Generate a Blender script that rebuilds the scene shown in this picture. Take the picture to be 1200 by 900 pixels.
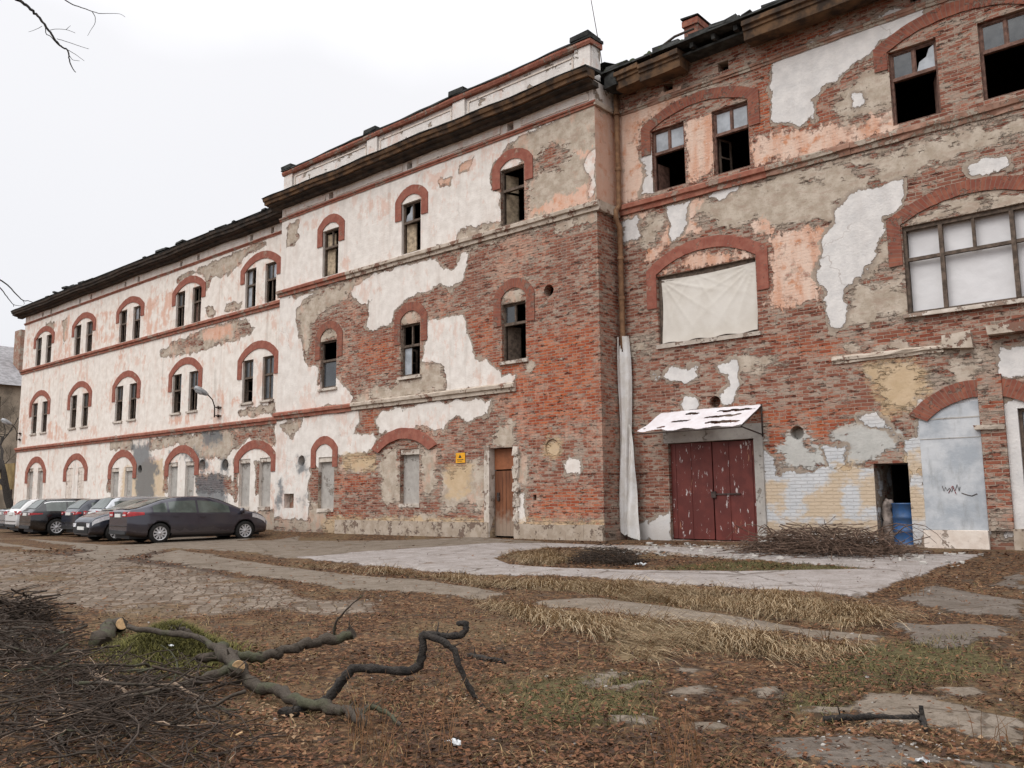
import bpy, bmesh, math, random
import numpy as np
from mathutils import Vector, Matrix, noise as mnoise
R = math.radians
scene = bpy.context.scene
COL = scene.collection
for o in list(bpy.data.objects): bpy.data.objects.remove(o)

# ------------------------------------------------------------------ camera
cam_d = bpy.data.cameras.new('camera'); cam = bpy.data.objects.new('camera', cam_d); COL.objects.link(cam)
cam_d.sensor_width = 36; cam_d.lens = 36*1000.3/1200; cam_d.clip_start = .05; cam_d.clip_end = 3000
YAW, PITCH, ROLL = R(-40.825), R(7.66), R(-.561)
cy_, sy_, cp_, sp_ = math.cos(YAW), math.sin(YAW), math.cos(PITCH), math.sin(PITCH)
fwd = Vector((sy_*cp_, cy_*cp_, sp_)); rt0 = Vector((cy_, -sy_, 0)); up0 = rt0.cross(fwd)
rt = rt0*math.cos(ROLL) + up0*math.sin(ROLL); up = up0*math.cos(ROLL) - rt0*math.sin(ROLL)
M4 = Matrix((rt, up, -fwd)).transposed().to_4x4(); M4.translation = Vector((0, -18, 1.07))
cam.matrix_world = M4
scene.camera = cam
# ------------------------------------------------------------------ sky, sun, exposure
SUN_EL, SUN_AZ = R(48), R(195)       # azimuth measured from +Y clockwise: behind the camera
world = bpy.data.worlds.new('World'); scene.world = world; world.use_nodes = True
nt = world.node_tree; nt.nodes.clear()
sky = nt.nodes.new('ShaderNodeTexSky'); sky.sky_type = 'NISHITA'; sky.sun_disc = False
sky.sun_elevation = SUN_EL; sky.sun_rotation = SUN_AZ; sky.air_density = 1; sky.dust_density = 4; sky.ozone_density = 1
hs = nt.nodes.new('ShaderNodeHueSaturation'); hs.inputs['Saturation'].default_value = .12; nt.links.new(sky.outputs[0], hs.inputs['Color'])
tc = nt.nodes.new('ShaderNodeTexCoord'); cn = nt.nodes.new('ShaderNodeTexNoise'); cn.inputs['Scale'].default_value = 1.6; cn.inputs['Detail'].default_value = 5
nt.links.new(tc.outputs['Generated'], cn.inputs['Vector'])
sz = nt.nodes.new('ShaderNodeSeparateXYZ'); nt.links.new(tc.outputs['Generated'], sz.inputs[0])
ad = nt.nodes.new('ShaderNodeMath'); ad.operation = 'MULTIPLY_ADD'; ad.inputs[1].default_value = .22; nt.links.new(cn.outputs['Fac'], ad.inputs[0]); nt.links.new(sz.outputs[2], ad.inputs[2])
cr = nt.nodes.new('ShaderNodeValToRGB'); nt.links.new(ad.outputs[0], cr.inputs['Fac'])     # overcast: dull at the horizon, bright overhead
el = cr.color_ramp.elements; el[0].position = .05; el[0].color = (7.2, 7.3, 7.7, 1); el[1].position = 1.1; el[1].color = (22.0, 22.0, 22.2, 1)
e_ = el.new(.56); e_.color = (8.6, 8.6, 8.9, 1)
mx = nt.nodes.new('ShaderNodeMix'); mx.data_type = 'RGBA'; mx.inputs[0].default_value = .75          # the cloud layer
nt.links.new(hs.outputs[0], mx.inputs[6]); nt.links.new(cr.outputs[0], mx.inputs[7])
bg = nt.nodes.new('ShaderNodeBackground'); bg.inputs['Strength'].default_value = .13
nt.links.new(mx.outputs[2], bg.inputs['Color'])
wo = nt.nodes.new('ShaderNodeOutputWorld'); nt.links.new(bg.outputs[0], wo.inputs['Surface'])
sd = bpy.data.lights.new('sun', 'SUN'); sd.energy = 1.35; sd.angle = R(40); sd.color = (1, .97, .93)
sun = bpy.data.objects.new('sun', sd); COL.objects.link(sun)
sdir = Vector((math.sin(SUN_AZ)*math.cos(SUN_EL), math.cos(SUN_AZ)*math.cos(SUN_EL), math.sin(SUN_EL)))
sun.rotation_euler = sdir.to_track_quat('Z', 'Y').to_euler()
vs = scene.view_settings; vs.view_transform = 'Standard'; vs.look = 'None'; vs.gamma = 1; vs.exposure = 0; vs.use_curve_mapping = False
scene.cycles.max_bounces = 6; scene.cycles.diffuse_bounces = 3; scene.cycles.transparent_max_bounces = 12
rng = random.Random(7)

# ------------------------------------------------------------------ helpers
class NB:
    """node builder"""
    def __init__(s, name, rough=.9, spec=.25):
        s.m = bpy.data.materials.new(name); s.m.use_nodes = True; s.t = s.m.node_tree
        s.b = s.t.nodes['Principled BSDF']; s.b.inputs['Roughness'].default_value = rough
        s.b.inputs['Specular IOR Level'].default_value = spec
        s._pos = None
    def n(s, typ): return s.t.nodes.new(typ)
    def ln(s, a, b): s.t.links.new(a, b)
    def put(s, sock, v):
        if isinstance(v, bpy.types.NodeSocket): s.ln(v, sock)
        elif isinstance(v, (tuple, list)) and sock.type == 'RGBA' and len(v) == 3: sock.default_value = (*v, 1)
        else: sock.default_value = v
    def pos(s):
        if s._pos is None: s._pos = s.n('ShaderNodeNewGeometry').outputs['Position']
        return s._pos
    def obj(s): return s.n('ShaderNodeTexCoord').outputs['Object']
    def attr(s, name, out='Fac'):
        a = s.n('ShaderNodeAttribute'); a.attribute_name = name; return a.outputs[out]
    def math(s, op, a, b=0., c=None, clamp=False):
        m = s.n('ShaderNodeMath'); m.operation = op; m.use_clamp = clamp; s.put(m.inputs[0], a); s.put(m.inputs[1], b)
        if c is not None: s.put(m.inputs[2], c)
        return m.outputs[0]
    def add(s, a, b): return s.math('ADD', a, b)
    def mul(s, a, b): return s.math('MULTIPLY', a, b)
    def sub(s, a, b): return s.math('SUBTRACT', a, b)
    def scale(s, v, xyz):
        m = s.n('ShaderNodeVectorMath'); m.operation = 'MULTIPLY'; s.put(m.inputs[0], v); m.inputs[1].default_value = xyz; return m.outputs[0]
    def vadd(s, a, b):
        m = s.n('ShaderNodeVectorMath'); m.operation = 'ADD'; s.put(m.inputs[0], a); s.put(m.inputs[1], b); return m.outputs[0]
    def noise(s, vec, sc, det=4, ro=.55, out='Fac', dist=0):
        n = s.n('ShaderNodeTexNoise'); s.put(n.inputs['Vector'], vec); n.inputs['Scale'].default_value = sc
        n.inputs['Detail'].default_value = det; n.inputs['Roughness'].default_value = ro; n.inputs['Distortion'].default_value = dist
        return n.outputs[out]
    def vor(s, vec, sc, feat='F1', out='Distance', rnd=1):
        n = s.n('ShaderNodeTexVoronoi'); n.feature = feat; s.put(n.inputs['Vector'], vec); n.inputs['Scale'].default_value = sc; n.inputs['Randomness'].default_value = rnd
        return n.outputs[out]
    def mix(s, f, a, b, mode='MIX'):
        m = s.n('ShaderNodeMix'); m.data_type = 'RGBA'; m.blend_type = mode; s.put(m.inputs[0], f); s.put(m.inputs[6], a); s.put(m.inputs[7], b); return m.outputs[2]
    def ramp(s, f, stops):
        r = s.n('ShaderNodeValToRGB'); e = r.color_ramp.elements
        while len(e) < len(stops): e.new(.5)
        for i, (p, c) in enumerate(stops):
            e[i].position = p; e[i].color = (c, c, c, 1) if isinstance(c, (int, float)) else (*c, 1)
        s.put(r.inputs[0], f); return r.outputs[0]
    def step(s, f, lo, hi):
        m = s.n('ShaderNodeMapRange'); m.interpolation_type = 'SMOOTHSTEP'; s.put(m.inputs[0], f); m.inputs[1].default_value = lo; m.inputs[2].default_value = hi; return m.outputs[0]
    def color(s, c): s.put(s.b.inputs['Base Color'], c)
    def rough(s, r): s.put(s.b.inputs['Roughness'], r)
    def bump(s, h, dist=.02, st=1.):
        b = s.n('ShaderNodeBump'); b.inputs['Strength'].default_value = st; b.inputs['Distance'].default_value = dist
        s.put(b.inputs['Height'], h); s.ln(b.outputs[0], s.b.inputs['Normal'])

def flat(name, c, rough=.8, var=.25, sc=6., c2=None, bump=.004, metal=0., spec=.25):
    """a plain material with uneven colour"""
    k = NB(name, rough, spec); p = k.obj()
    f = k.noise(p, sc, 6, .65)
    lo = c2 or tuple(v*(1-var) for v in c); hi = c if c2 else tuple(min(1, v*(1+var)) for v in c)
    k.color(k.mix(k.step(f, .35, .65), lo, hi)); k.b.inputs['Metallic'].default_value = metal
    if bump: k.bump(k.noise(p, sc*4, 6, .6), bump)
    return k.m

class MB:
    """collects shapes and links them as ONE mesh object"""
    def __init__(s): s.v = []; s.f = []; s.mi = []; s.sm = []
    def quad(s, a, b, c, d, mi=0): i = len(s.v); s.v += [tuple(a), tuple(b), tuple(c), tuple(d)]; s.f.append((i, i+1, i+2, i+3)); s.mi.append(mi); s.sm.append(False)
    def poly(s, pts, mi=0): i = len(s.v); s.v += [tuple(p) for p in pts]; s.f.append(tuple(range(i, i+len(pts)))); s.mi.append(mi); s.sm.append(False)
    def box(s, a, b, mi=0, jit=0.):
        x0, y0, z0 = a; x1, y1, z1 = b; i = len(s.v)
        j = lambda: rng.uniform(-jit, jit)
        s.v += [(x+j(), y+j(), z+j()) for z in (z0, z1) for x, y in ((x0, y0), (x1, y0), (x1, y1), (x0, y1))]
        for q in ((0, 3, 2, 1), (4, 5, 6, 7), (0, 1, 5, 4), (1, 2, 6, 5), (2, 3, 7, 6), (3, 0, 4, 7)):
            s.f.append(tuple(i+k for k in q)); s.mi.append(mi); s.sm.append(False)
    def tube(s, pts, radii, seg=8, mi=0, cap=True, wob=0.):
        pts = [Vector(p) for p in pts]; n = len(pts); i0 = len(s.v)
        if isinstance(radii, (int, float)): radii = [radii]*n
        ref = None
        for k in range(n):
            t = (pts[min(k+1, n-1)] - pts[max(k-1, 0)])
            if t.length < 1e-9: t = Vector((0, 0, 1))
            t.normalize()
            if ref is None: ref = t.orthogonal().normalized()
            ref = (ref - t*ref.dot(t));
            if ref.length < 1e-6: ref = t.orthogonal()
            ref.normalize(); b = t.cross(ref)
            for j in range(seg):
                a = 2*math.pi*j/seg; r = radii[k]*(1+rng.uniform(-wob, wob))
                s.v.append(tuple(pts[k] + ref*(math.cos(a)*r) + b*(math.sin(a)*r)))
        for k in range(n-1):
            for j in range(seg):
                a = i0+k*seg+j; b_ = i0+k*seg+(j+1) % seg
                s.f.append((a, b_, b_+seg, a+seg)); s.mi.append(mi); s.sm.append(True)
        if cap:
            s.f.append(tuple(i0+j for j in reversed(range(seg)))); s.mi.append(mi); s.sm.append(False)
            s.f.append(tuple(i0+(n-1)*seg+j for j in range(seg))); s.mi.append(mi); s.sm.append(False)
    def lathe(s, prof, c, ax='z', seg=24, mi=0, cap=True):
        i0 = len(s.v)
        for (r, h) in prof:
            for j in range(seg):
                a = 2*math.pi*j/seg; x, y = r*math.cos(a), r*math.sin(a)
                p = (x, y, h) if ax == 'z' else ((x, h, y) if ax == 'y' else (h, x, y))
                s.v.append((c[0]+p[0], c[1]+p[1], c[2]+p[2]))
        for k in range(len(prof)-1):
            for j in range(seg):
                a = i0+k*seg+j; b_ = i0+k*seg+(j+1) % seg
                s.f.append((a, b_, b_+seg, a+seg)); s.mi.append(mi); s.sm.append(True)
        if not cap: return
        s.f.append(tuple(i0+j for j in range(seg))); s.mi.append(mi); s.sm.append(False)
        s.f.append(tuple(i0+(len(prof)-1)*seg+j for j in range(seg))); s.mi.append(mi); s.sm.append(False)
    def extrude_x(s, prof, x0, x1, mi=0, n=1, sag=None, jit=0.):
        """a closed profile of (y,z) points swept along x"""
        i0 = len(s.v); m = len(prof)
        for k in range(n+1):
            x = x0+(x1-x0)*k/n; dz = sag(x) if sag else 0
            for (y, z) in prof: s.v.append((x, y+rng.uniform(-jit, jit), z+dz+rng.uniform(-jit, jit)))
        for k in range(n):
            for j in range(m):
                a = i0+k*m+j; b_ = i0+k*m+(j+1) % m
                s.f.append((a, a+m, b_+m, b_)); s.mi.append(mi); s.sm.append(False)
        s.f.append(tuple(i0+j for j in range(m))); s.mi.append(mi); s.sm.append(False)
        s.f.append(tuple(i0+n*m+j for j in reversed(range(m)))); s.mi.append(mi); s.sm.append(False)
    def build(s, name, mat, parent=None, smooth=None, local=False, fix=False):
        me = bpy.data.meshes.new(name)
        off = Vector((0, 0, 0))
        if parent is not None and not local:
            q = parent
            while q is not None: off += q.location; q = q.parent
        vv = s.v if off.length == 0 else [(a-off.x, b-off.y, c-off.z) for a, b, c in s.v]
        me.from_pydata(vv, [], s.f)
        for m in (mat if isinstance(mat, (list, tuple)) else [mat]): me.materials.append(m)
        me.polygons.foreach_set('material_index', s.mi)
        me.polygons.foreach_set('use_smooth', [bool(x) if smooth is None else smooth for x in s.sm])
        if fix:
            bm = bmesh.new(); bm.from_mesh(me); bmesh.ops.recalc_face_normals(bm, faces=bm.faces); bm.to_mesh(me); bm.free()
        me.update()
        o = bpy.data.objects.new(name, me); COL.objects.link(o)
        if parent is not None: o.parent = parent
        return o

def tag(o, label=None, cat=None, group=None, kind=None):
    if label: o['label'] = label
    if cat: o['category'] = cat
    if group: o['group'] = group
    if kind: o['kind'] = kind
    return o
def empty(name, loc, label, cat, group=None, rz=0.):
    o = bpy.data.objects.new(name, None); o.empty_display_size = .3; COL.objects.link(o); o.location = loc; o.rotation_euler = (0, 0, rz)
    return tag(o, label, cat, group)

def smooth01(a, b, x):
    t = np.clip((x-a)/(b-a), 0, 1); return t*t*(3-2*t)
def ground_z(X, Y):
    d = np.maximum(0, -Y)
    a = -0.36*(1-np.exp(-d/6)); b = -0.23*(1-np.exp(-d/.8))-.12*smooth01(6, 16, d)
    s = 1-smooth01(-20, -14, X)
    return a*(1-s)+b*s
def gz(x, y): return float(ground_z(np.float64(x), np.float64(y)))

def sdf(poly, X, Y):
    """signed distance to a polygon, positive inside"""
    d = np.full(X.shape, 1e9); ins = np.zeros(X.shape, bool); n = len(poly)
    for i in range(n):
        x0, y0 = poly[i]; x1, y1 = poly[(i+1) % n]; ex, ey = x1-x0, y1-y0
        t = np.clip(((X-x0)*ex+(Y-y0)*ey)/(ex*ex+ey*ey+1e-12), 0, 1)
        d = np.minimum(d, (X-x0-t*ex)**2+(Y-y0-t*ey)**2)
        c = ((y0 > Y) != (y1 > Y))
        with np.errstate(divide='ignore', invalid='ignore'):
            xi = (x1-x0)*(Y-y0)/(y1-y0+1e-15)+x0
        ins ^= c & (X < xi)
    d = np.sqrt(d); return np.where(ins, d, -d)
PAINT=[
('L','K',1,[(-54.58,10.97),(-53.01,10.9),(-52.52,8.9),(-54.23,8.95)]),
('L','K',1,[(-50.14,11.22),(-49.06,11.2),(-48.79,8.8),(-49.93,8.81)]),
('L','K',1,[(-48.46,11.23),(-47.87,11.21),(-47.52,8.72),(-48.71,8.8)]),
('L','K',1,[(-44.86,10.82),(-42.51,10.76),(-42.44,9.06),(-44.63,8.99)]),
('L','K',1,[(-39.62,10.7),(-36.59,10.77),(-36.99,9.08),(-39.43,8.8)]),
('L','K',1,[(-32.32,9.72),(-31.61,9.65),(-31.68,9.42),(-32.31,9.52)]),
('L','G',1,[(-51.42,11.28),(-50.13,11.16),(-49.99,10.75),(-51.29,10.93)]),
('L','W',-1,[(-51.42,11.28),(-50.13,11.16),(-49.99,10.75),(-51.29,10.93)]),
('L','G',1,[(-49.14,11.21),(-48.15,11.16),(-47.91,8.89),(-48.72,8.86)]),
('L','W',-1,[(-49.05,11.13),(-48.45,11.14),(-48.41,9.83),(-48.76,9.69)]),
('L','G',1,[(-36.45,11.31),(-33.92,11.39),(-31.73,11.51),(-29.36,11.51),(-29.19,11.26),(-30.33,11.21),(-31.08,10.97),(-31.85,10.62),(-32.65,10.52),(-33.31,10.74),(-33.74,10.26),(-34.08,10.93),(-34.87,11.12),(-35.77,11.13),(-36.42,10.98)]),
('L','W',-1,[(-36.45,11.31),(-33.92,11.39),(-31.73,11.51),(-29.36,11.51),(-29.19,11.26),(-30.33,11.21),(-31.08,10.97),(-31.85,10.62),(-32.65,10.52),(-33.31,10.74),(-33.74,10.26),(-34.08,10.93),(-34.87,11.12),(-35.77,11.13),(-36.42,10.98)]),
('L','G',1,[(-33.87,9.47),(-33.21,9.41),(-32.92,9.12),(-33.18,8.91),(-33.56,9.02)]),
('L','W',-1,[(-33.87,9.47),(-33.21,9.41),(-32.92,9.12),(-33.18,8.91),(-33.56,9.02)]),
('L','G',1,[(-32.12,9.34),(-31.42,9.38),(-30.89,9.15),(-30.96,8.97),(-31.74,8.94),(-32.19,9.01)]),
('L','W',-1,[(-32.12,9.34),(-31.42,9.38),(-30.89,9.15),(-30.96,8.97),(-31.74,8.94),(-32.19,9.01)]),
('L','G',1,[(-38.01,7.93),(-36.45,8.26),(-34.95,8.38),(-32.79,8.53),(-31.54,8.6),(-30.42,8.34),(-29.91,7.98),(-30.22,7.79),(-30.8,7.68),(-31.48,7.63),(-32.73,7.64),(-33.83,7.53),(-34.88,7.5),(-36.19,7.61),(-37.66,7.67)]),
('L','W',-1,[(-38.01,7.93),(-36.45,8.26),(-34.95,8.38),(-32.79,8.53),(-31.54,8.6),(-30.42,8.34),(-29.91,7.98),(-30.22,7.79),(-30.8,7.68),(-31.48,7.63),(-32.73,7.64),(-33.83,7.53),(-34.88,7.5),(-36.19,7.61),(-37.66,7.67)]),
('L','K',1,[(-33.9,8.54),(-31.54,8.52),(-31.68,7.94),(-32.74,7.84),(-33.77,8.07)]),
('L','G',-1,[(-36.24,8.18),(-35.04,8.29),(-34.06,8.11),(-33.85,7.83),(-34.81,7.8),(-36.01,7.9)]),
('L','G',-1,[(-31.43,8.1),(-30.66,8.18),(-30.23,7.89),(-30.72,7.76),(-31.41,7.81)]),
('L','K',1,[(-32.49,5.53),(-31.87,5.52),(-31.72,4.57),(-32.34,4.56)]),
('L','K',1,[(-31.77,5.23),(-30.83,5.34),(-30.81,4.87),(-31.65,4.75)]),
('L','W',-1,[(-30.97,4.74),(-28.33,4.86),(-28.3,4.41),(-30.78,4.41)]),
('L','G',1,[(-30.97,4.74),(-28.33,4.86),(-28.3,4.41),(-30.78,4.41)]),
('L','K',1,[(-36.67,4.92),(-34.1,4.88),(-34.16,4.44),(-36.53,4.5)]),
('L','K',1,[(-50.44,5.51),(-49.38,5.69),(-48.07,4.92),(-47.42,4.46),(-49.96,4.47),(-50.33,4.81)]),
('L','K',1,[(-54.39,6.37),(-53.23,6.15),(-52.95,4.5),(-54.14,4.49)]),
('L','K',1,[(-42.1,8.27),(-41.13,8.33),(-41.46,7.97)]),
('L','K',1,[(-40.04,8.03),(-39.11,7.92),(-39.2,7.66),(-40.01,7.75)]),
('L','G',1,[(-38.36,3.97),(-28.31,4.06),(-28.18,3.0),(-30.09,3.53),(-31.15,3.13),(-31.88,2.76),(-33.86,2.94),(-35.6,3.6),(-37.37,3.41),(-38.31,3.45)]),
('L','W',-1,[(-38.36,3.97),(-28.31,4.06),(-28.18,3.0),(-30.09,3.53),(-31.15,3.13),(-31.88,2.76),(-33.86,2.94),(-35.6,3.6),(-37.37,3.41),(-38.31,3.45)]),
('L','G',-1,[(-31.39,3.9),(-28.31,4.01),(-28.27,3.19),(-29.56,3.5),(-30.97,3.22)]),
('L','W',-1,[(-34.16,2.26),(-31.27,2.13),(-31.13,1.33),(-33.95,1.41)]),
('L','G',-1,[(-34.16,2.26),(-31.27,2.13),(-31.13,1.33),(-33.95,1.41)]),
('L','G',1,[(-42.47,4.25),(-40.11,4.24),(-39.78,3.51),(-42.4,3.63)]),
('L','W',-1,[(-42.47,4.25),(-40.11,4.24),(-39.78,3.51),(-42.4,3.63)]),
('L','W',-1,[(-36.95,2.61),(-36.59,2.82),(-36.4,1.5),(-36.85,1.5)]),
('L','G',-1,[(-36.95,2.61),(-36.59,2.82),(-36.4,1.5),(-36.85,1.5)]),
('L','W',-1,[(-31.23,2.83),(-30.83,2.92),(-30.71,0.94),(-31.05,0.89)]),
('L','G',-1,[(-31.23,2.83),(-30.83,2.92),(-30.71,0.94),(-31.05,0.89)]),
('L','W',-1,[(-29.56,2.57),(-29.25,2.66),(-29.24,1.41),(-29.49,1.32)]),
('L','G',-1,[(-29.56,2.57),(-29.25,2.66),(-29.24,1.41),(-29.49,1.32)]),
('L','W',-1,[(-42.47,2.42),(-42.05,2.53),(-41.99,1.56),(-42.43,1.57)]),
('L','G',-1,[(-42.47,2.42),(-42.05,2.53),(-41.99,1.56),(-42.43,1.57)]),
('L','Y',1,[(-40.7,2.61),(-37.1,2.95),(-36.84,1.39),(-40.82,1.43)]),
('L','S',1,[(-39.25,3.2),(-37.81,3.09),(-37.05,2.39),(-38.16,1.86),(-39.25,1.99),(-39.57,2.69)]),
('L','S',1,[(-33.96,2.94),(-33.26,3.02),(-32.83,2.59),(-33.1,2.18),(-33.8,2.2)]),
('L','S',1,[(-32.27,2.87),(-31.31,2.74),(-31.46,2.14),(-32.23,2.26)]),
('L','S',1,[(-35.37,3.43),(-34.08,3.16),(-34.05,2.73),(-35.21,2.83)]),
('L','S',1,[(-33.01,2.38),(-31.85,2.35),(-32.03,2.15),(-32.8,2.07)]),
('L','G',1,[(-29.04,0.27),(-26.64,0.56),(-26.61,-0.16),(-29.02,-0.2)]),
('L','W',-1,[(-29.04,0.27),(-26.64,0.56),(-26.61,-0.16),(-29.02,-0.2)]),
('L','G',1,[(-52.61,0.44),(-27.91,0.74),(-27.86,-0.18),(-52.42,-0.66)]),
('L','W',-1,[(-52.61,0.44),(-27.91,0.74),(-27.86,-0.18),(-52.42,-0.66)]),
('M','W',1,[(-27.75,8.88),(-28.0,13.87),(-19.07,12.91),(-15.55,11.71),(-15.56,11.45),(-15.73,11.23),(-16.27,10.86),(-16.28,10.15),(-15.94,9.91),(-15.92,9.12),(-17.77,9.22),(-17.8,8.85),(-27.17,8.55)]),
('M','K',1,[(-22.31,11.27),(-21.27,11.22),(-20.69,11.22),(-20.61,10.52),(-21.26,10.47),(-21.54,10.29),(-22.0,10.64)]),
('M','K',1,[(-25.66,11.16),(-24.88,11.2),(-24.87,10.93),(-25.47,10.85)]),
('M','K',1,[(-23.51,9.44),(-22.88,9.32),(-22.95,8.93),(-23.42,8.97)]),
('M','K',1,[(-20.41,11.35),(-19.26,11.24),(-20.55,11.28)]),
('M','K',1,[(-19.59,11.51),(-18.9,11.41),(-16.94,11.51),(-16.44,10.59),(-17.26,10.73),(-18.0,10.6),(-18.67,10.77)]),
('M','K',1,[(-16.33,11.26),(-15.64,11.3),(-16.24,10.54)]),
('M','G',1,[(-26.75,11.35),(-25.93,11.33),(-25.91,10.67),(-26.16,10.45),(-26.71,10.45)]),
('M','W',-1,[(-26.75,11.35),(-25.93,11.33),(-25.91,10.67),(-26.16,10.45),(-26.71,10.45)]),
('M','G',1,[(-18.6,11.07),(-17.91,10.98),(-18.04,10.69),(-18.54,10.87)]),
('M','W',-1,[(-18.6,11.07),(-17.91,10.98),(-18.04,10.69),(-18.54,10.87)]),
('M','G',1,[(-17.54,11.34),(-17.0,11.42),(-17.12,11.0),(-17.36,10.93),(-17.66,11.1)]),
('M','W',-1,[(-17.54,11.34),(-17.0,11.42),(-17.12,11.0),(-17.36,10.93),(-17.66,11.1)]),
('M','G',1,[(-15.59,11.59),(-12.3,11.81),(-12.39,8.84),(-14.95,8.8),(-14.77,10.2),(-15.46,11.03)]),
('M','G',1,[(-17.84,9.18),(-15.95,9.11),(-15.82,8.9),(-14.95,8.8),(-12.5,8.77),(-12.51,8.54),(-17.8,8.69)]),
('M','G',-1,[(-14.67,10.47),(-14.4,10.77),(-13.99,10.9),(-13.5,10.56),(-13.36,10.39),(-13.51,10.23),(-14.11,10.19),(-14.57,10.23)]),
('M','K',1,[(-14.9,8.89),(-14.95,9.27),(-14.02,9.3),(-13.92,9.48),(-13.29,9.32),(-12.76,9.39),(-12.58,9.11),(-12.54,8.86)]),
('M','K',1,[(-13.12,10.41),(-12.55,10.48),(-12.54,9.96),(-12.84,10.09)]),
('M','W',1,[(-12.93,9.99),(-12.55,10.29),(-12.54,8.9),(-12.77,8.99),(-12.76,9.55)]),
('M','W',1,[(-28.78,11.9),(-27.04,11.65),(-17.36,11.29),(-12.5,11.69),(-12.48,12.36),(-28.88,13.75)]),
('M','W',1,[(-27.43,8.64),(-24.64,8.43),(-25.53,8.33),(-26.06,8.09),(-25.96,7.52),(-25.62,6.83),(-25.29,5.97),(-24.62,5.67),(-24.53,5.09),(-23.41,5.24),(-23.2,4.96),(-22.73,4.66),(-22.65,4.28),(-27.38,4.19)]),
('M','G',1,[(-24.64,8.5),(-22.82,8.54),(-20.52,8.59),(-20.04,8.63),(-21.64,8.46),(-22.68,8.08),(-23.49,7.78),(-24.76,7.52),(-25.03,7.02),(-25.29,5.97),(-25.8,7.4),(-26.06,8.09)]),
('M','W',1,[(-22.68,8.35),(-21.51,8.48),(-20.04,8.54),(-18.55,8.5),(-18.38,8.11),(-17.9,7.94),(-17.47,8.41),(-17.21,8.35),(-17.27,8.02),(-17.48,7.6),(-17.79,7.46),(-18.44,7.61),(-18.99,7.55),(-19.91,7.5),(-20.14,7.25),(-20.56,7.15),(-20.68,6.76),(-21.99,6.71),(-21.87,7.18),(-21.75,7.67),(-22.14,7.65),(-22.61,7.85),(-22.77,8.1)]),
('M','W',1,[(-18.99,6.59),(-17.43,6.59),(-17.33,6.05),(-17.17,5.51),(-16.97,5.22),(-16.34,4.96),(-16.0,4.64),(-15.96,4.49),(-15.44,4.48),(-15.49,4.3),(-15.91,4.17),(-18.22,4.3),(-18.11,4.86),(-18.43,5.12),(-18.98,5.34),(-19.32,5.3),(-19.09,5.59)]),
('M','G',1,[(-19.32,5.3),(-18.43,5.2),(-18.11,4.86),(-18.16,4.22),(-20.46,4.22),(-21.94,4.26),(-22.59,4.4),(-21.57,4.73),(-20.35,4.81),(-19.43,4.88)]),
('M','G',1,[(-15.02,5.03),(-14.58,4.94),(-14.63,4.77),(-14.85,4.52),(-15.03,4.54)]),
('M','G',1,[(-19.84,8.82),(-17.55,8.96),(-12.5,8.77),(-12.51,8.26),(-14.86,8.58),(-16.84,8.49)]),
('M','B',1,[(-17.08,5.12),(-15.81,5.19),(-14.02,4.7),(-14.06,2.69),(-15.56,2.77),(-15.92,3.92)]),
('M','B',1,[(-17.27,6.5),(-16.18,6.4),(-16.19,5.09),(-16.97,5.33)]),
('M','B',1,[(-22.51,6.51),(-20.49,6.4),(-20.48,5.27),(-21.7,5.07),(-22.23,5.62)]),
('M','B',1,[(-15.14,5.68),(-12.59,5.66),(-12.51,3.05),(-15.0,2.88)]),
('M','W',1,[(-27.44,4.01),(-22.3,4.04),(-22.37,3.38),(-22.53,3.07),(-22.77,2.76),(-23.2,2.64),(-23.37,2.62),(-23.41,2.24),(-24.81,2.29),(-25.02,1.84),(-24.97,0.4),(-27.37,0.44)]),
('M','G',1,[(-26.81,3.82),(-25.43,3.96),(-25.42,3.62),(-26.09,3.31),(-26.6,3.63)]),
('M','W',-1,[(-26.81,3.82),(-25.43,3.96),(-25.42,3.62),(-26.09,3.31),(-26.6,3.63)]),
('M','S',1,[(-26.92,1.83),(-26.52,1.88),(-26.4,1.42),(-26.57,0.67),(-26.97,0.67)]),
('M','S',1,[(-25.77,2.6),(-25.01,2.69),(-25.02,1.9),(-25.65,1.97)]),
('M','S',1,[(-25.62,1.24),(-25.05,1.4),(-25.04,0.95),(-25.31,0.67)]),
('M','W',1,[(-21.08,3.9),(-18.28,3.99),(-18.28,3.11),(-18.83,3.12),(-19.77,3.3),(-20.75,3.18),(-21.34,3.08),(-21.31,3.58)]),
('M','W',1,[(-18.35,3.97),(-16.37,3.9),(-16.41,3.58),(-16.69,3.41),(-17.4,3.27),(-17.67,3.53),(-17.87,3.49),(-18.34,3.16)]),
('M','W',1,[(-22.53,3.31),(-21.54,3.22),(-21.38,3.01),(-21.61,2.73),(-22.77,2.62),(-23.2,2.61),(-22.69,2.91)]),
('M','G',1,[(-21.29,2.53),(-20.28,2.7),(-20.19,1.04),(-20.87,0.89),(-21.19,1.35)]),
('M','G',1,[(-19.36,2.65),(-18.61,2.57),(-18.61,1.17),(-19.31,1.13)]),
('M','G',1,[(-23.19,2.31),(-21.37,2.46),(-21.28,1.97),(-23.36,2.02)]),
('M','Y',1,[(-23.02,2.5),(-21.53,2.44),(-21.52,2.13),(-22.93,2.17)]),
('M','G',1,[(-19.38,0.69),(-18.61,0.69),(-18.61,0.36),(-19.38,0.35)]),
('M','G',1,[(-24.95,1.17),(-23.85,0.95),(-23.91,0.09),(-25.0,0.07)]),
('M','B',1,[(-23.44,2.03),(-21.28,1.91),(-21.35,1.45),(-23.34,1.38)]),
('M','B',1,[(-23.85,0.73),(-21.98,0.74),(-21.97,0.43),(-23.84,0.41)]),
('M','B',1,[(-22.01,4.0),(-21.08,4.03),(-21.38,3.21),(-22.03,3.31)]),
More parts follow.
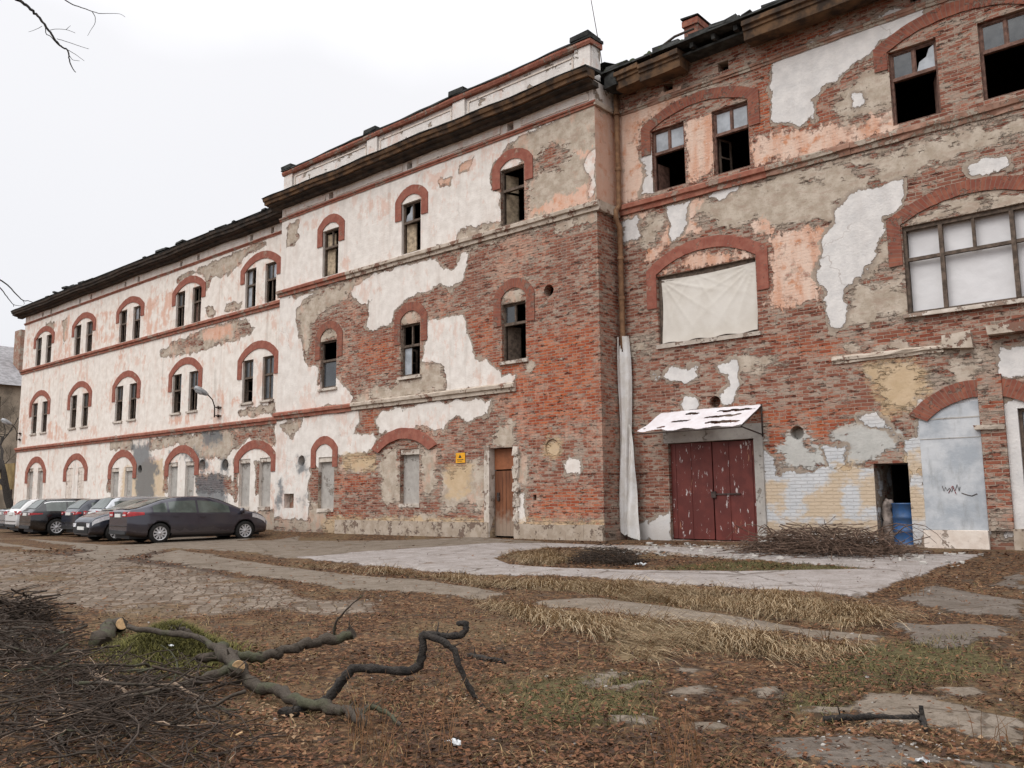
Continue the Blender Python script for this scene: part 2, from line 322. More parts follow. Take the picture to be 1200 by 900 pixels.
('M','G',1,[(-18.41,1.98),(-17.87,1.87),(-17.28,2.18),(-16.54,2.02),(-16.49,0.7),(-17.61,0.93),(-18.41,0.65)]),
('M','Y',1,[(-18.14,1.97),(-17.21,2.04),(-17.34,1.3),(-18.0,1.21)]),
('M','G',1,[(-16.35,2.51),(-16.26,3.01),(-15.95,3.18),(-15.44,3.23),(-15.45,2.47)]),
('M','W',1,[(-15.47,1.1),(-15.14,1.27),(-15.21,0.92),(-15.07,0.57),(-15.16,0.31),(-15.56,0.26),(-15.5,0.7)]),
('M','G',1,[(-15.48,2.43),(-14.96,2.23),(-15.02,1.62),(-15.38,1.27),(-15.49,1.54)]),
('M','B',1,[(-15.46,3.82),(-14.76,3.77),(-14.77,3.23),(-15.01,2.76),(-15.47,2.74)]),
('M','B',1,[(-14.58,1.35),(-12.52,1.4),(-12.6,0.43),(-15.04,0.36)]),
('M','W',1,[(-13.74,1.99),(-13.61,2.13),(-13.29,2.1),(-13.27,1.79),(-13.38,1.71),(-13.7,1.71)]),
('M','Y',1,[(-14.33,2.55),(-14.11,2.59),(-13.92,2.47),(-13.95,2.27),(-14.23,2.22),(-14.36,2.34)]),
('M','G',1,[(-14.33,2.55),(-14.11,2.59),(-13.92,2.47),(-13.95,2.27),(-14.23,2.22),(-14.36,2.34)]),
('M','G',1,[(-27,0),(-12.5,0),(-12.5,0.42),(-18.3,0.45),(-21,0.5),(-24,0.4),(-27,0.5)]),
('M','Y',1,[(-24,0),(-12.5,0),(-12.5,0.4),(-24,0.4)]),
('R','K',1,[(-12.57,11.75),(-10.34,11.75),(-10.41,11.35),(-11.03,11.19),(-11.59,10.96),(-11.67,10.21),(-11.31,10.03),(-11.21,9.04),(-12.65,8.93)]),
('R','W',1,[(-11.58,10.11),(-11.31,10.19),(-11.3,9.75),(-11.3,9.12),(-11.77,9.04),(-11.62,9.6)]),
('R','G',1,[(-10.35,11.67),(-9.45,11.58),(-9.46,11.35),(-9.88,11.36),(-10.38,11.29)]),
('R','G',1,[(-12.19,10.07),(-11.87,10.07),(-11.88,9.67),(-12.12,9.49)]),
('R','K',1,[(-10.34,10.81),(-9.49,10.79),(-9.47,9.03),(-10.31,8.97)]),
('R','K',1,[(-8.58,9.97),(-8.12,9.75),(-7.28,9.68),(-6.97,9.69),(-7.02,8.87),(-8.6,8.95)]),
('R','K',1,[(-8.57,9.84),(-6.46,9.54),(-5.11,9.44),(-5.17,8.91),(-8.59,8.92)]),
('R','W',1,[(-7.8,11.61),(-6.96,11.63),(-5.91,11.61),(-5.22,11.68),(-4.36,11.67),(-4.4,11.49),(-4.54,11.24),(-4.83,11.19),(-5.29,11.08),(-5.57,11.0),(-5.7,10.9),(-6.08,10.82),(-6.36,10.6),(-6.56,10.53),(-6.79,10.51),(-6.94,10.31),(-6.9,10.02),(-6.95,9.79),(-7.13,9.78),(-7.34,9.73),(-7.47,9.88),(-7.58,9.91),(-8.0,9.94),(-7.98,10.58),(-7.92,10.78),(-8.06,10.93),(-7.93,11.22)]),
('R','W',1,[(-6.13,10.09),(-5.88,10.09),(-5.76,9.89),(-5.86,9.79),(-6.05,9.83)]),
('R','G',1,[(-6.49,9.91),(-6.02,10.35),(-5.56,10.67),(-5.1,10.04),(-5.14,9.45),(-6.29,9.49)]),
('R','G',1,[(-9.29,8.62),(-7.38,8.69),(-5.17,8.54),(-2.8,8.59),(-2.67,8.58),(-2.83,8.21),(-4.22,7.97),(-5.22,7.85),(-6.58,7.56),(-6.72,7.15),(-9.34,7.74)]),
('R','G',-1,[(-8.15,8.12),(-7.17,8.3),(-7.02,7.9),(-7.86,7.68),(-8.35,7.86)]),
('R','G',-1,[(-6.15,8.27),(-5.77,8.28),(-5.78,8.06),(-6.16,8.04)]),
('R','K',1,[(-12.35,8.74),(-11.25,8.78),(-11.41,8.56),(-11.8,8.18),(-11.88,7.84),(-12.38,7.81)]),
('R','W',1,[(-12.33,8.5),(-11.88,8.55),(-11.85,8.07),(-12.08,7.89),(-12.35,7.94)]),
('R','G',1,[(-11.39,8.64),(-11.14,8.27),(-11.19,8.05),(-11.6,7.67),(-11.95,7.78),(-11.76,8.17)]),
('R','K',1,[(-11.0,8.66),(-9.6,8.66),(-8.87,8.66),(-9.07,8.53),(-9.61,8.51),(-10.1,8.33),(-10.19,8.09),(-9.88,7.8),(-9.97,7.63),(-10.7,7.58),(-11.53,7.19),(-11.68,7.3),(-11.16,7.77),(-10.98,8.12)]),
('R','W',1,[(-10.95,8.65),(-10.16,8.65),(-10.34,8.35),(-10.48,8.0),(-10.7,7.67),(-10.87,7.63),(-10.93,8.11)]),
('R','W',1,[(-9.68,8.64),(-8.87,8.68),(-8.99,8.54),(-9.49,8.52)]),
('R','G',1,[(-10.57,8.34),(-9.29,8.62),(-7.39,8.51),(-5.2,8.1),(-5.2,7.79),(-6.28,7.86),(-6.63,7.6),(-6.77,7.16),(-8.19,7.32),(-8.68,7.65),(-9.34,7.7)]),
('R','K',1,[(-8.72,7.62),(-8.36,7.7),(-8.0,7.37),(-7.0,7.12),(-6.66,7.14),(-6.91,6.72),(-7.04,5.93),(-6.92,5.19),(-7.39,5.41),(-8.05,5.35),(-8.47,5.55),(-8.36,5.92),(-8.3,7.07)]),
('R','W',1,[(-6.63,7.6),(-6.23,7.82),(-5.17,7.8),(-5.2,7.2),(-5.52,7.11),(-5.63,7.08),(-5.63,6.74),(-5.84,6.28),(-6.08,5.93),(-6.42,5.59),(-6.49,5.32),(-6.57,4.8),(-6.89,4.75),(-6.94,5.22),(-6.97,5.69),(-7.13,5.95),(-7.0,6.74),(-6.71,7.21)]),
('R','G',1,[(-5.58,7.12),(-5.32,7.06),(-5.44,6.03),(-5.15,5.81),(-5.14,4.81),(-5.94,4.79),(-6.63,4.84),(-6.49,5.44),(-6.03,5.86),(-5.66,6.63)]),
('R','G',-1,[(-5.96,6.1),(-5.59,6.09),(-5.31,5.68),(-5.83,5.61)]),
('R','K',1,[(-11.21,6.9),(-10.36,7.16),(-9.33,7.12),(-8.62,6.85),(-8.59,6.75),(-11.17,6.82)]),
('R','W',1,[(-3.87,7.88),(-3.12,7.85),(-3.14,7.57),(-3.5,7.54),(-3.85,7.57)]),
('R','G',1,[(-5.08,6.81),(-4.42,7.12),(-3.81,7.14),(-2.93,6.99),(-2.95,6.72),(-5.11,6.76)]),
('R','W',1,[(-11.55,4.24),(-11.17,4.27),(-10.79,4.27),(-10.27,4.34),(-10.21,4.24),(-10.32,4.04),(-10.44,3.94),(-10.69,3.9),(-10.89,3.99),(-11.38,4.11)]),
('R','W',1,[(-9.75,4.26),(-9.27,4.25),(-9.21,4.03),(-9.15,3.82),(-9.2,3.58),(-9.32,3.35),(-9.58,3.3),(-9.72,3.56),(-9.45,3.67),(-9.44,3.99),(-9.7,4.12)]),
('R','W',1,[(-10.7,3.54),(-10.34,3.51),(-10.31,3.33),(-10.4,3.19),(-10.72,3.21)]),
('R','G',1,[(-9.3,4.48),(-8.4,4.44),(-7.98,4.4),(-8.07,4.05),(-8.42,4.02),(-8.95,4.04),(-9.14,3.92),(-9.31,4.22)]),
('R','G',1,[(-12.16,5.33),(-11.47,5.16),(-11.7,4.78),(-12.14,4.79)]),
('R','G',1,[(-6.6,4.4),(-5.08,4.17),(-3.76,3.95),(-3.82,3.84),(-5.09,4.05),(-6.61,4.27)]),
('R','G',1,[(-6.2,3.81),(-5.9,3.9),(-5.33,3.84),(-5.06,3.6),(-5.07,3.12),(-5.33,2.99),(-5.4,2.85),(-5.8,2.86),(-5.94,3.38)]),
('R','Y',1,[(-6.2,3.81),(-5.9,3.9),(-5.33,3.84),(-5.06,3.6),(-5.07,3.12),(-5.33,2.99),(-5.4,2.85),(-5.8,2.86),(-5.94,3.38)]),
('R','G',1,[(-5.07,3.57),(-4.74,3.56),(-4.52,3.6),(-4.03,3.81),(-3.78,3.75),(-4.09,3.38),(-4.76,3.21),(-5.07,3.09)]),
('R','G',1,[(-6.39,5.78),(-5.18,5.57),(-5.18,4.74),(-6.39,4.82)]),
('R','W',1,[(-3.63,3.96),(-3.05,3.89),(-3.1,3.28),(-3.68,3.4)]),
('R','W',1,[(-3.68,2.97),(-2.92,2.9),(-3.13,0.28),(-3.74,0.27)]),
('R','W',1,[(-8.67,2.19),(-8.44,1.89),(-8.3,1.62),(-7.05,1.64),(-6.54,1.67),(-6.09,1.67),(-6.11,0.17),(-6.2,-0.02),(-8.76,-0.09)]),
('R','W',1,[(-5.48,1.78),(-5.4,2.12),(-5.14,2.29),(-5.27,0.01),(-5.54,0.04)]),
('R','C',1,[(-8.73,2.66),(-5.02,2.62),(-5.2,-0.06),(-8.88,-0.18)]),
('R','Y',1,[(-8.63,1.27),(-8.23,1.31),(-8.3,0.9),(-8.56,0.94)]),
('R','Y',1,[(-7.54,1.02),(-7.15,1.29),(-6.95,1.32),(-6.95,0.7),(-7.72,0.58)]),
('R','Y',1,[(-6.94,1.64),(-6.54,1.67),(-6.56,1.43),(-6.95,1.44)]),
('R','Y',1,[(-6.37,1.39),(-6.1,1.42),(-6.14,0.93),(-6.36,0.93)]),
('R','Y',1,[(-8.76,0.4),(-6.09,0.47),(-6.1,0.29),(-8.77,0.28)]),
('R','Y',1,[(-5.43,1.15),(-5.23,1.07),(-5.26,0.59),(-5.47,0.63)]),
('R','Y',1,[(-5.39,1.82),(-5.21,1.81),(-5.23,1.59),(-5.4,1.59)]),
('R','G',1,[(-6.94,2.59),(-6.55,2.73),(-6.09,2.77),(-5.66,2.55),(-5.55,2.28),(-5.92,1.95),(-6.31,1.76),(-6.92,1.82)]),
('R','C',1,[(-6.94,2.59),(-6.55,2.73),(-6.09,2.77),(-5.66,2.55),(-5.55,2.28),(-5.92,1.95),(-6.31,1.76),(-6.92,1.82)]),
('R','W',1,[(-6.4,2.76),(-6.06,2.77),(-5.67,2.51),(-5.61,2.28),(-5.82,2.33),(-6.11,2.58)]),
('R','W',1,[(-7.23,2.13),(-6.74,2.18),(-6.78,1.67),(-7.09,1.68)]),
('R','G',1,[(-8.02,2.49),(-7.75,2.73),(-7.51,2.47),(-7.51,2.18),(-7.15,2.12),(-7.17,1.65),(-8.26,1.66),(-8.28,2.05)]),
('R','B',1,[(-58.52,9.0),(-58.48,8.99),(-58.47,8.98)]),
('R','B',1,[(-8.38,4.79),(-6.42,4.34),(-4.84,4.41),(-5.03,4.08),(-8.4,4.29)]),
('R','B',1,[(-8.68,3.1),(-6.33,2.92),(-5.99,2.53),(-8.53,1.89)]),
('R','B',1,[(-8.01,11.84),(-6.75,11.8),(-6.68,9.46),(-8.56,9.81)]),
('R','W',1,[(-12.2,0.32),(-11.19,0.7),(-11.18,-0.03),(-12.25,-0.06)]),
('R','G',1,[(-11.17,2.68),(-8.63,2.67),(-8.55,2.31),(-11.18,2.39)]),
('L','S',1,[(-40.29,3.84),(-38.28,3.98),(-37.38,1.21),(-39.29,0.79)]),
('L','S',1,[(-34.32,2.23),(-31.88,2.31),(-31.27,0.79),(-33.78,0.72)]),
('L','S',1,[(-33.76,4.14),(-32.01,4.21),(-31.95,3.43),(-33.56,3.29)]),
('L','S',1,[(-36.64,3.36),(-33.85,3.38),(-33.96,2.98),(-36.3,2.96)])]
ZONES=[
('A',1,[(-16.64,-6.34),(-16.05,-4.2),(-14.79,-1.93),(-13.49,-1.15),(-11.43,-1.18),(-9.71,-1.06),(-7.62,-1.28),(-5.89,-1.35),(-3.86,-0.67),(-4.01,-2.87),(-4.03,-4.59),(-3.97,-6.57),(-5.27,-6.51),(-7.24,-6.44),(-9.06,-6.46),(-10.23,-7.1),(-12.24,-6.84)]),
('A',-1,[(-12.21,-4.52),(-12.9,-3.13),(-12.79,-2.02),(-11.91,-1.53),(-10.15,-1.76),(-7.77,-2.51),(-6.29,-3.01),(-4.67,-3.29),(-6.45,-4.54),(-8.03,-5.17),(-9.76,-5.56),(-10.9,-5.43)]),
('R',1,[(-13.21,-1.5),(-12.19,-0.79),(-8.16,-0.08),(-4.93,-0.44),(-4.75,-2.1),(-6.99,-2.69),(-9.95,-2.07)]),
('P',1,[(-22.04,-7.17),(-16.43,-7.47),(-12.65,-8.13),(-10.88,-8.08),(-9.03,-8.38),(-8.12,-8.79),(-8.07,-9.41),(-9.23,-9.25),(-10.77,-9.59),(-13.95,-9.05),(-17.88,-8.83)]),
('P',1,[(-7.32,-9.14),(-6.81,-8.41),(-5.64,-8.63),(-4.71,-8.87),(-3.64,-9.29),(-2.8,-9.32),(-2.84,-9.68),(-3.86,-9.63),(-5.4,-9.4),(-6.83,-9.49)]),
('P',1,[(-29.58,-7.52),(-29.48,-5.9),(-25.33,-7.86),(-26.54,-8.46)]),
('P',1,[(-22.93,-8.63),(-26.0,-5.57),(-22.55,-6.1),(-19.9,-9.1)]),
('P',1,[(-19.37,-8.66),(-21.1,-6.46),(-16.61,-7.52),(-15.96,-9.04),(-17.72,-8.41)]),
('P',1,[(-21.92,-5.72),(-21.22,-4.63),(-18.48,-4.93),(-16.29,-6.48)]),
('P',1,[(-23.85,-4.0),(-24.65,-0.58),(-21.55,-2.77)]),
('P',1,[(-30.06,-2.16),(-26.51,-0.82),(-23.75,-4.7),(-25.87,-5.17)]),
('D',1,[(-3.56,-6.49),(-3.52,-4.85),(-2.87,-5.67),(-2.24,-6.08),(-1.99,-7.48),(-2.48,-7.39),(-2.75,-7.34)]),
('D',1,[(-2.99,-8.54),(-2.09,-8.13),(-1.91,-8.7),(-2.09,-9.14),(-2.17,-9.65),(-2.52,-9.44)]),
('D',1,[(-2.88,-4.51),(-2.87,-2.52),(-2.45,-4.87)]),
('D',1,[(-1.78,-9.37),(-1.69,-9.16),(-1.58,-9.77)]),
('P',1,[(-2.45,-12.41),(-2.32,-12.19),(-2.13,-12.3),(-2.19,-12.56)]),
('P',1,[(-2.12,-12.28),(-2.13,-11.73),(-1.88,-11.59),(-1.51,-11.73),(-1.47,-12.15),(-1.63,-12.41),(-1.95,-12.46)]),
('P',1,[(-1.49,-11.76),(-1.2,-11.87),(-1.1,-12.47),(-1.5,-12.35),(-1.46,-12.14)]),
('P',1,[(-1.9,-11.28),(-1.64,-11.13),(-1.43,-11.42),(-1.72,-11.47)]),
('D',1,[(-2.33,-13.09),(-1.94,-12.75),(-1.65,-12.81),(-1.36,-12.93),(-1.03,-12.87),(-1.9,-13.58)]),
('P',1,[(-4.08,-12.61),(-4.12,-12.27),(-3.87,-12.39),(-3.73,-12.66)]),
('P',1,[(-3.67,-12.66),(-3.72,-12.34),(-3.6,-12.25),(-3.54,-12.66)]),
('P',1,[(-3.37,-12.53),(-3.2,-12.15),(-2.97,-12.32),(-3.14,-12.68)]),
('P',1,[(-3.66,-11.78),(-3.58,-11.6),(-3.35,-11.78),(-3.34,-12.05)]),
('P',1,[(-2.8,-13.18),(-2.72,-12.97),(-2.5,-13.08),(-2.68,-13.29)]),
('P',1,[(-4.15,-12.29),(-3.84,-12.09),(-3.82,-12.36)]),
('P',1,[(-2.86,-12.42),(-2.73,-12.28),(-2.67,-12.45),(-2.77,-12.53)]),
('P',1,[(-2.87,-12.01),(-2.78,-11.89),(-2.68,-12.1),(-2.76,-12.17)]),
('P',1,[(-2.47,-12.38),(-2.4,-12.2),(-2.26,-12.54),(-2.32,-12.59)]),
('P',1,[(-3.25,-13.3),(-3.04,-13.14),(-2.9,-13.39),(-3.12,-13.43)]),
('P',1,[(-42.79,-5.04),(-26.34,-6.12),(-24.84,-2.1),(-16.83,-0.07),(-13.78,-0.79),(-16.77,-6.14),(-21.58,-7.62),(-27.17,-7.51),(-31.12,-8.55)]),
('P',-1,[(-41.62,-4.08),(-29.75,-6.57),(-27.79,-6.59),(-24.32,-8.2),(-32.04,-7.26)]),
('P',-1,[(-19.68,-9.2),(-19.83,-8.38),(-17.54,-8.51),(-16.14,-9.15),(-17.66,-9.74)]),
('P',-1,[(-20.9,-8.12),(-23.15,-5.79),(-22.2,-6.15),(-20.07,-8.27)]),
('P',-1,[(-23.15,-5.79),(-19.69,-5.6),(-16.0,-6.68),(-15.21,-7.24),(-17.33,-7.07),(-21.1,-6.46)]),
('C',1,[(-31.75,-8.84),(-25.08,-8.74),(-19.49,-8.81),(-16.1,-9.03),(-11.58,-9.96),(-10.09,-10.84),(-9.69,-12.24),(-10.45,-13.04),(-13.14,-12.88),(-15.1,-13.59)]),
('C',1,[(-10.62,-10.62),(-9.19,-10.25),(-8.31,-11.12),(-8.89,-11.69)]),
('T',1,[(-15.22,-7.23),(-11.64,-7.39),(-9.68,-7.69),(-8.74,-6.87),(-6.95,-6.91),(-5.08,-6.93),(-3.84,-6.96),(-3.11,-8.04),(-3.09,-8.91),(-3.82,-8.87),(-4.84,-8.62),(-7.03,-8.11),(-8.58,-8.11),(-11.3,-7.7)]),
('T',1,[(-8.0,-9.48),(-6.68,-9.67),(-5.23,-9.67),(-3.77,-9.82),(-2.87,-10.02),(-2.9,-10.76),(-3.76,-10.91),(-5.14,-10.78),(-6.62,-10.38)]),
('T',1,[(-12.53,-3.83),(-12.39,-2.52),(-10.61,-3.64),(-10.3,-5.14)]),
('T',1,[(-5.29,-10.56),(-4.34,-10.8),(-3.92,-11.5),(-4.17,-11.91)]),
('N',1,[(-2.87,-10.02),(-2.14,-8.97),(-1.58,-10.41),(-2.07,-11.48),(-2.65,-11.57)]),
('N',1,[(-4.43,-12.91),(-3.77,-12.03),(-2.97,-13.31),(-3.63,-13.82)]),
('N',1,[(-9.68,-13.68),(-8.43,-13.13),(-6.43,-14.23),(-7.1,-14.74)]),
('N',1,[(-7.71,-2.98),(-5.35,-2.91),(-5.1,-3.62),(-8.17,-4.94)]),
('N',1,[(-2.57,-12.47),(-2.4,-11.39),(-2.15,-12.68)]),
('M',1,[(-23.54,-10.09),(-25.85,-5.83),(-24.64,-5.12),(-19.68,-8.12),(-15.79,-8.83),(-11.7,-10.03),(-14.65,-10.0),(-19.1,-9.55),(-19.47,-11.44)])]
BRANCH={'crooked':[[(-4.925,-14.619,-0.307,0.036),(-4.939,-14.465,-0.307,0.035),(-5.002,-14.281,-0.306,0.034),(-4.984,-14.202,-0.282,0.033),(-4.929,-14.152,-0.181,0.032),(-4.865,-14.093,-0.085,0.031),(-4.757,-13.977,-0.095,0.03),(-4.591,-13.809,-0.118,0.029),(-4.545,-13.755,-0.081,0.028),(-4.528,-13.74,0.035,0.027),(-4.536,-13.741,0.121,0.026),(-4.51,-13.7,0.13,0.025),(-4.446,-13.62,0.109,0.024),(-4.365,-13.53,0.111,0.023),(-4.345,-13.498,0.151,0.022),(-4.347,-13.487,0.19,0.021),(-4.413,-13.523,0.195,0.02)],[(-4.517,-13.734,0.122,0.026),(-4.398,-13.666,0.084,0.0243),(-4.323,-13.633,0.03,0.0225),(-4.288,-13.626,-0.07,0.0207),(-4.233,-13.599,-0.193,0.019),(-4.168,-13.565,-0.303,0.0173),(-3.959,-13.707,-0.314,0.0155),(-3.877,-13.698,-0.315,0.0138),(-3.96,-13.537,-0.315,0.012)]],'log':[[(-5.899,-14.336,-0.207,0.046),(-5.727,-14.354,-0.286,0.0434),(-5.444,-14.373,-0.303,0.0409),(-5.048,-14.435,-0.305,0.0383),(-4.761,-14.438,-0.306,0.0357),(-4.564,-14.419,-0.308,0.0331),(-4.372,-14.449,-0.309,0.0306),(-4.196,-14.552,-0.311,0.028)],[(-4.372,-14.449,-0.314,0.022),(-4.397,-14.313,-0.286,0.018),(-4.266,-14.284,-0.313,0.014),(-4.009,-14.406,-0.321,0.01)],[(-5.899,-14.336,-0.207,0.038),(-5.956,-14.51,-0.253,0.0337),(-6.033,-14.701,-0.304,0.0293),(-6.108,-14.948,-0.315,0.025)],[(-6.461,-14.163,-0.161,0.055),(-6.113,-14.294,-0.169,0.0535),(-5.766,-14.425,-0.183,0.052)]],'pale':[[(-6.131,-13.082,-0.138,0.045),(-6.167,-13.22,-0.175,0.0436),(-6.265,-13.416,-0.194,0.0421),(-6.305,-13.561,-0.214,0.0407),(-6.36,-13.716,-0.254,0.0393),(-6.43,-13.89,-0.257,0.0379),(-6.525,-14.091,-0.232,0.0364),(-6.615,-14.281,-0.241,0.035)],[(-6.258,-13.187,-0.159,0.014),(-6.216,-13.204,-0.051,0.0115),(-6.149,-13.192,0.026,0.009),(-6.051,-13.159,0.124,0.0065),(-5.951,-13.12,0.199,0.004)],[(-6.159,-13.107,-0.131,0.014),(-6.142,-13.103,-0.071,0.01)]],'stump':[[(-8.694,-14.129,-0.272,0.09),(-9.179,-13.865,-0.275,0.0817),(-9.641,-13.578,-0.279,0.0733),(-9.178,-13.704,-0.196,0.065)]],'arch':[[(-7.718,-14.329,-0.082,0.022),(-7.295,-14.228,-0.099,0.0236),(-6.911,-14.162,-0.098,0.0252),(-6.605,-14.155,-0.151,0.0268),(-6.353,-14.194,-0.211,0.0284),(-6.134,-14.264,-0.252,0.03)],[(-7.103,-14.056,-0.131,0.03),(-7.154,-14.109,-0.079,0.025),(-7.212,-14.155,-0.1,0.02)]],'leftlog':[[(-10.685,-14.693,-0.287,0.07),(-10.241,-14.507,-0.288,0.0667),(-9.696,-14.581,-0.276,0.0633),(-9.323,-14.619,-0.252,0.06)]],'leftlong':[[(-9.042,-14.911,-0.242,0.035),(-8.752,-14.791,-0.26,0.0283),(-8.466,-14.677,-0.26,0.0217),(-8.097,-14.492,-0.254,0.015)]],'twigpale':[[(-6.73,-15.057,-0.19,0.016),(-6.538,-15.052,-0.222,0.015),(-6.329,-15.033,-0.246,0.014),(-6.127,-15.014,-0.31,0.013),(-5.832,-15.071,-0.324,0.012)]],'twigarc':[[(-6.237,-15.011,-0.302,0.014),(-6.056,-14.947,-0.23,0.0128),(-5.858,-14.863,-0.19,0.0116),(-5.758,-14.852,-0.219,0.0104),(-5.617,-14.802,-0.265,0.0092),(-5.497,-14.774,-0.286,0.008)]],'stick':[[(-5.353,-12.412,-0.297,0.03),(-5.209,-12.402,-0.298,0.0275),(-4.925,-12.422,-0.3,0.025)]],'rightstick':[[(-2.169,-12.564,-0.304,0.02),(-2.078,-12.52,-0.29,0.0187),(-1.929,-12.426,-0.28,0.0175),(-1.802,-12.35,-0.28,0.0163),(-1.683,-12.282,-0.27,0.015)],[(-1.672,-12.285,-0.203,0.014),(-1.663,-12.299,-0.264,0.017),(-1.598,-12.481,-0.303,0.02)]]}
TWIGS=[[(-11.571,-14.488,7.591,0.022),(-11.458,-14.374,7.502,0.0207),(-11.397,-14.311,7.436,0.0194),(-11.348,-14.256,7.37,0.0181),(-11.3,-14.202,7.296,0.0168),(-11.225,-14.111,7.15,0.0155),(-11.189,-14.064,7.062,0.0142),(-11.143,-14.006,6.96,0.0128),(-11.1,-13.957,6.894,0.0115),(-11.053,-13.911,6.864,0.0102),(-11.042,-13.89,6.798,0.0089),(-11.043,-13.875,6.711,0.0076),(-11.021,-13.84,6.616,0.0063),(-10.997,-13.811,6.572,0.005)],[(-11.236,-14.12,7.15,0.006),(-11.238,-14.108,7.07,0.0055),(-11.193,-14.061,7.026,0.005),(-11.145,-14.004,6.938,0.0045),(-11.1,-13.957,6.894,0.004)],[(-11.237,-13.948,7.673,0.009),(-11.209,-13.913,7.613,0.0081),(-11.141,-13.844,7.553,0.0072),(-11.033,-13.741,7.5,0.0064),(-10.958,-13.669,7.462,0.0055),(-10.882,-13.598,7.434,0.0046),(-10.814,-13.539,7.433,0.0037),(-10.69,-13.431,7.426,0.0029),(-10.638,-13.378,7.384,0.002)],[(-10.958,-13.669,7.462,0.005),(-10.937,-13.637,7.387,0.0043),(-10.945,-13.63,7.306,0.0035),(-10.992,-13.656,7.225,0.0027),(-11.034,-13.678,7.144,0.002)],[(-11.195,-14.079,7.113,0.004),(-11.127,-14.022,7.127,0.0035),(-11.029,-13.935,7.115,0.003),(-10.955,-13.864,7.074,0.0025)],[(-11.139,-14.011,7.003,0.004),(-11.033,-13.91,6.958,0.0035),(-10.927,-13.81,6.906,0.003),(-10.841,-13.729,6.868,0.0025)],[(-11.042,-13.901,6.856,0.004),(-10.96,-13.817,6.783,0.0033),(-10.9,-13.753,6.716,0.0025)],[(-11.036,-13.882,6.784,0.004),(-11.01,-13.851,6.732,0.0033),(-10.945,-13.792,6.717,0.0025)],[(-11.268,-14.151,7.165,0.0035),(-11.35,-14.213,7.115,0.0027),(-11.408,-14.259,7.094,0.002)],[(-11.039,-13.945,7.118,0.0035),(-10.99,-13.911,7.169,0.002)],[(-13.188,-13.966,4.292,0.012),(-13.076,-13.852,4.195,0.0107),(-13.003,-13.774,4.115,0.0094),(-12.933,-13.694,4.003,0.0081),(-12.862,-13.615,3.901,0.0069),(-12.806,-13.565,3.895,0.0056),(-12.745,-13.506,3.863,0.0043),(-12.703,-13.458,3.794,0.003)],[(-13.196,-13.957,4.207,0.009),(-13.087,-13.841,4.079,0.0078),(-13.04,-13.783,3.983,0.0067),(-12.986,-13.717,3.877,0.0055),(-12.965,-13.693,3.844,0.0043),(-12.91,-13.642,3.828,0.0032),(-12.854,-13.593,3.822,0.002)],[(-12.862,-13.615,3.901,0.004),(-12.85,-13.597,3.864,0.003),(-12.861,-13.601,3.833,0.002)],[(-12.965,-13.693,3.844,0.005),(-12.968,-13.69,3.813,0.003)]]
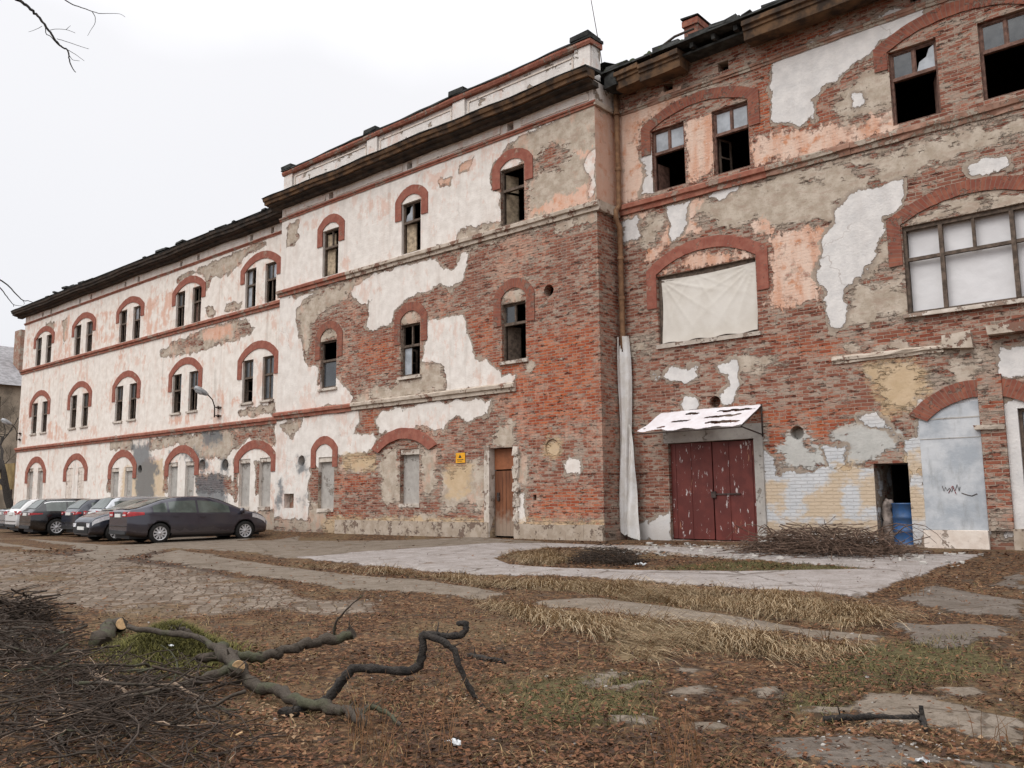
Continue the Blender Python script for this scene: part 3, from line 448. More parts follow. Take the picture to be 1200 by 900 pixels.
# ------------------------------------------------------------------ facade material: brick, grey render, salmon wash, plaster
def facade_material():
    k = NB('facade_layers', .92, .15); pos = k.pos()
    sep = k.n('ShaderNodeSeparateXYZ'); k.ln(pos, sep.inputs[0])
    u = k.sub(sep.outputs[0], sep.outputs[1]); v = sep.outputs[2]
    cb = k.n('ShaderNodeCombineXYZ'); k.ln(u, cb.inputs[0]); k.ln(v, cb.inputs[1]); uv = cb.outputs[0]
    wob = k.noise(uv, 2.2, 3, .6, 'Color')
    wv = k.n('ShaderNodeVectorMath'); wv.operation = 'MULTIPLY_ADD'; k.ln(wob, wv.inputs[0]); wv.inputs[1].default_value = (.05, .035, 0); k.ln(uv, wv.inputs[2])
    bt = k.n('ShaderNodeTexBrick'); k.ln(wv.outputs[0], bt.inputs['Vector'])
    bt.inputs['Scale'].default_value = 1; bt.inputs['Mortar Size'].default_value = .009; bt.inputs['Mortar Smooth'].default_value = .3
    bt.inputs['Brick Width'].default_value = .285; bt.inputs['Row Height'].default_value = .079
    bt.inputs['Color1'].default_value = (0, 0, 0, 1); bt.inputs['Color2'].default_value = (1, 1, 1, 1); bt.inputs['Mortar'].default_value = (.5, .5, .5, 1)
    rnd, mort = bt.outputs['Color'], bt.outputs['Fac']
    big = k.noise(uv, .55, 4, .6); mid = k.noise(uv, 3.1, 6, .62); fine = k.noise(uv, 19, 6, .65)
    horiz = k.noise(k.scale(uv, (2.6, 6.2, 1)), 1.0, 7, .70)          # erosion runs along the courses
    vert = k.noise(k.scale(uv, (2.6, .35, 1)), 1.0, 5, .6)             # rain streaks
    # brick
    tone = k.step(k.add(k.attr('B'), k.mul(k.sub(big, .5), 1.6)), -.45, .45)
    dull = k.mix(rnd, (.17, .062, .042), (.35, .15, .10)); red = k.mix(rnd, (.27, .055, .026), (.49, .135, .05))
    brick = k.mix(tone, dull, red)
    brick = k.mix(k.mul(k.step(mid, .5, .66), .5), brick, (.17, .085, .068))
    brick = k.mix(k.step(k.add(fine, k.mul(k.sub(horiz, .5), .8)), .58, .74), brick, (.105, .058, .046))
    mcol = k.mix(mid, (.29, .225, .175), (.50, .42, .34))
    brick = k.mix(k.mul(mort, .8), brick, mcol)
    smear = k.step(k.add(k.add(horiz, k.mul(k.sub(big, .5), .45)), k.mul(k.add(k.attr('G'), .3), .35)), .555, .61)
    brick = k.mix(k.mul(smear, k.math('SUBTRACT', 1, k.mul(tone, .55))), brick, k.mix(fine, (.27, .205, .16), (.44, .36, .295)))
    chips = k.noise(k.scale(uv, (5.5, 12.5, 1)), 1.0, 6, .72)             # single eroded bricks, lime left on their faces
    lime = k.step(k.add(k.add(chips, k.mul(k.sub(rnd, .5), .30)), k.add(k.mul(k.sub(big, .5), .35), k.mul(k.add(k.attr('G'), .3), .2))), .565, .62)
    brick = k.mix(k.mul(lime, k.math('SUBTRACT', .85, k.mul(tone, .5))), brick, k.mix(mid, (.26, .20, .16), (.43, .35, .285)))
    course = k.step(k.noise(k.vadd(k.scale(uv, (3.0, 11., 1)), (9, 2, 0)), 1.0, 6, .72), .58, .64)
    brick = k.mix(k.mul(course, .7), brick, (.055, .03, .023))  # shade under eroded course ledges, painted into the brick colour
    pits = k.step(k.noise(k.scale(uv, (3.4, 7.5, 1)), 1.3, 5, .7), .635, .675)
    brick = k.mix(k.mul(pits, .75), brick, (.055, .033, .027))  # shade inside the missing-brick pits, painted as dark colour
    # masks
    n1 = k.sub(k.noise(uv, 1.7, 9, .62), .5); n2 = k.sub(k.noise(k.vadd(uv, (31, 7, 0)), 2.0, 9, .66), .5); n3 = k.sub(k.noise(k.vadd(uv, (5, 53, 0)), 1.1, 8, .66), .5)
    mG = k.step(k.add(k.add(k.attr('G'), k.mul(n2, 1.15)), k.mul(k.sub(horiz, .5), 1.3)), -.05, .09)
    mK = k.step(k.add(k.add(k.attr('K'), k.mul(n3, 1.0)), k.mul(k.sub(k.noise(k.scale(uv, (1.3, .8, 1)), 7, 6, .7), .5), .7)), -.03, .09)
    wfield = k.add(k.attr('W'), k.mul(n1, .75))
    mW = k.step(wfield, -.006, .012)
    edge = k.mul(k.step(wfield, -.10, -.005), k.sub(1, mW))
    mS = k.mul(k.step(k.add(k.attr('S'), k.mul(k.sub(mid, .5), 1.3)), -.06, .3), .85)
    mY = k.step(k.add(k.add(k.attr('Y'), .12), k.mul(k.sub(k.noise(k.scale(uv, (2, 3, 1)), 1.6, 8, .7), .5), 1.1)), -.1, .14)
    cool = k.step(k.attr('C'), -.1, .3); joints = k.mul(mort, cool); old = k.attr('cool')
    G = k.mix(k.step(mid, .35, .65), (.36, .295, .23), (.50, .43, .355)); G = k.mix(k.mul(k.step(fine, .55, .7), .6), G, (.215, .17, .135))
    G = k.mix(k.mul(k.step(horiz, .5, .62), .35), G, (.30, .20, .155))
    G = k.mix(k.mul(cool, .7), G, k.mix(mid, (.36, .38, .37), (.55, .56, .55)))
    K = k.mix(k.step(vert, .35, .62), (.575, .325, .225), (.66, .49, .395)); K = k.mix(k.step(mid, .52, .7), K, (.52, .235, .13)); K = k.mix(k.mul(k.step(fine, .56, .66), .7), K, (.66, .57, .50))
    W = k.mix(k.step(mid, .3, .7), (.655, .59, .53), (.775, .72, .665)); W = k.mix(k.mul(k.step(vert, .5, .75), .45), W, (.60, .475, .40))
    Wc = k.mix(k.step(mid, .3, .7), (.535, .525, .52), (.67, .645, .625)); Wc = k.mix(k.mul(k.step(vert, .48, .72), .45), Wc, (.47, .45, .44))
    W = k.mix(old, W, Wc); W = k.mix(k.mul(cool, .75), W, k.mix(mid, (.40, .43, .46), (.60, .60, .61))); W = k.mix(k.mul(joints, .22), W, (.30, .26, .23))
    W = k.mix(k.mul(k.step(fine, .62, .72), .5), W, (.40, .33, .28))
    hair = k.step(k.vor(k.vadd(uv, k.scale(wob, (.8, .8, 0))), .33, 'DISTANCE_TO_EDGE'), .006, .001)
    W = k.mix(k.mul(hair, k.mul(k.step(big, .5, .62), .5)), W, (.26, .2, .17))
    col = k.mix(mG, brick, G)
    col = k.mix(k.mul(mK, k.sub(1, k.mul(k.step(n2, .06, .14), .7))), col, K)
    mU = k.step(k.add(k.add(wfield, .07), k.add(k.mul(n2, .35), k.mul(n3, .3))), -.01, .015)      # torn undercoat round the top coat
    col = k.mix(k.mul(mU, .9), col, k.mix(fine, (.29, .235, .185), (.46, .395, .325)))
    col = k.mix(k.mul(edge, .45), col, (.17, .125, .10))
    col = k.mix(mW, col, W)
    wash = k.mul(k.mul(k.attr('wash'), mK), k.step(k.add(vert, k.mul(n2, .9)), .42, .6))
    wash = k.math('MAXIMUM', wash, k.mul(k.attr('wash'), k.mul(k.step(k.add(k.noise(k.scale(uv, (1.5, .7, 1)), 2.3, 8, .72), k.mul(k.sub(big, .5), .7)), .545, .63), .65)))
    grime = k.mul(k.attr('wash'), k.step(k.noise(k.scale(uv, (3.2, .22, 1)), 1.0, 6, .62), .54, .74))
    col = k.mix(k.mul(wash, .75), col, (.60, .335, .24))
    col = k.mix(k.mul(grime, .38), col, (.30, .25, .21))
    col = k.mix(k.mul(mY, .75), col, k.mix(mid, (.47, .335, .185), (.60, .44, .28)))
    col = k.mix(mS, col, k.mix(fine, (.06, .068, .075), (.19, .20, .21)))
    soot = k.mul(k.step(k.add(k.mul(v, -.9), k.mul(mid, 1.2)), -.1, .9), .45)      # splash and damp at the foot of the wall
    col = k.mix(soot, col, (.155, .115, .085))
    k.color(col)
    brk = k.sub(k.mul(rnd, .35), k.mul(mort, .55))
    brk = k.add(brk, k.sub(k.mul(mid, .6), k.mul(pits, 1.2)))
    brk = k.sub(brk, k.mul(course, .9))
    h = k.mul(k.sub(1, k.math('MAXIMUM', k.math('MAXIMUM', mG, mU), k.mul(mK, .9))), brk)
    h = k.add(h, k.mul(k.sub(1, mW), k.sub(0., k.mul(mK, 0.))))
    h = k.add(k.mul(k.add(k.mul(k.math('MAXIMUM', k.math('MAXIMUM', mG, mK), mU), .75), h), k.sub(1, mW)), k.add(k.mul(mW, k.add(1.25, k.mul(k.mul(mort, cool), -.25))), k.add(k.mul(fine, .22), k.mul(mid, .2))))
    k.bump(h, .055, 1.)
    return k.m
FAC = facade_material()

def paint_mat(name, c1, c2, under, thr=.5, joints=0.):
    """old flaking paint: patches of the ground below show through"""
    k = NB(name, .9, .15); p = k.pos(); a = k.noise(p, 2.2, 8, .66); b = k.noise(p, 14, 6, .65)
    c = k.mix(k.step(k.noise(p, 5, 4), .35, .65), c1, c2)
    if joints:
        fr = k.math('FRACT', k.mul(k.attr('uu'), 1/.088)); j = k.step(k.math('ABSOLUTE', k.sub(fr, .5)), .40, .47)
        cell = k.math('FLOOR', k.mul(k.attr('uu'), 1/.088)); wn = k.n('ShaderNodeTexWhiteNoise'); wn.noise_dimensions = '1D'; k.ln(cell, wn.inputs['W'])
        c = k.mix(k.mul(wn.outputs[0], .55*joints), c, (.15, .07, .055)); c = k.mix(k.mul(j, joints), c, (.20, .15, .12))
    m = k.step(k.add(a, k.mul(k.sub(b, .5), .5)), thr, thr+.05)
    c = k.mix(m, c, k.mix(b, under, tuple(v*.6 for v in under))); c = k.mix(k.mul(k.step(b, .58, .68), .5), c, tuple(v*.55 for v in c1))
    k.color(c); k.bump(k.add(k.mul(b, .6), k.sub(0, m)), .012); return k.m
MAT = {}
MAT['arch_paint'] = paint_mat('arch_red_paint', (.245, .08, .057), (.31, .12, .085), (.46, .29, .22), .62, .25)
MAT['arch_brick'] = paint_mat('arch_bare_brick', (.215, .068, .046), (.29, .11, .07), (.27, .19, .15), .56, .8)
MAT['band_red'] = paint_mat('band_red_paint', (.26, .095, .065), (.34, .15, .105), (.40, .30, .24), .55)
MAT['band_pale'] = paint_mat('band_bare_render', (.40, .33, .265), (.50, .43, .36), (.27, .15, .11), .55)
MAT['band_brown'] = paint_mat('band_broken_brick', (.25, .135, .095), (.33, .2, .15), (.44, .37, .30), .5)
MAT['cream'] = paint_mat('cream_render', (.60, .51, .44), (.68, .60, .53), (.40, .32, .26), .58)
MAT['grey_infill'] = paint_mat('grey_block_infill', (.34, .315, .29), (.40, .375, .345), (.30, .26, .22), .60)
MAT['stone'] = paint_mat('sill_stone', (.46, .40, .34), (.56, .50, .44), (.33, .24, .19), .55)
MAT['plinth'] = paint_mat('plinth_stone', (.33, .265, .205), (.42, .35, .285), (.22, .155, .12), .54)
MAT['wood'] = flat('old_window_wood', (.105, .078, .06), .85, .4, 9)
MAT['wood_brown'] = flat('brown_window_wood', (.15, .085, .065), .8, .35, 9)
MAT['wood_pale'] = flat('pale_casement_wood', (.36, .285, .20), .85, .35, 7)
MAT['eave_dark'] = flat('dark_eave_wood', (.03, .026, .023), .9, .5, 3, c2=(.075, .055, .042))  # darkest eave tone, a near-black brown
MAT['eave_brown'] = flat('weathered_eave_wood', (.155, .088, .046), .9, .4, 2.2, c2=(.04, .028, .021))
MAT['roof'] = flat('tarred_roof', (.035, .036, .034), .9, .5, 4)
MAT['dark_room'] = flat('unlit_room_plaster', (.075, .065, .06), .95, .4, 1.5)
MAT['rust'] = flat('rust_pipe', (.25, .14, .075), .8, .3, 6, c2=(.15, .08, .045))
MAT['iron'] = flat('dark_iron', (.06, .045, .04), .7, .4, 8, metal=.3)
MAT['moss'] = flat('roof_moss', (.05, .065, .03), .95, .4, 9)
def glass_mat(name, c, rough):
    k = NB(name, rough, .8); p = k.pos(); k.color(k.mix(k.step(k.noise(p, 3, 5), .35, .65), c, tuple(min(1, v*1.6) for v in c))); k.rough(k.add(rough, k.mul(k.noise(p, 8, 4), .2))); return k.m
MAT['glass'] = glass_mat('dirty_glass', (.022, .026, .03), .05)
MAT['glass_net_sky'] = glass_mat('curtain_sky_glass', (.20, .215, .235), .12)  # pale base: net curtain plus sky reflection painted into the colour
# the building
BX = (-33, .8, 0)
bld = empty('derelict_building', BX, 'long three storey derelict brick building with peeling white and salmon plaster', 'building')
YW = {'L': .8, 'M': 0., 'R': .95}
OPEN = {'L': [], 'M': [], 'R': []}
LC = [-51.45, -46.2, -40.93, -35.3, -29.6]         # bay centres of the left wing
MC = [-23.98, -19.78, -15.47]
RC = [-9.98, -3.89]
RV = .2
def add_open(w, x0, x1, z0, z1, kind, depth=RV, **kw): OPEN[w].append(dict(x0=x0, x1=x1, z0=z0, z1=z1, kind=kind, d=depth, **kw))
for i, c in enumerate(LC):
    for s in (-1, 1):
        a, b = (c-1.1, c-.33) if s < 0 else (c+.33, c+1.1)
        add_open('L', a, b, 8.9, 10.52, 'win', style='l3'); add_open('L', a, b, 5.0, 6.73, 'win', style='l2')
        add_open('L', a, b, [1.3, 1.2, 1.05, .95, .86][i], [3.03, 2.88, 2.73, 2.8, 2.74][i], 'blind', .04 if i == 1 else .13, style=i)
for c in MC:
    add_open('M', c-.45, c+.45, 8.93, 10.62, 'win', style='m3'); add_open('M', c-.45, c+.45, 4.93, 6.6, 'win', style='m2')
add_open('M', -24.42, -23.54, .8, 2.55, 'blind', .14, style=10); add_open('M', -20.22, -19.34, .95, 2.64, 'blind', .16, style=11)
add_open('M', -16.42, -15.5, .0, 2.5, 'door', .28); add_open('M', -26.42, -25.82, .82, 1.33, 'niche', .25)
for c in RC:
    for s in (-1, 1):
        a, b = (c-1.38, c-.4) if s < 0 else (c+.4, c+1.38)
        add_open('R', a, b, 9.08, 10.78, 'win', style='r3')
add_open('R', RC[0]-1.36, RC[0]+1.38, 4.97, 6.78, 'tarp', .3); add_open('R', RC[1]-1.36, RC[1]+1.36, 4.87, 6.78, 'plastic', .3)
add_open('R', -11.17, -8.85, .02, 2.42, 'gate', .14); add_open('R', -6.16, -5.46, .04, 1.74, 'way', 1.2)
add_open('R', -3.38, -2.6, .4, 2.72, 'sideglass', .2)
for x in (-51.9, -50.7, -46.9, -45.5, -41.6, -40.2, -36.1, -34.6, -30.35, -28.85): add_open('L', x-.11, x+.11, 11.72, 11.98, 'hole', .3)
for x in (-24.0, -19.87, -15.52): add_open('M', x-.12, x+.12, 11.75, 12.0, 'hole', .3)
for x in (-10.8, -9.2, -4.6): add_open('R', x-.14, x+.14, 11.75, 12.0, 'hole', .3)
add_open('M', -14.83, -14.72, 1.03, 1.17, 'hole', .2)
ROUND = {'L': [(-39.14, 2.6, .2), (-33.59, 2.59, .27), (-31.77, 2.55, .25)], 'M': [(-25.41, 2.47, .2), (-14.19, 6.73, .17), (-14.15, 2.41, .24)], 'R': [(-7.8, 2.5, .16), (-9.82, 3.37, .15)]}
for w in ROUND:
    for (x, z, r) in ROUND[w]: add_open(w, x-r-.06, x+r+.06, z-r-.06, z+r+.06, 'round', .3, r=r)

EXTRA = []
def rect(x0, x1, z0, z1): return [(x0, z0), (x1, z0), (x1, z1), (x0, z1)]
for c in LC:
    EXTRA.append(('L', 'W', 1, rect(c-1.1, c+1.1, 6.73, 7.1))); EXTRA.append(('L', 'W', 1, rect(c-1.1, c+1.1, 10.52, 10.8)))
for c in MC[:3]: EXTRA.append(('M', 'W', 1, rect(c-.46, c+.46, 10.6, 10.95))); EXTRA.append(('M', 'G', 1, rect(c-.46, c+.46, 6.58, 7.0)))
EXTRA.append(('R', 'W', 1, rect(-5.19, -4.0, .3, 3.0))); EXTRA.append(('R', 'C', 1, rect(-5.3, -3.95, -.1, 3.2)))
EXTRA.append(('R', 'W', 1, rect(-3.5, 2, .4, 2.9)))
BASE = {'L': dict(W=.185, K=-.22, G=.08, S=-.5, Y=-.6, C=-.6, B=-.2, wash=1., cool=0.), 'M': dict(W=-.6, K=-.5, G=-.22, S=-.6, Y=-.6, C=-.6, B=-.25, wash=.7, cool=.25),
        'R': dict(W=-.6, K=-.5, G=-.24, S=-.6, Y=-.6, C=-.6, B=-.35, wash=0., cool=.85)}
ATT = ['W', 'K', 'G', 'S', 'Y', 'C', 'B', 'wash', 'cool']
def paint(w, X, Z):
    A = {a: np.full(X.shape, BASE[w][a]) for a in ATT}
    for (pw, a, s, pts) in PAINT+EXTRA:
        if pw != w: continue
        d = np.clip(sdf(pts, X, Z), -.6, .6)
        A[a] = np.maximum(A[a], d) if s > 0 else np.minimum(A[a], -d)
    return A
def grid_lines(lo, hi, cuts, step):
    c = sorted({lo, hi, *[x for x in cuts if lo < x < hi]}); out = []
    keep = [c[0]]
    for x in c[1:]:
        if x-keep[-1] > .004: keep.append(x)
    for a, b in zip(keep, keep[1:]):
        n = max(1, math.ceil((b-a)/step)); out += [a+(b-a)*i/n for i in range(n)]
    return out+[keep[-1]]
def set_attrs(me, w, X, Z, over=None):
    A = paint(w, X, Z)
    if over: over(A, X, Z)
    for a in ATT:
        at = me.attributes.new(a, 'FLOAT', 'POINT'); at.data.foreach_set('value', A[a].astype(np.float32))
def build_wall(w, xa, xb, za, zb, step):
    y = YW[w]; ops = OPEN[w]
    xs = grid_lines(xa, xb, [v for o in ops for v in (o['x0'], o['x1'])], step); zs = grid_lines(za, zb, [v for o in ops for v in (o['z0'], o['z1'])], step)
    nx, nz = len(xs), len(zs); mb = MB()
    mb.v = [(x, y, z) for z in zs for x in xs]
    hole = np.zeros((nz-1, nx-1), bool); xc = np.array([(a+b)/2 for a, b in zip(xs, xs[1:])]); zc = np.array([(a+b)/2 for a, b in zip(zs, zs[1:])])
    for o in ops: hole |= ((zc > o['z0']) & (zc < o['z1']))[:, None] & ((xc > o['x0']) & (xc < o['x1']))[None, :]
    for j in range(nz-1):
        for i in range(nx-1):
            if not hole[j, i]: a = j*nx+i; mb.f.append((a, a+1, a+nx+1, a+nx)); mb.mi.append(0); mb.sm.append(False)
    for o in ops:
        x0, x1, z0, z1, d = o['x0'], o['x1'], o['z0'], o['z1'], o['d']
        if o['kind'] == 'round':
            r = o['r']; cx, cz = (x0+x1)/2, (z0+z1)/2; N = 28
            def sq(a):
                c, s = math.cos(a), math.sin(a); m = max(abs(c), abs(s)); return cx+(x1-x0)/2*c/m, cz+(z1-z0)/2*s/m
            angs = sorted({2*math.pi*i/N for i in range(N)} | {math.pi/4+math.pi/2*i for i in range(4)})
            for a, b in zip(angs, angs[1:]+[angs[0]+2*math.pi]):
                pa, pb = sq(a), sq(b); ca = (cx+r*math.cos(a), cz+r*math.sin(a)); cb = (cx+r*math.cos(b), cz+r*math.sin(b))
                mb.quad((pa[0], y, pa[1]), (ca[0], y, ca[1]), (cb[0], y, cb[1]), (pb[0], y, pb[1]))
                dd = .04 if (w == 'M' and cx > -14.3 and cz < 3) else (.27 if w == 'R' else d)
                mb.quad((ca[0], y, ca[1]), (ca[0], y+dd, ca[1]), (cb[0], y+dd, cb[1]), (cb[0], y, cb[1]))
                if dd < .29: mb.poly([(ca[0], y+dd, ca[1]), (cx, y+dd, cz), (cb[0], y+dd, cb[1])])
            continue
        mb.quad((x0, y, z0), (x0, y+d, z0), (x0, y+d, z1), (x0, y, z1)); mb.quad((x1, y, z0), (x1, y, z1), (x1, y+d, z1), (x1, y+d, z0))
        mb.quad((x0, y, z1), (x0, y+d, z1), (x1, y+d, z1), (x1, y, z1)); mb.quad((x0, y, z0), (x1, y, z0), (x1, y+d, z0), (x0, y+d, z0))
        if o['kind'] in ('blind', 'niche'): pass
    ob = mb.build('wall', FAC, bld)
    V = np.array(mb.v); set_attrs(ob.data, w, V[:, 0], V[:, 2])
    return ob
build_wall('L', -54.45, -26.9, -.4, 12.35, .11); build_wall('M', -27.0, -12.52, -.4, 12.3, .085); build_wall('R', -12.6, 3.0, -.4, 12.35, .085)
def side_wall(w, x, ya, yb, over=None):
    mb = MB(); ys = np.linspace(ya, yb, 12); zs = np.linspace(-.4, 12.3, 150)
    mb.v = [(x, y, z) for z in zs for y in ys]
    for j in range(149):
        for i in range(11): a = j*12+i; mb.f.append((a, a+1, a+13, a+12)); mb.mi.append(0); mb.sm.append(False)
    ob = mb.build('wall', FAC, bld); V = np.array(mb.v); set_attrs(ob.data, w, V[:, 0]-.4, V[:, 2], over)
def ret(A, X, Z):
    A['W'][:] = np.where(Z > 11.6, .05, -.6); A['K'] = np.clip(np.minimum(Z-8.9, 11.6-Z), -.5, .35); A['G'] = np.where(Z > 8.8, .12, -.15); A['B'] = np.where((Z < 8.6) & (Z > 1), -.1, -.4)
    A['C'][:] = -.6; A['Y'][:] = -.6
side_wall('M', -12.52, 0, 1.0, ret); side_wall('M', -27.0, 0, .9); side_wall('L', -54.45, .8, 9); side_wall('R', 3.0, .95, 9)
# interior: floors, back wall, cross walls - unlit rooms seen through the openings
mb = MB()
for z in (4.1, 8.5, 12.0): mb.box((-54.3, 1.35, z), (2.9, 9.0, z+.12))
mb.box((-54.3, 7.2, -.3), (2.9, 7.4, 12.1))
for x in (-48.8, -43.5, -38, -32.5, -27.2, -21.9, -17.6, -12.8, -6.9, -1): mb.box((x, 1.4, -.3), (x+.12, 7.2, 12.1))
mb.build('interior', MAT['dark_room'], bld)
mb = MB(); mb.box((-6.5, 1.35, -.02), (-5.1, 4.5, .03)); mb.box((-6.45, 1.4, .03), (-6.3, 4, 2)); mb.box((-5.46, 1.4, .03), (-5.3, 4, 2)); mb.build('passage', MAT['dark_room'], bld)

# windows ---------------------------------------------------------------
def window(o, w, wood, lights, low, mull=True, tr=.62, sill=True, leaf=None, cross=.05):
    """frame bars with a transom; lights = which top panes still have glass"""
    x0, x1, z0, z1 = o['x0'], o['x1'], o['z0'], o['z1']; y = YW[w]+o['d']-.11; f = .055; dpt = .07
    m = MB(); zt = z0+(z1-z0)*tr; xm = (x0+x1)/2
    m.box((x0, y, z0), (x0+f, y+dpt, z1), 0, .003); m.box((x1-f, y, z0), (x1, y+dpt, z1), 0, .003)
    m.box((x0+f, y, z1-f), (x1-f, y+dpt, z1), 0, .003); m.box((x0+f, y, z0), (x1-f, y+dpt, z0+f), 0, .003)
    m.box((x0+f, y-.03, zt), (x1-f, y+dpt, zt+.075), 0, .003)
    if mull: m.box((xm-.025, y+.004, zt+.075), (xm+.025, y+dpt-.006, z1-f), 0, .003)
    if low == 'mull': m.box((xm-.025, y+.004, z0+f), (xm+.025, y+dpt-.006, zt), 0, .003)
    fr = m.build('window', wood, bld)
    for (i, mt) in lights:
        p = MB(); a, b = ((x0+f, xm-.025) if i % 2 == 0 else (xm+.025, x1-f)) if mull else (x0+f, x1-f)
        c, d = (zt+.075, z1-f) if i < 2 else (z0+f, zt)
        e = .022
        p.box((a, y+.02, c), (a+e, y+.05, d), 1); p.box((b-e, y+.02, c), (b, y+.05, d), 1); p.box((a+e, y+.02, d-e), (b-e, y+.05, d), 1); p.box((a+e, y+.02, c), (b-e, y+.05, c+e), 1)
        if mt == 'broken':
            p.poly([(a+e, y+.035, c+e), (b-e, y+.035, c+e), (b-e, y+.035, d-e), (b-.3*(b-a), y+.035, d-.15*(d-c)), (b-.45*(b-a), y+.035, c+.55*(d-c)), (a+.2*(b-a), y+.035, c+.42*(d-c))]); mt = 'glass_net_sky'
        else: p.box((a+e, y+.033, c+e), (b-e, y+.037, d-e))
        p.build('pane', [MAT[mt], wood], fr, smooth=False)
    if leaf:
        for (s, ang, mt, h0, h1) in leaf:
            p = MB(); L = (x1-x0)/2-f; hx = x0+f+.02 if s < 0 else x1-f-.02
            dx, dy = math.cos(R(ang))*L*(1 if s < 0 else -1), math.sin(R(ang))*L
            za, zb = z0+f+(zt-z0-f)*h0, z0+f+(zt-z0-f)*h1
            def bar(u0, u1, a, b): p.poly([(hx+dx*u0, y+.08+dy*u0, a), (hx+dx*u1, y+.08+dy*u1, a), (hx+dx*u1, y+.08+dy*u1, b), (hx+dx*u0, y+.08+dy*u0, b)]); p.poly([(hx+dx*u0, y+.115+dy*u0, a), (hx+dx*u0, y+.115+dy*u0, b), (hx+dx*u1, y+.115+dy*u1, b), (hx+dx*u1, y+.115+dy*u1, a)])
            if mt == 'open': bar(0, .14, za, zb); bar(.86, 1, za, zb); bar(.14, .86, za, za+.06); bar(.14, .86, zb-.06, zb); bar(.14, .86, (za+zb)/2-.02, (za+zb)/2+.02); mt = 'wood'
            else: bar(0, 1, za, zb)
            p.build('casement', MAT[mt], fr)
    if sill:
        s = MB(); s.box((x0-.08, YW[w]-.07, z0-.09), (x1+.08, YW[w]+.02, z0-.005), 0, .008); s.box((x0, YW[w]+.02, z0-.05), (x1, y, z0-.004), 0, .004)
        s.build('sill', MAT['stone'], fr)
    return fr
idx = {}
for w in 'LMR':
    for o in OPEN[w]:
        if o['kind'] != 'win': continue
        st = o['style']; n = idx[st] = idx.get(st, -1)+1
        if st == 'l3':
            lg = [[(0, 'glass')], [(1, 'glass')], [], [(0, 'glass'), (1, 'glass')], [(1, 'glass')], [(0, 'glass_net_sky'), (1, 'glass')], [(0, 'glass')], [], [(0, 'glass_net_sky'), (2, 'glass_net_sky')], [(0, 'glass'), (1, 'glass_net_sky')]][n]
            window(o, w, MAT['wood'], lg, 'mull', True, .56, False, [(1, 55, 'open', 0, 1)] if n % 3 == 0 else ([(-1, 30, 'wood_brown', 0, 1)] if n == 7 else None))
        elif st == 'l2':
            lg = [[(0, 'glass'), (1, 'glass')], [(0, 'glass')], [(1, 'glass')], [(0, 'glass'), (3, 'glass')], [(0, 'glass'), (1, 'glass')], [(0, 'glass')], [(1, 'glass')], [(0, 'glass'), (1, 'glass')], [(0, 'glass'), (1, 'glass')], [(0, 'glass'), (1, 'glass'), (2, 'glass'), (3, 'glass')]][n]
            window(o, w, MAT['wood'], lg, 'mull' if n % 2 else None, True, .56, True, [(-1, 65, 'open', 0, 1)] if n % 2 == 0 else None)
        elif st == 'm3':
            window(o, w, MAT['wood'], [[], [(0, 'broken')], []][n], None, n < 2, .6, False, [[(-1, 6, 'wood_pale', 0, 1), (-1, 9, 'wood_pale', 1.08, 1.6)], [(-1, 8, 'wood_pale', 0, 1), (1, 40, 'wood_pale', 0, .3)], [(-1, 70, 'wood_pale', 0, 1), (-1, 70, 'wood_pale', 1.08, 1.6)]][n])
        elif st == 'm2':
            window(o, w, MAT['wood'], [[(2, 'glass')], [(2, 'glass_net_sky')], [(0, 'glass')]][n], None, n > 0, [.56, .56, .62][n], True, [[(1, 50, 'open', 0, 1)], [(-1, 75, 'open', 0, 1)], [(-1, 62, 'wood', 0, 1)]][n])
        elif st == 'r3':
            window(o, w, MAT['wood_brown'], [[(0, 'glass_net_sky'), (1, 'glass_net_sky')], [(0, 'glass_net_sky'), (1, 'glass_net_sky')], [(0, 'glass'), (1, 'broken')], [(0, 'glass'), (1, 'glass')]][n], None, True, .6, False, [[(-1, 80, 'wood_brown', 0, .8)], [(-1, 72, 'open', 0, 1)], [(1, 68, 'wood_brown', 0, .97)], None][n])
# blind openings
for w in 'LM':
    for o in OPEN[w]:
        if o['kind'] not in ('blind', 'niche'): continue
        x0, x1, z0, z1, d, y = o['x0'], o['x1'], o['z0'], o['z1'], o['d'], YW[w]
        m = MB(); zh = z1-.17
        if o['kind'] == 'niche': m.box((x0, y+d, z0), (x1, y+d+.05, z1)); m.build('niche_back', MAT['band_brown'], bld); continue
        if o['style'] == 1:
            for r in range(5):
                for c in range(2): m.box((x0+.38*c+.01, y+d-.02, z0+.33*r+.01), (x0+.38*c+.37, y+d+.05, min(z1, z0+.33*r+.32)), 0, .004)
            m.box((x0, y+d, z0), (x1, y+d+.04, z1)); m.build('blocked_window', MAT['cream'], bld); continue
        m.box((x0, y+d, z0), (x1, y+d+.05, zh)); m.build('blocked_window', MAT['grey_infill'], bld)
        m = MB(); m.box((x0-.03, y+.03, zh), (x1+.03, y+d+.05, z1), 0, .01); m.build('lintel', MAT['stone'], bld)
        if w == 'M' or o['style'] > 2:
            m = MB(); m.box((x0-.02, y-.03, z0-.12), (x1+.02, y+d, z0-.003), 0, .015); m.build('sill', MAT['stone'], bld)
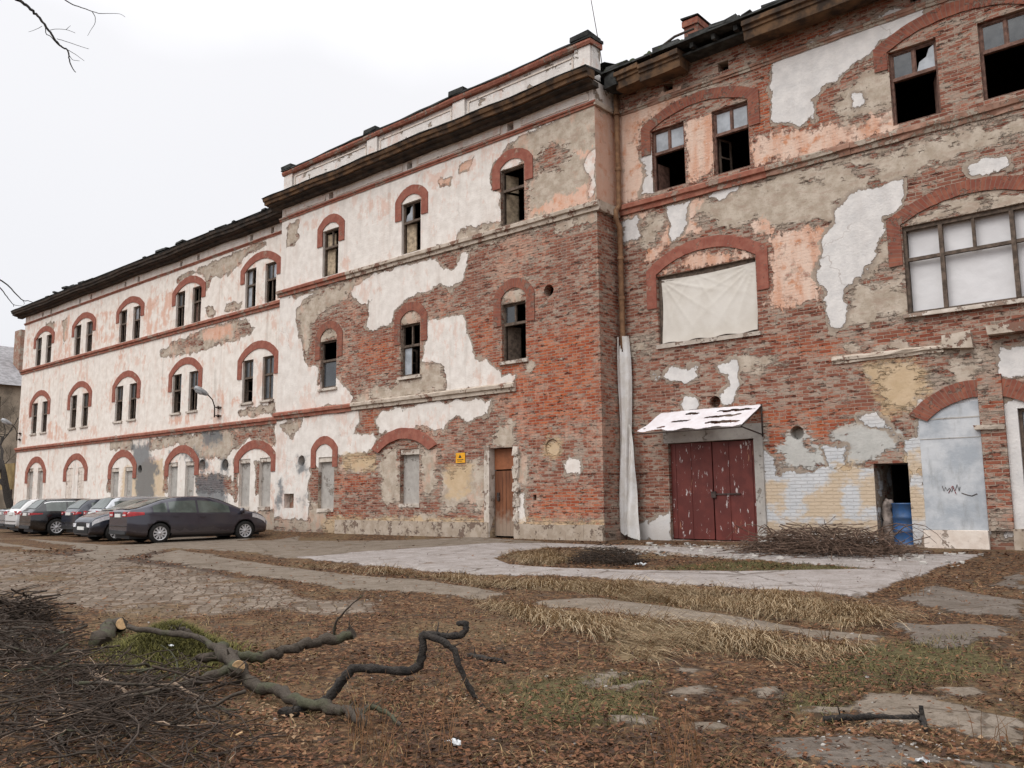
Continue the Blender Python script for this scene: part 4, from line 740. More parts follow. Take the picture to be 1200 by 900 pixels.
# arches ----------------------------------------------------------------
def arch(w, c, hw, zl, zs, za, t, mat, zr=None, y_off=.03, half=None):
    y = YW[w]-y_off; s = za-zs; r = (hw*hw+s*s)/(2*s); zc = za-r; ri = r-t; hi = hw-t
    zi = zc+math.sqrt(max(0, ri*ri-hi*hi)) if ri > hi else zc
    out = []; inn = []; N = 22
    if zl is not None and half != 'nolegs':
        for k in range(5): q = k/5; out.append((c-hw, zl+(zs-zl)*q)); inn.append((c-hi, zl+(zi-zl)*q))
    for k in range(N+1):
        q = -1+2*k/N; xo = hw*q; xi = hi*q
        out.append((c+xo, zc+math.sqrt(r*r-xo*xo))); inn.append((c+xi, zc+math.sqrt(max(0, ri*ri-xi*xi))))
    if zl is not None and half != 'nolegs':
        zr = zl if zr is None else zr
        for k in range(1, 6): q = k/5; out.append((c+hw, zs+(zr-zs)*q)); inn.append((c+hi, zi+(zr-zi)*q))
    m = MB(); n = len(out); uu = []; L = 0
    for k in range(n):
        if k: L += math.hypot(out[k][0]-out[k-1][0], out[k][1]-out[k-1][1])*.9
        jo = rng.uniform(-.012, .012); ji = rng.uniform(-.008, .008)
        for (p, jj, yy) in ((out[k], jo, y), (inn[k], ji, y), (inn[k], ji, y+y_off+.01), (out[k], jo, y+y_off+.01)): m.v.append((p[0], yy, p[1]+jj)); uu.append(L)
    for k in range(n-1):
        a = 4*k
        for j in range(4): m.f.append((a+j, a+(j+1) % 4, a+4+(j+1) % 4, a+4+j)); m.mi.append(0); m.sm.append(False)
    m.f.append((0, 3, 2, 1)); m.mi.append(0); m.sm.append(False); e = 4*(n-1); m.f.append((e, e+1, e+2, e+3)); m.mi.append(0); m.sm.append(False)
    ob = m.build('arch_trim', mat, bld, fix=True)
    at = ob.data.attributes.new('uu', 'FLOAT', 'POINT'); at.data.foreach_set('value', np.array(uu, np.float32))
AP, AB = MAT['arch_paint'], MAT['arch_brick']
for i, c in enumerate(LC):
    arch('L', c, 1.46, 9.95, 10.55, 11.1, .31, AP); arch('L', c, 1.46, 5.98, 6.78, 7.42, .31, AP)
    arch('L', c, 1.46, 2.2, 2.85, [3.68, 3.64, 3.58, 3.54, 3.46][i], .34, AP)
for c in MC: arch('M', c+.02, .77, 10.08, 10.75, 11.16, .3, AP); arch('M', c+.02, .76, 5.98, 6.82, 7.3, .28, AB)
arch('M', -24.1, .74, 2.2, 2.85, 3.27, .27, AP); arch('M', -20.05, 1.5, None, 2.72, 3.3, .33, AP, y_off=.07)
arch('R', RC[0], 1.68, 10.15, 10.95, 11.42, .28, AB, 10.08); arch('R', RC[1], 1.68, 10.4, 10.95, 11.42, .28, AB, 10.3)
arch('R', RC[0]+.02, 1.68, 5.95, 6.98, 7.55, .29, AP); arch('R', RC[1], 1.66, 5.95, 6.98, 7.48, .28, AB)
arch('R', -3.95, 1.42, None, 2.72, 3.36, .35, AB, y_off=.05)
# pilaster between the two ground floor bays at the right
m = MB(); m.box((-4.14, .82, 2.33), (-3.6, .97, 2.42), 0, .015); m.box((-4.6, .80, 4.02), (-4.05, .96, 4.33), 0, .03); m.box((-3.75, .70, 4.2), (2.9, .96, 4.36), 0, .02); m.build('ledge', MAT['band_pale'], bld)
m = MB(); m.box((-5.22, .86, -.1), (-4.04, .97, .36), 0, .01); m.build('plinth', MAT['cream'], bld)
m = MB(); m.box((-3.62, .86, -.1), (2.9, .97, .4), 0, .01); m.build('plinth', MAT['plinth'], bld)
m = MB()
for i in range(5): a = -15.45+i*.59; m.box((a, -.10, -.2), (a+.585, .01, .40-rng.uniform(0, .03)), 0, .008)
m.build('plinth', MAT['plinth'], bld)
m = MB(); m.box((-23.4, -.07, -.2), (-16.45, .01, .42), 0, .02); m.build('plinth', MAT['plinth'], bld)
k = NB('bluish_limewash', .9, .15); p = k.pos(); a_ = k.noise(p, 1.6, 6, .6); k.color(k.mix(k.mul(k.step(k.noise(k.scale(p, (2, 2, .5)), 2.2, 7, .65), .52, .68), .6), k.mix(k.step(a_, .35, .65), (.34, .365, .395), (.52, .53, .545)), (.27, .275, .275))); k.bump(k.noise(p, 7, 6, .6), .012); MAT['limewash'] = k.m
m = MB(); out_ = [(-5.19, .365), (-4.05, .365), (-4.05, 2.93)]+[(-4.05-1.14*t/10, 2.93-.30*(t/10)**1.6) for t in range(1, 10)]+[(-5.19, 2.6)]
m.poly([(x, .938, z) for x, z in out_]); n_ = len(out_)
for i in range(n_): a, b = out_[i], out_[(i+1) % n_]; m.quad((a[0], .938, a[1]), (a[0], .96, a[1]), (b[0], .96, b[1]), (b[0], .938, b[1]))
m.build('blocked_arch', MAT['limewash'], bld)
m = MB(); m.box((-5.18, .93, 2.60), (-4.06, .937, 2.625)); m.box((-5.18, .93, 2.2), (-4.06, .937, 2.215)); m.build('seam', MAT['grey_infill'], bld)
# string courses, cornices, parapet --------------------------------------
def course(w, x0, x1, z0, z1, out, mat, name='string_course', jit=.006):
    y = YW[w]; h = z1-z0
    m = MB(); m.extrude_x([(y+.02, z0), (y-out*.45, z0), (y-out*.5, z0+h*.42), (y-out*.95, z0+h*.5), (y-out, z0+h*.86), (y-out*.6, z1), (y+.02, z1+.03)], x0, x1, 0, max(2, int((x1-x0)/.35)), None, jit)
    return m.build(name, mat, bld, fix=True)
course('L', -54.55, -27.0, 4.03, 4.28, .13, MAT['band_red']); course('L', -54.55, -27.0, 8.6, 8.86, .13, MAT['band_red']); course('L', -54.5, -27.0, 11.56, 11.68, .07, MAT['band_red'])
course('M', -27.1, -22.6, 4.03, 4.28, .13, MAT['band_red']); course('M', -22.6, -15.4, 4.05, 4.30, .13, MAT['band_pale']); course('M', -27.1, -23.0, 8.62, 8.88, .13, MAT['band_red'])
course('M', -23.0, -12.42, 8.62, 8.88, .13, MAT['band_pale']); course('M', -27.1, -12.45, 11.56, 11.70, .08, MAT['band_red'])
course('R', -12.5, -8.2, 8.66, 8.95, .13, MAT['band_red']); course('R', -8.2, -6.2, 8.68, 8.95, .11, MAT['band_brown'], jit=.014); course('R', -6.2, 2.9, 8.70, 8.95, .09, MAT['band_brown'], jit=.02)
course('R', -12.5, 2.9, 11.5, 11.64, .06, MAT['band_brown'], jit=.012); course('R', -6.9, -4.6, 3.98, 4.12, .07, MAT['band_pale'], jit=.016)
for (z0, z1, o_, mt) in ((8.62, 8.88, .1, 0), (11.56, 11.7, .06, 0)): m = MB(); m.box((-12.5, -.06, z0), (-12.5+o_, .98, z1), 0, .006); m.build('string_course', MAT['band_pale'], bld)
# frieze panels on the middle block
for a, b in ((-26.8, -24.3), (-23.7, -20.2), (-19.5, -15.9), (-15.1, -12.7)):
    m = MB()
    for (p, q) in (((a, 11.76), (b, 11.79)), ((a, 11.99), (b, 12.02))): m.box((p[0], -.025, p[1]), (q[0], .003, q[1]))
    m.box((a, -.024, 11.79), (a+.04, .003, 11.99)); m.box((b-.04, -.024, 11.79), (b, .003, 11.99)); m.build('frieze_panel', MAT['cream'], bld)
def cornice(y, x0, x1, zb, brown_lo, n=40):
    """stepped timber cornice: dark soffit, brown fascia boards"""
    m = MB(); sag = lambda x: .018*math.sin(x*.9)+.012*math.sin(x*2.3+1)
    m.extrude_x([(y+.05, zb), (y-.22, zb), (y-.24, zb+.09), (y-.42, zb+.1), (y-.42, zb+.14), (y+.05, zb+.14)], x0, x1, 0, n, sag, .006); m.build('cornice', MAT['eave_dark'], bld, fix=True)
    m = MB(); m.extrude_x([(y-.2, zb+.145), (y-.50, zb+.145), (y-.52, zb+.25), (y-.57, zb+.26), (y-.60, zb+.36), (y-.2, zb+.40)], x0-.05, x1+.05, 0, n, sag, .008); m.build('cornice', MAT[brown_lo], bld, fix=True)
    m = MB(); m.extrude_x([(y+.1, zb+.41), (y-.61, zb+.372), (y-.63, zb+.40), (y+.1, zb+.50)], x0-.06, x1+.06, 0, n, sag, .008); m.build('gutter_flashing', MAT['roof'], bld, fix=True)
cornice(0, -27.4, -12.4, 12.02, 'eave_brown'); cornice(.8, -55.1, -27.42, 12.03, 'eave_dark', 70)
for i in range(16):      # ragged roof edge with loose sheets
    m = MB(); x = rng.uniform(-55, -27.6); m.box((x, .15+rng.uniform(0, .2), 12.5), (x+rng.uniform(.15, 1.1), .6, 12.54+rng.uniform(.0, .09)), 0, .03); m.build('roof_sheet', MAT['roof'], bld)
m = MB(); m.poly([(-55.1, .25, 12.5), (-27.0, .25, 12.5), (-27.0, 7.5, 14.6), (-55.1, 7.5, 14.6)]); m.poly([(-55.1, .25, 12.48), (-55.1, 7.5, 14.58), (-27.0, 7.5, 14.58), (-27.0, .25, 12.48)]); m.poly([(-12.6, .42, 12.55), (3.2, .42, 12.55), (3.2, 7.5, 14.6), (-12.6, 7.5, 14.6)]); m.poly([(-27, .5, 13.0), (-12.5, .5, 13.0), (-12.5, 7.5, 15), (-27, 7.5, 15)])
for x in (-55.1, 3.2): m.poly([(x, .25, 12.4), (x, 14.7, 12.4), (x, 7.5, 14.6)])
m.poly([(-55.1, 14.7, 12.4), (3.2, 14.7, 12.4), (3.2, 7.5, 14.6), (-55.1, 7.5, 14.6)])
m.build('roof', MAT['roof'], bld)
m = MB(); m.box((-54.4, 14.5, -.4), (3, 14.6, 12.5)); m.box((-54.44, 9, -.4), (-54.3, 14.5, 12.5)); m.box((2.9, 9, -.4), (3.0, 14.5, 12.5)); m.build('rear_wall', MAT['band_pale'], bld)
# parapet of the middle block
def facade_box(name, a, b, w, attr, step=.15):
    m = MB(); x0, y0, z0 = a; x1, y1, z1 = b
    nx = max(1, int((x1-x0)/step)); nz = max(1, int((z1-z0)/step)); xs = np.linspace(x0, x1, nx+1); zs = np.linspace(z0, z1, nz+1)
    for j in range(nz):
        for i in range(nx): m.quad((xs[i], y0, zs[j]), (xs[i+1], y0, zs[j]), (xs[i+1], y0, zs[j+1]), (xs[i], y0, zs[j+1]))
    m.quad((x1, y0, z0), (x1, y1, z0), (x1, y1, z1), (x1, y0, z1)); m.quad((x0, y0, z0), (x0, y0, z1), (x0, y1, z1), (x0, y1, z0)); m.quad((x0, y0, z1), (x1, y0, z1), (x1, y1, z1), (x0, y1, z1)); m.quad((x1, y1, z0), (x0, y1, z0), (x0, y1, z1), (x1, y1, z1))
    ob = m.build(name, FAC, bld); n = len(m.v)
    for t in ATT: at = ob.data.attributes.new(t, 'FLOAT', 'POINT'); at.data.foreach_set('value', np.full(n, attr.get(t, BASE[w][t]), np.float32))
    return ob
facade_box('parapet', (-26.95, .08, 12.42), (-12.6, .45, 13.36), 'M', dict(W=.08, G=.22, K=-.2, cool=.5))
for x in (-26.95, -22.05, -17.9, -13.15): facade_box('parapet_pier', (x, .0, 12.44), (x+.52, .47, 13.36), 'M', dict(W=.12, G=.25, K=-.15, cool=.4))
m = MB(); m.extrude_x([(.5, 13.365), (-.04, 13.365), (-.08, 13.44), (-.08, 13.5), (.5, 13.52)], -27.0, -12.55, 0, 30, lambda x: .012*math.sin(x*1.7), .006); m.build('coping', MAT['band_red'], bld, fix=True)
m = MB(); m.extrude_x([(.52, 13.525), (-.10, 13.505), (-.10, 13.55), (.52, 13.60)], -27.02, -12.53, 0, 30, lambda x: .02*math.sin(x*1.3), .012)
for x in (-26.97, -22.07, -17.92, -13.17): m.box((x-.04, -.12, 13.56), (x+.58, .5, 13.70), 0, .02)
m.build('coping_cap', MAT['roof'], bld, fix=True)
for a, b in ((-26.35, -22.15), (-21.45, -18.0), (-17.3, -13.25)):
    m = MB(); m.box((a, .055, 12.55), (b, .085, 12.60), 0, .003); m.box((a, .055, 13.2), (b, .085, 13.25), 0, .003); m.box((a, .056, 12.60), (a+.05, .085, 13.2)); m.box((b-.05, .056, 12.60), (b, .085, 13.2)); m.build('parapet_panel', MAT['cream'], bld)
facade_box('pilaster', (-4.03, .875, .36), (-3.6, .97, 3.42), 'R', dict(G=-.12, B=-.1), .08)
# right wing eave: timber boxed eave, partly fallen away
def eave_piece(x0, x1, zb, tilt):
    m = MB(); y = .95; sg = lambda x: tilt*(x-x0)
    m.extrude_x([(y-.1, zb+.02), (y-.58, zb), (y-.6, zb+.2), (y-.64, zb+.22), (y-.64, zb+.30), (y-.70, zb+.32), (y-.70, zb+.44), (y-.1, zb+.5)], x0, x1, 0, max(3, int((x1-x0)/.4)), sg, .008); m.build('cornice', MAT['eave_brown'], bld, fix=True)
eave_piece(-12.05, -11.3, 11.98, .05); eave_piece(-11.3, -10.1, 11.95, .02); eave_piece(-8.35, 3, 12.0, 0)
m = MB(); m.box((-12.4, .3, 12.1), (-12.0, .95, 12.5), 0, .05); m.poly([(-12.5, .28, 12.5), (3.1, .28, 12.5), (3.1, 2.2, 12.56), (-12.5, 2.2, 12.56)]); m.box((-12.5, .22, 12.5), (3.1, .55, 12.55), 0, .02)
for i in range(34): q_ = MB(); x = rng.uniform(-12.3, 2); q_.box((x, .25, 12.56), (x+rng.uniform(.2, .9), .7, 12.59+rng.uniform(.02, .09)), 0, .03); q_.build('roof_sheet', MAT['roof'], bld)
m.box((-10.1, .5, 12.28), (-8.35, .95, 12.34)); 
for x in (-9.8, -9.2, -8.6): m.box((x, .35, 12.35), (x+.1, 1.0, 12.48), 0, .01)
m.build('roof_edge', MAT['roof'], bld)
m = MB()
for i in range(26): x = rng.uniform(-12.3, -10); m.lathe([(rng.uniform(.03, .09), 0), (rng.uniform(.06, .12), .05), (.03, .11)], (x, .3+rng.uniform(0, .2), 12.56), 'z', 7)
m.build('moss_tuft', MAT['moss'], bld)
m = MB(); m.tube([(-10.9, .25, 12.5), (-10.3, .5, 12.9), (-9.9, .8, 13.1)], .035, 6); m.build('loose_lath', MAT['eave_dark'], bld)
# chimney
ch = MB(); ch.box((-12.14, 4.4, 13.2), (-11.66, 5.5, 15.78), 0, .01); ch.box((-12.18, 4.35, 15.55), (-11.62, 5.55, 15.72), 0, .02); ch.box((-11.65, 4.9, 13.2), (-11.45, 5.6, 15.3), 0, .02)
chim = ch.build('chimney', MAT['arch_brick'], bld); c2 = MB(); c2.box((-12.2, 4.33, 15.785), (-11.6, 5.57, 15.83), 0, .02); c2.build('chimney_cap', MAT['roof'], chim)
at = chim.data.attributes.new('uu', 'FLOAT', 'POINT'); at.data.foreach_set('value', np.array([v[2] for v in ch.v], np.float32))
m = MB(); m.tube([(-12.75, .9, 12.4), (-12.9, .9, 13.6), (-13.35, .9, 16.4)], .012, 6); m.build('lightning_rod', MAT['iron'], bld)
m = MB(); m.tube([(-12.36, .82, 12.1), (-12.34, .80, 10.0), (-12.35, .80, 8.9), (-12.36, .66, 8.75), (-12.36, .66, 8.5), (-12.33, .78, 8.3), (-12.33, .78, 5.2), (-12.32, .76, 4.92)], .072, 12, wob=.02)
for z in (11.5, 9.9, 7.4, 6.3): m.lathe([(.085, 0), (.095, .03), (.085, .08)], (-12.34 if z > 8.5 else -12.33, .80 if z > 8.5 else .78, z), 'z', 12)
pipe = m.build('downpipe', MAT['rust'], bld); m = MB(); m.lathe([(.055, 0), (.055, .002)], (-12.32, .755, 4.915), 'z', 12); m.build('pipe_mouth', MAT['eave_dark'], pipe)  # dark disc stands in for the shade inside the open pipe
# doors --------------------------------------------------------------------
k = NB('flaking_red_steel', .55, .4); p = k.pos(); s3 = k.scale(p, (3, 3, .9)); f = k.add(k.noise(s3, 3.2, 9, .7), k.mul(k.step(k.mul(p, 1), 0, 0), 0))
c = k.mix(k.step(k.noise(p, 2.5, 4), .35, .65), (.095, .017, .013), (.14, .028, .021)); c = k.mix(k.step(f, .605, .62), c, k.mix(k.noise(p, 9, 3), (.44, .38, .36), (.55, .52, .52)))
c = k.mix(k.step(k.noise(k.scale(p, (7, 7, 1)), 1.2, 7, .6), .66, .69), c, (.33, .16, .09)); k.color(c); k.bump(f, .006); MAT['red_steel'] = k.m
m = MB(); y = .95+.10
gate = MB(); gate.box((-11.16, y, .05), (-10.02, y+.05, 2.41), 0, .003); gate.box((-9.99, y+.004, .04), (-8.87, y+.05, 2.40), 0, .003)
for x in (-11.05, -10.62, -9.6, -9.0): gate.box((x, y-.012, .06), (x+.035, y-.001, 2.38))
gt = gate.build('gate', MAT['red_steel'], bld); m = MB(); m.box((-9.98, y-.03, 1.12), (-9.3, y-.014, 1.15)); m.box((-10.05, y-.05, 1.05), (-9.93, y-.005, 1.2)); m.build('gate_bolt', MAT['iron'], gt)
m = MB(); m.box((-8.85, .90, -.05), (-8.62, 1.1, 2.5), 0, .015); m.box((-11.3, .93, 2.43), (-8.6, 1.02, 2.78), 0, .01); m.build('gate_surround', MAT['grey_infill'], bld)
k = NB('rusty_brown_planks', .75, .3); p = k.pos(); sx = k.n('ShaderNodeSeparateXYZ'); k.ln(p, sx.inputs[0])
pl = k.step(k.math('ABSOLUTE', k.sub(k.math('FRACT', k.mul(sx.outputs[0], 7.2)), .5)), .455, .49); g1 = k.noise(k.scale(p, (14, 14, 1.5)), 1, 6, .6)
c = k.mix(k.step(g1, .3, .7), (.125, .045, .022), (.215, .085, .04)); c = k.mix(pl, c, (.03, .015, .01)); c = k.mix(k.mul(k.step(k.sub(k.mul(k.noise(p, 6, 5), .9), sx.outputs[2]), -.35, .15), .8), c, (.30, .235, .18)); k.color(c); k.bump(k.sub(g1, pl), .008); MAT['planks'] = k.m
MAT['door_panel'] = flat('brown_painted_panel', (.24, .088, .04), .6, .2, 3)
m = MB(); m.box((-16.40, .2, .04), (-15.52, .25, 1.86), 0, .003); dr = m.build('door', MAT['planks'], bld)
m = MB(); m.box((-16.40, .19, 1.90), (-15.52, .24, 2.48), 0, .003); m.build('door_head_panel', MAT['door_panel'], dr)
m = MB(); m.box((-16.30, .16, 1.02), (-16.22, .2, 1.25)); m.tube([(-16.26, .17, 1.14), (-16.26, .10, 1.14), (-16.12, .10, 1.13)], .012, 8); m.build('door_handle', MAT['iron'], dr)
m = MB(); m.box((-16.62, -.03, .0), (-16.42, .3, 2.58), 0, .012); m.build('door_jamb', MAT['stone'], bld)
m = MB(); m.box((-15.5, -.02, .0), (-15.4, .24, 2.5), 0, .02)
for i in range(14): z = rng.uniform(.2, 2.3); m.box((-15.52, -.05, z), (-15.32+rng.uniform(-.05, .06), .1, z+rng.uniform(.1, .3)), 0, .03)
m.build('door_jamb', MAT['stone'], bld)
# large windows of the right wing
o = [q for q in OPEN['R'] if q['kind'] == 'tarp'][0]; x0, x1, z0, z1 = o['x0'], o['x1'], o['z0'], o['z1']
m = MB(); m.box((x0, 1.05, z0), (x0+.09, 1.13, z1)); m.box((x1-.07, 1.05, z0), (x1, 1.13, z1)); m.box((x0+.09, 1.03, z1-.16), (x1-.07, 1.13, z1), 0, .006); m.box((x0+.09, 1.05, z0), (x1-.07, 1.13, z0+.06))
m.box((-10.7, 1.14, z0), (-10.62, 1.2, z1-.16)); m.box((-9.3, 1.14, z0), (-9.22, 1.2, z1-.16)); wf = m.build('window', MAT['wood'], bld)
m = MB(); m.box((x0-.05, .88, z0-.1), (x1+.05, 1.0, z0-.004), 0, .015); m.build('sill', MAT['stone'], wf)
o = [q for q in OPEN['R'] if q['kind'] == 'plastic'][0]; x0, x1, z0, z1 = o['x0'], o['x1'], o['z0'], o['z1']; y = 1.0; zt = z0+(z1-z0)*.60; a1, a2 = x0+.70, x1-.70; xm = (x0+x1)/2
m = MB(); f = .065
m.box((x0, y, z0), (x0+f, y+.09, z1), 0, .003); m.box((x1-f, y, z0), (x1, y+.09, z1), 0, .003); m.box((x0+f, y, z1-.09), (x1-f, y+.09, z1), 0, .003); m.box((x0+f, y, z0), (x1-f, y+.09, z0+.05), 0, .003)
for (p, q) in ((x0+f, a1), (a1+.08, a2), (a2+.08, x1-f)): m.box((p, y+.003, zt), (q, y+.08, zt+.07), 0, .003)
for p in (a1, a2): m.box((p, y-.01, z0+.05), (p+.08, y+.085, z1-.09), 0, .003)
m.box((xm-.03, y+.01, zt+.07), (xm+.03, y+.075, z1-.09)); wf2 = m.build('window', MAT['wood'], bld)
m = MB(); m.box((x0-.08, .85, z0-.09), (x1+.08, 1.0, z0-.004), 0, .012); m.build('sill', MAT['stone'], wf2)
o = [q for q in OPEN['R'] if q['kind'] == 'sideglass'][0]
m = MB(); m.box((o['x0'], 1.1, o['z0']), (o['x1'], 1.13, o['z1'])); sg = m.build('blocked_window', MAT['glass_net_sky'], bld); m = MB(); m.box((o['x0'], 1.03, o['z0']), (o['x0']+.06, 1.09, o['z1'])); m.box((o['x0']+.06, 1.03, o['z1']-.06), (o['x1'], 1.09, o['z1'])); m.build('window_frame', MAT['wood'], sg)
# scribble sprayed on the whitewashed bay
m = MB(); pts = [(-4.83, 1.24), (-4.80, 1.14), (-4.77, 1.22), (-4.74, 1.15), (-4.70, 1.20), (-4.66, 1.12), (-4.62, 1.24), (-4.60, 1.13), (-4.55, 1.27), (-4.52, 1.14), (-4.50, 1.22)]
m.tube([(x, .932, z) for x, z in pts], .008, 5); m.tube([(-4.48, .932, 1.10), (-4.38, .932, 1.06), (-4.3, .932, 1.04), (-4.2, .932, 1.08)], .009, 5); m.build('scribble', MAT['iron'], bld)
MAT['sred'] = flat('red_scribble', (.35, .04, .05), .8, .1); m = MB(); m.tube([(-4.72, .931, 1.10), (-4.64, .931, 1.24), (-4.58, .931, 1.08)], .007, 5); m.build('scribble', MAT['sred'], bld)
# ---- things fixed to or hanging from the building (each its own thing)
MAT['white_tin'] = flat('peeling_white_tin', (.66, .63, .65), .6, .08, 5, c2=(.60, .55, .56))
can = empty('canopy', (-10.0, .94, 3.1), 'torn white sheet metal canopy on a rusty bracket above the red gate', 'canopy')
holes = [(.30, .12, .44, .20), (.63, .10, .97, .2), (.55, .34, .9, .47), (.24, .42, .42, .53), (.62, .64, .92, .76), (.17, .74, .25, .84), (.03, .78, .06, .84)]
m = MB(); TL, TR, BL, BR = Vector((-11.33, .93, 3.2)), Vector((-8.62, .93, 3.22)), Vector((-11.52, -.02, 2.66)), Vector((-8.70, .02, 2.66)); N, K_ = 90, 44
def cp(u, v):
    p = TL.lerp(TR, u).lerp(BL.lerp(BR, u), v); p.z += .004*math.sin(u*60)+.012*math.sin(v*9+u*4)-.02*math.sin(v*math.pi); return p
for i in range(N):
    for j in range(K_):
        u, v = (i+.5)/N, (j+.5)/K_; q = False
        for (a, b, c_, d_) in holes:
            uu_ = (u-(a+c_)/2)/((c_-a)/2); vv_ = (v-(b+d_)/2)/((d_-b)/2)
            if abs(uu_)**2.6+abs(vv_)**2.2 < 1+.35*math.sin(u*47+v*31): q = True
        if v > .93+.05*math.sin(u*23): q = True
        if not q: m.quad(cp(i/N, j/K_), cp((i+1)/N, j/K_), cp((i+1)/N, (j+1)/K_), cp(i/N, (j+1)/K_))
m.build('canopy_sheet', MAT['white_tin'], can)
m = MB()
for x in (-8.62,): m.tube([(x, .93, 3.17), (x-.08, .0, 2.66)], .018, 6); m.tube([(x, .93, 2.5), (x-.08, .05, 2.64)], .018, 6); m.tube([(x, .93, 2.45), (x, .93, 3.22)], .02, 6)
m.tube([(-11.5, .02, 2.63), (-8.7, .04, 2.64)], .016, 6); m.tube([(-11.4, .5, 2.9), (-8.66, .5, 2.91)], .014, 6); m.build('canopy_bracket', MAT['iron'], can)
k = NB('canvas', .9, .1); p = k.pos(); k.color(k.mix(k.step(k.noise(p, 1.4, 6, .6), .35, .65), (.56, .52, .465), (.63, .595, .545))); k.bump(k.noise(p, 30, 3), .003); MAT['canvas'] = k.m
m = MB(); x0, x1, z0, z1 = RC[0]-1.27, RC[0]+1.34, 4.93, 6.64; N, K_ = 70, 50; vid = {}
for j in range(K_+1):
    for i in range(N+1):
        u, v = i/N, j/K_; x = x0+(x1-x0)*u; z = z1+.05-.05*math.sin(u*math.pi)*(1-v)**2+(z0-z1+.03)*v
        def crease(ox, oy, n_, ph, fall):
            dx, dy = (u-ox)*1.5, (1-v-oy); th = math.atan2(abs(dy)+1e-6, dx); rr_ = math.hypot(dx, dy); w_ = abs(math.sin(n_*th+ph)); return (1-w_)**3*math.exp(-rr_*fall)*min(1, rr_*6)
        y = 1.03-.038*crease(0, 1, 9, .3, 1.9)-.038*crease(1, 1, 11, .9, 2.1)-.020*crease(.35, 1.05, 6, 0, 1.6)-.022*math.sin(u*math.pi)*math.sin(v*math.pi)-.03*(1-abs(2*((u*.9+v*.25) % 1)-1))**6*(u > .6)
        m.v.append((x+(.03*math.sin(v*4) if i in (0, N) else 0), y, z+(.02*math.sin(u*21) if j == K_ else 0)))
for j in range(K_):
    for i in range(N): a = j*(N+1)+i; m.f.append((a, a+N+1, a+N+2, a+1)); m.mi.append(0); m.sm.append(True)
tag(m.build('tarpaulin', MAT['canvas']), 'creased off white canvas sheet hung across the wide first floor opening above the canopy', 'tarpaulin')
k = NB('plastic_film', .45, .3); p = k.pos(); k.color(k.mix(k.step(k.noise(k.scale(p, (1, 1, 2)), 2.5, 5, .6), .35, .65), (.60, .59, .595), (.65, .64, .645))); k.bump(k.noise(k.scale(p, (1, 1, .8)), 4, 4, .6, dist=1.5), .012, .5); MAT['film'] = k.m
m = MB(); x0, x1, z0, z1 = RC[1]-1.3, RC[1]+1.3, 4.9, 6.72; N, K_ = 50, 36
for j in range(K_+1):
    for i in range(N+1): u, v = i/N, j/K_; m.v.append((x0+(x1-x0)*u, 1.15+.004*math.sin(u*12+v*9)+.003*math.sin((u+v)*17), z0+(z1-z0)*v))
for j in range(K_):
    for i in range(N): a = j*(N+1)+i; m.f.append((a, a+1, a+N+2, a+N+1)); m.mi.append(0); m.sm.append(True)
tag(m.build('plastic_sheet', MAT['film']), 'white plastic sheeting behind the wooden bars of the wide first floor window at right', 'plastic sheet')
# white sheet wrapped round the lower downpipe
MAT['wrap'] = flat('dirty_white_wrap', (.68, .67, .66), .6, .1, 3, c2=(.56, .53, .49), bump=.006)
m = MB(); N, K_ = 24, 60
for j in range(K_+1):
    v = j/K_; z = 5.3-v*5.14
    for i in range(N+1):
        u = i/N; a = (-1.0+2.0*u)*1.9; wid = .19+.03*v+.03*math.sin(v*9); rr = .13
        x = -12.36+math.sin(a*.62)*wid+.03*math.sin(v*5); y = .80-math.cos(a)*rr*(1+.25*math.sin(v*11+a))-.02*math.sin(a*5+v*6)
        m.v.append((x, y, z+(.05*math.sin(u*9) if j == K_ else 0)))
for j in range(K_):
    for i in range(N):
        u, v = (i+.5)/N, (j+.5)/K_
        if v < .075+.02*math.sin(u*20) and .38 < u < .66: continue
        a = j*(N+1)+i; m.f.append((a, a+N+1, a+N+2, a+1)); m.mi.append(0); m.sm.append(True)
N, K_ = 10, 30; b0 = len(m.v)
for j in range(K_+1):
    v = j/K_; z = 2.95-v*2.85
    for i in range(N+1): u = i/N; m.v.append((-12.14+(u-.3)*(.10+.30*v*(1.15-v*.35))+.02*math.sin(v*7), .66+.05*math.sin(u*5+v*4)-.03*v+.02*math.sin(v*13), z-.12*u*(j == K_)))
for j in range(K_):
    for i in range(N): a = b0+j*(N+1)+i; m.f.append((a, a+N+1, a+N+2, a+1)); m.mi.append(0); m.sm.append(True)
tag(m.build('wrapping_sheet', MAT['wrap']), 'long tattered white sheet wrapped round the lower end of the rusty downpipe', 'sheet')
# yellow notice
MAT['yellow'] = flat('yellow_sign', (.72, .34, .02), .5, .15, 5); MAT['black'] = flat('black_print', (.03, .025, .02), .6, .1)
sg = empty('warning_sign', (-17.55, -.02, 2.27), 'small square yellow notice with dark marks on the brick wall left of the brown door', 'sign')
m = MB(); m.box((-17.74, -.03, 2.13), (-17.37, -.012, 2.42)); m.build('sign_plate', MAT['yellow'], sg)
m = MB(); m.poly([(-17.63, -.034, 2.27), (-17.50, -.034, 2.27), (-17.565, -.034, 2.38)]); m.box((-17.69, -.034, 2.21), (-17.43, -.0305, 2.23)); m.box((-17.67, -.034, 2.17), (-17.48, -.0305, 2.185)); m.build('sign_marks', MAT['black'], sg)
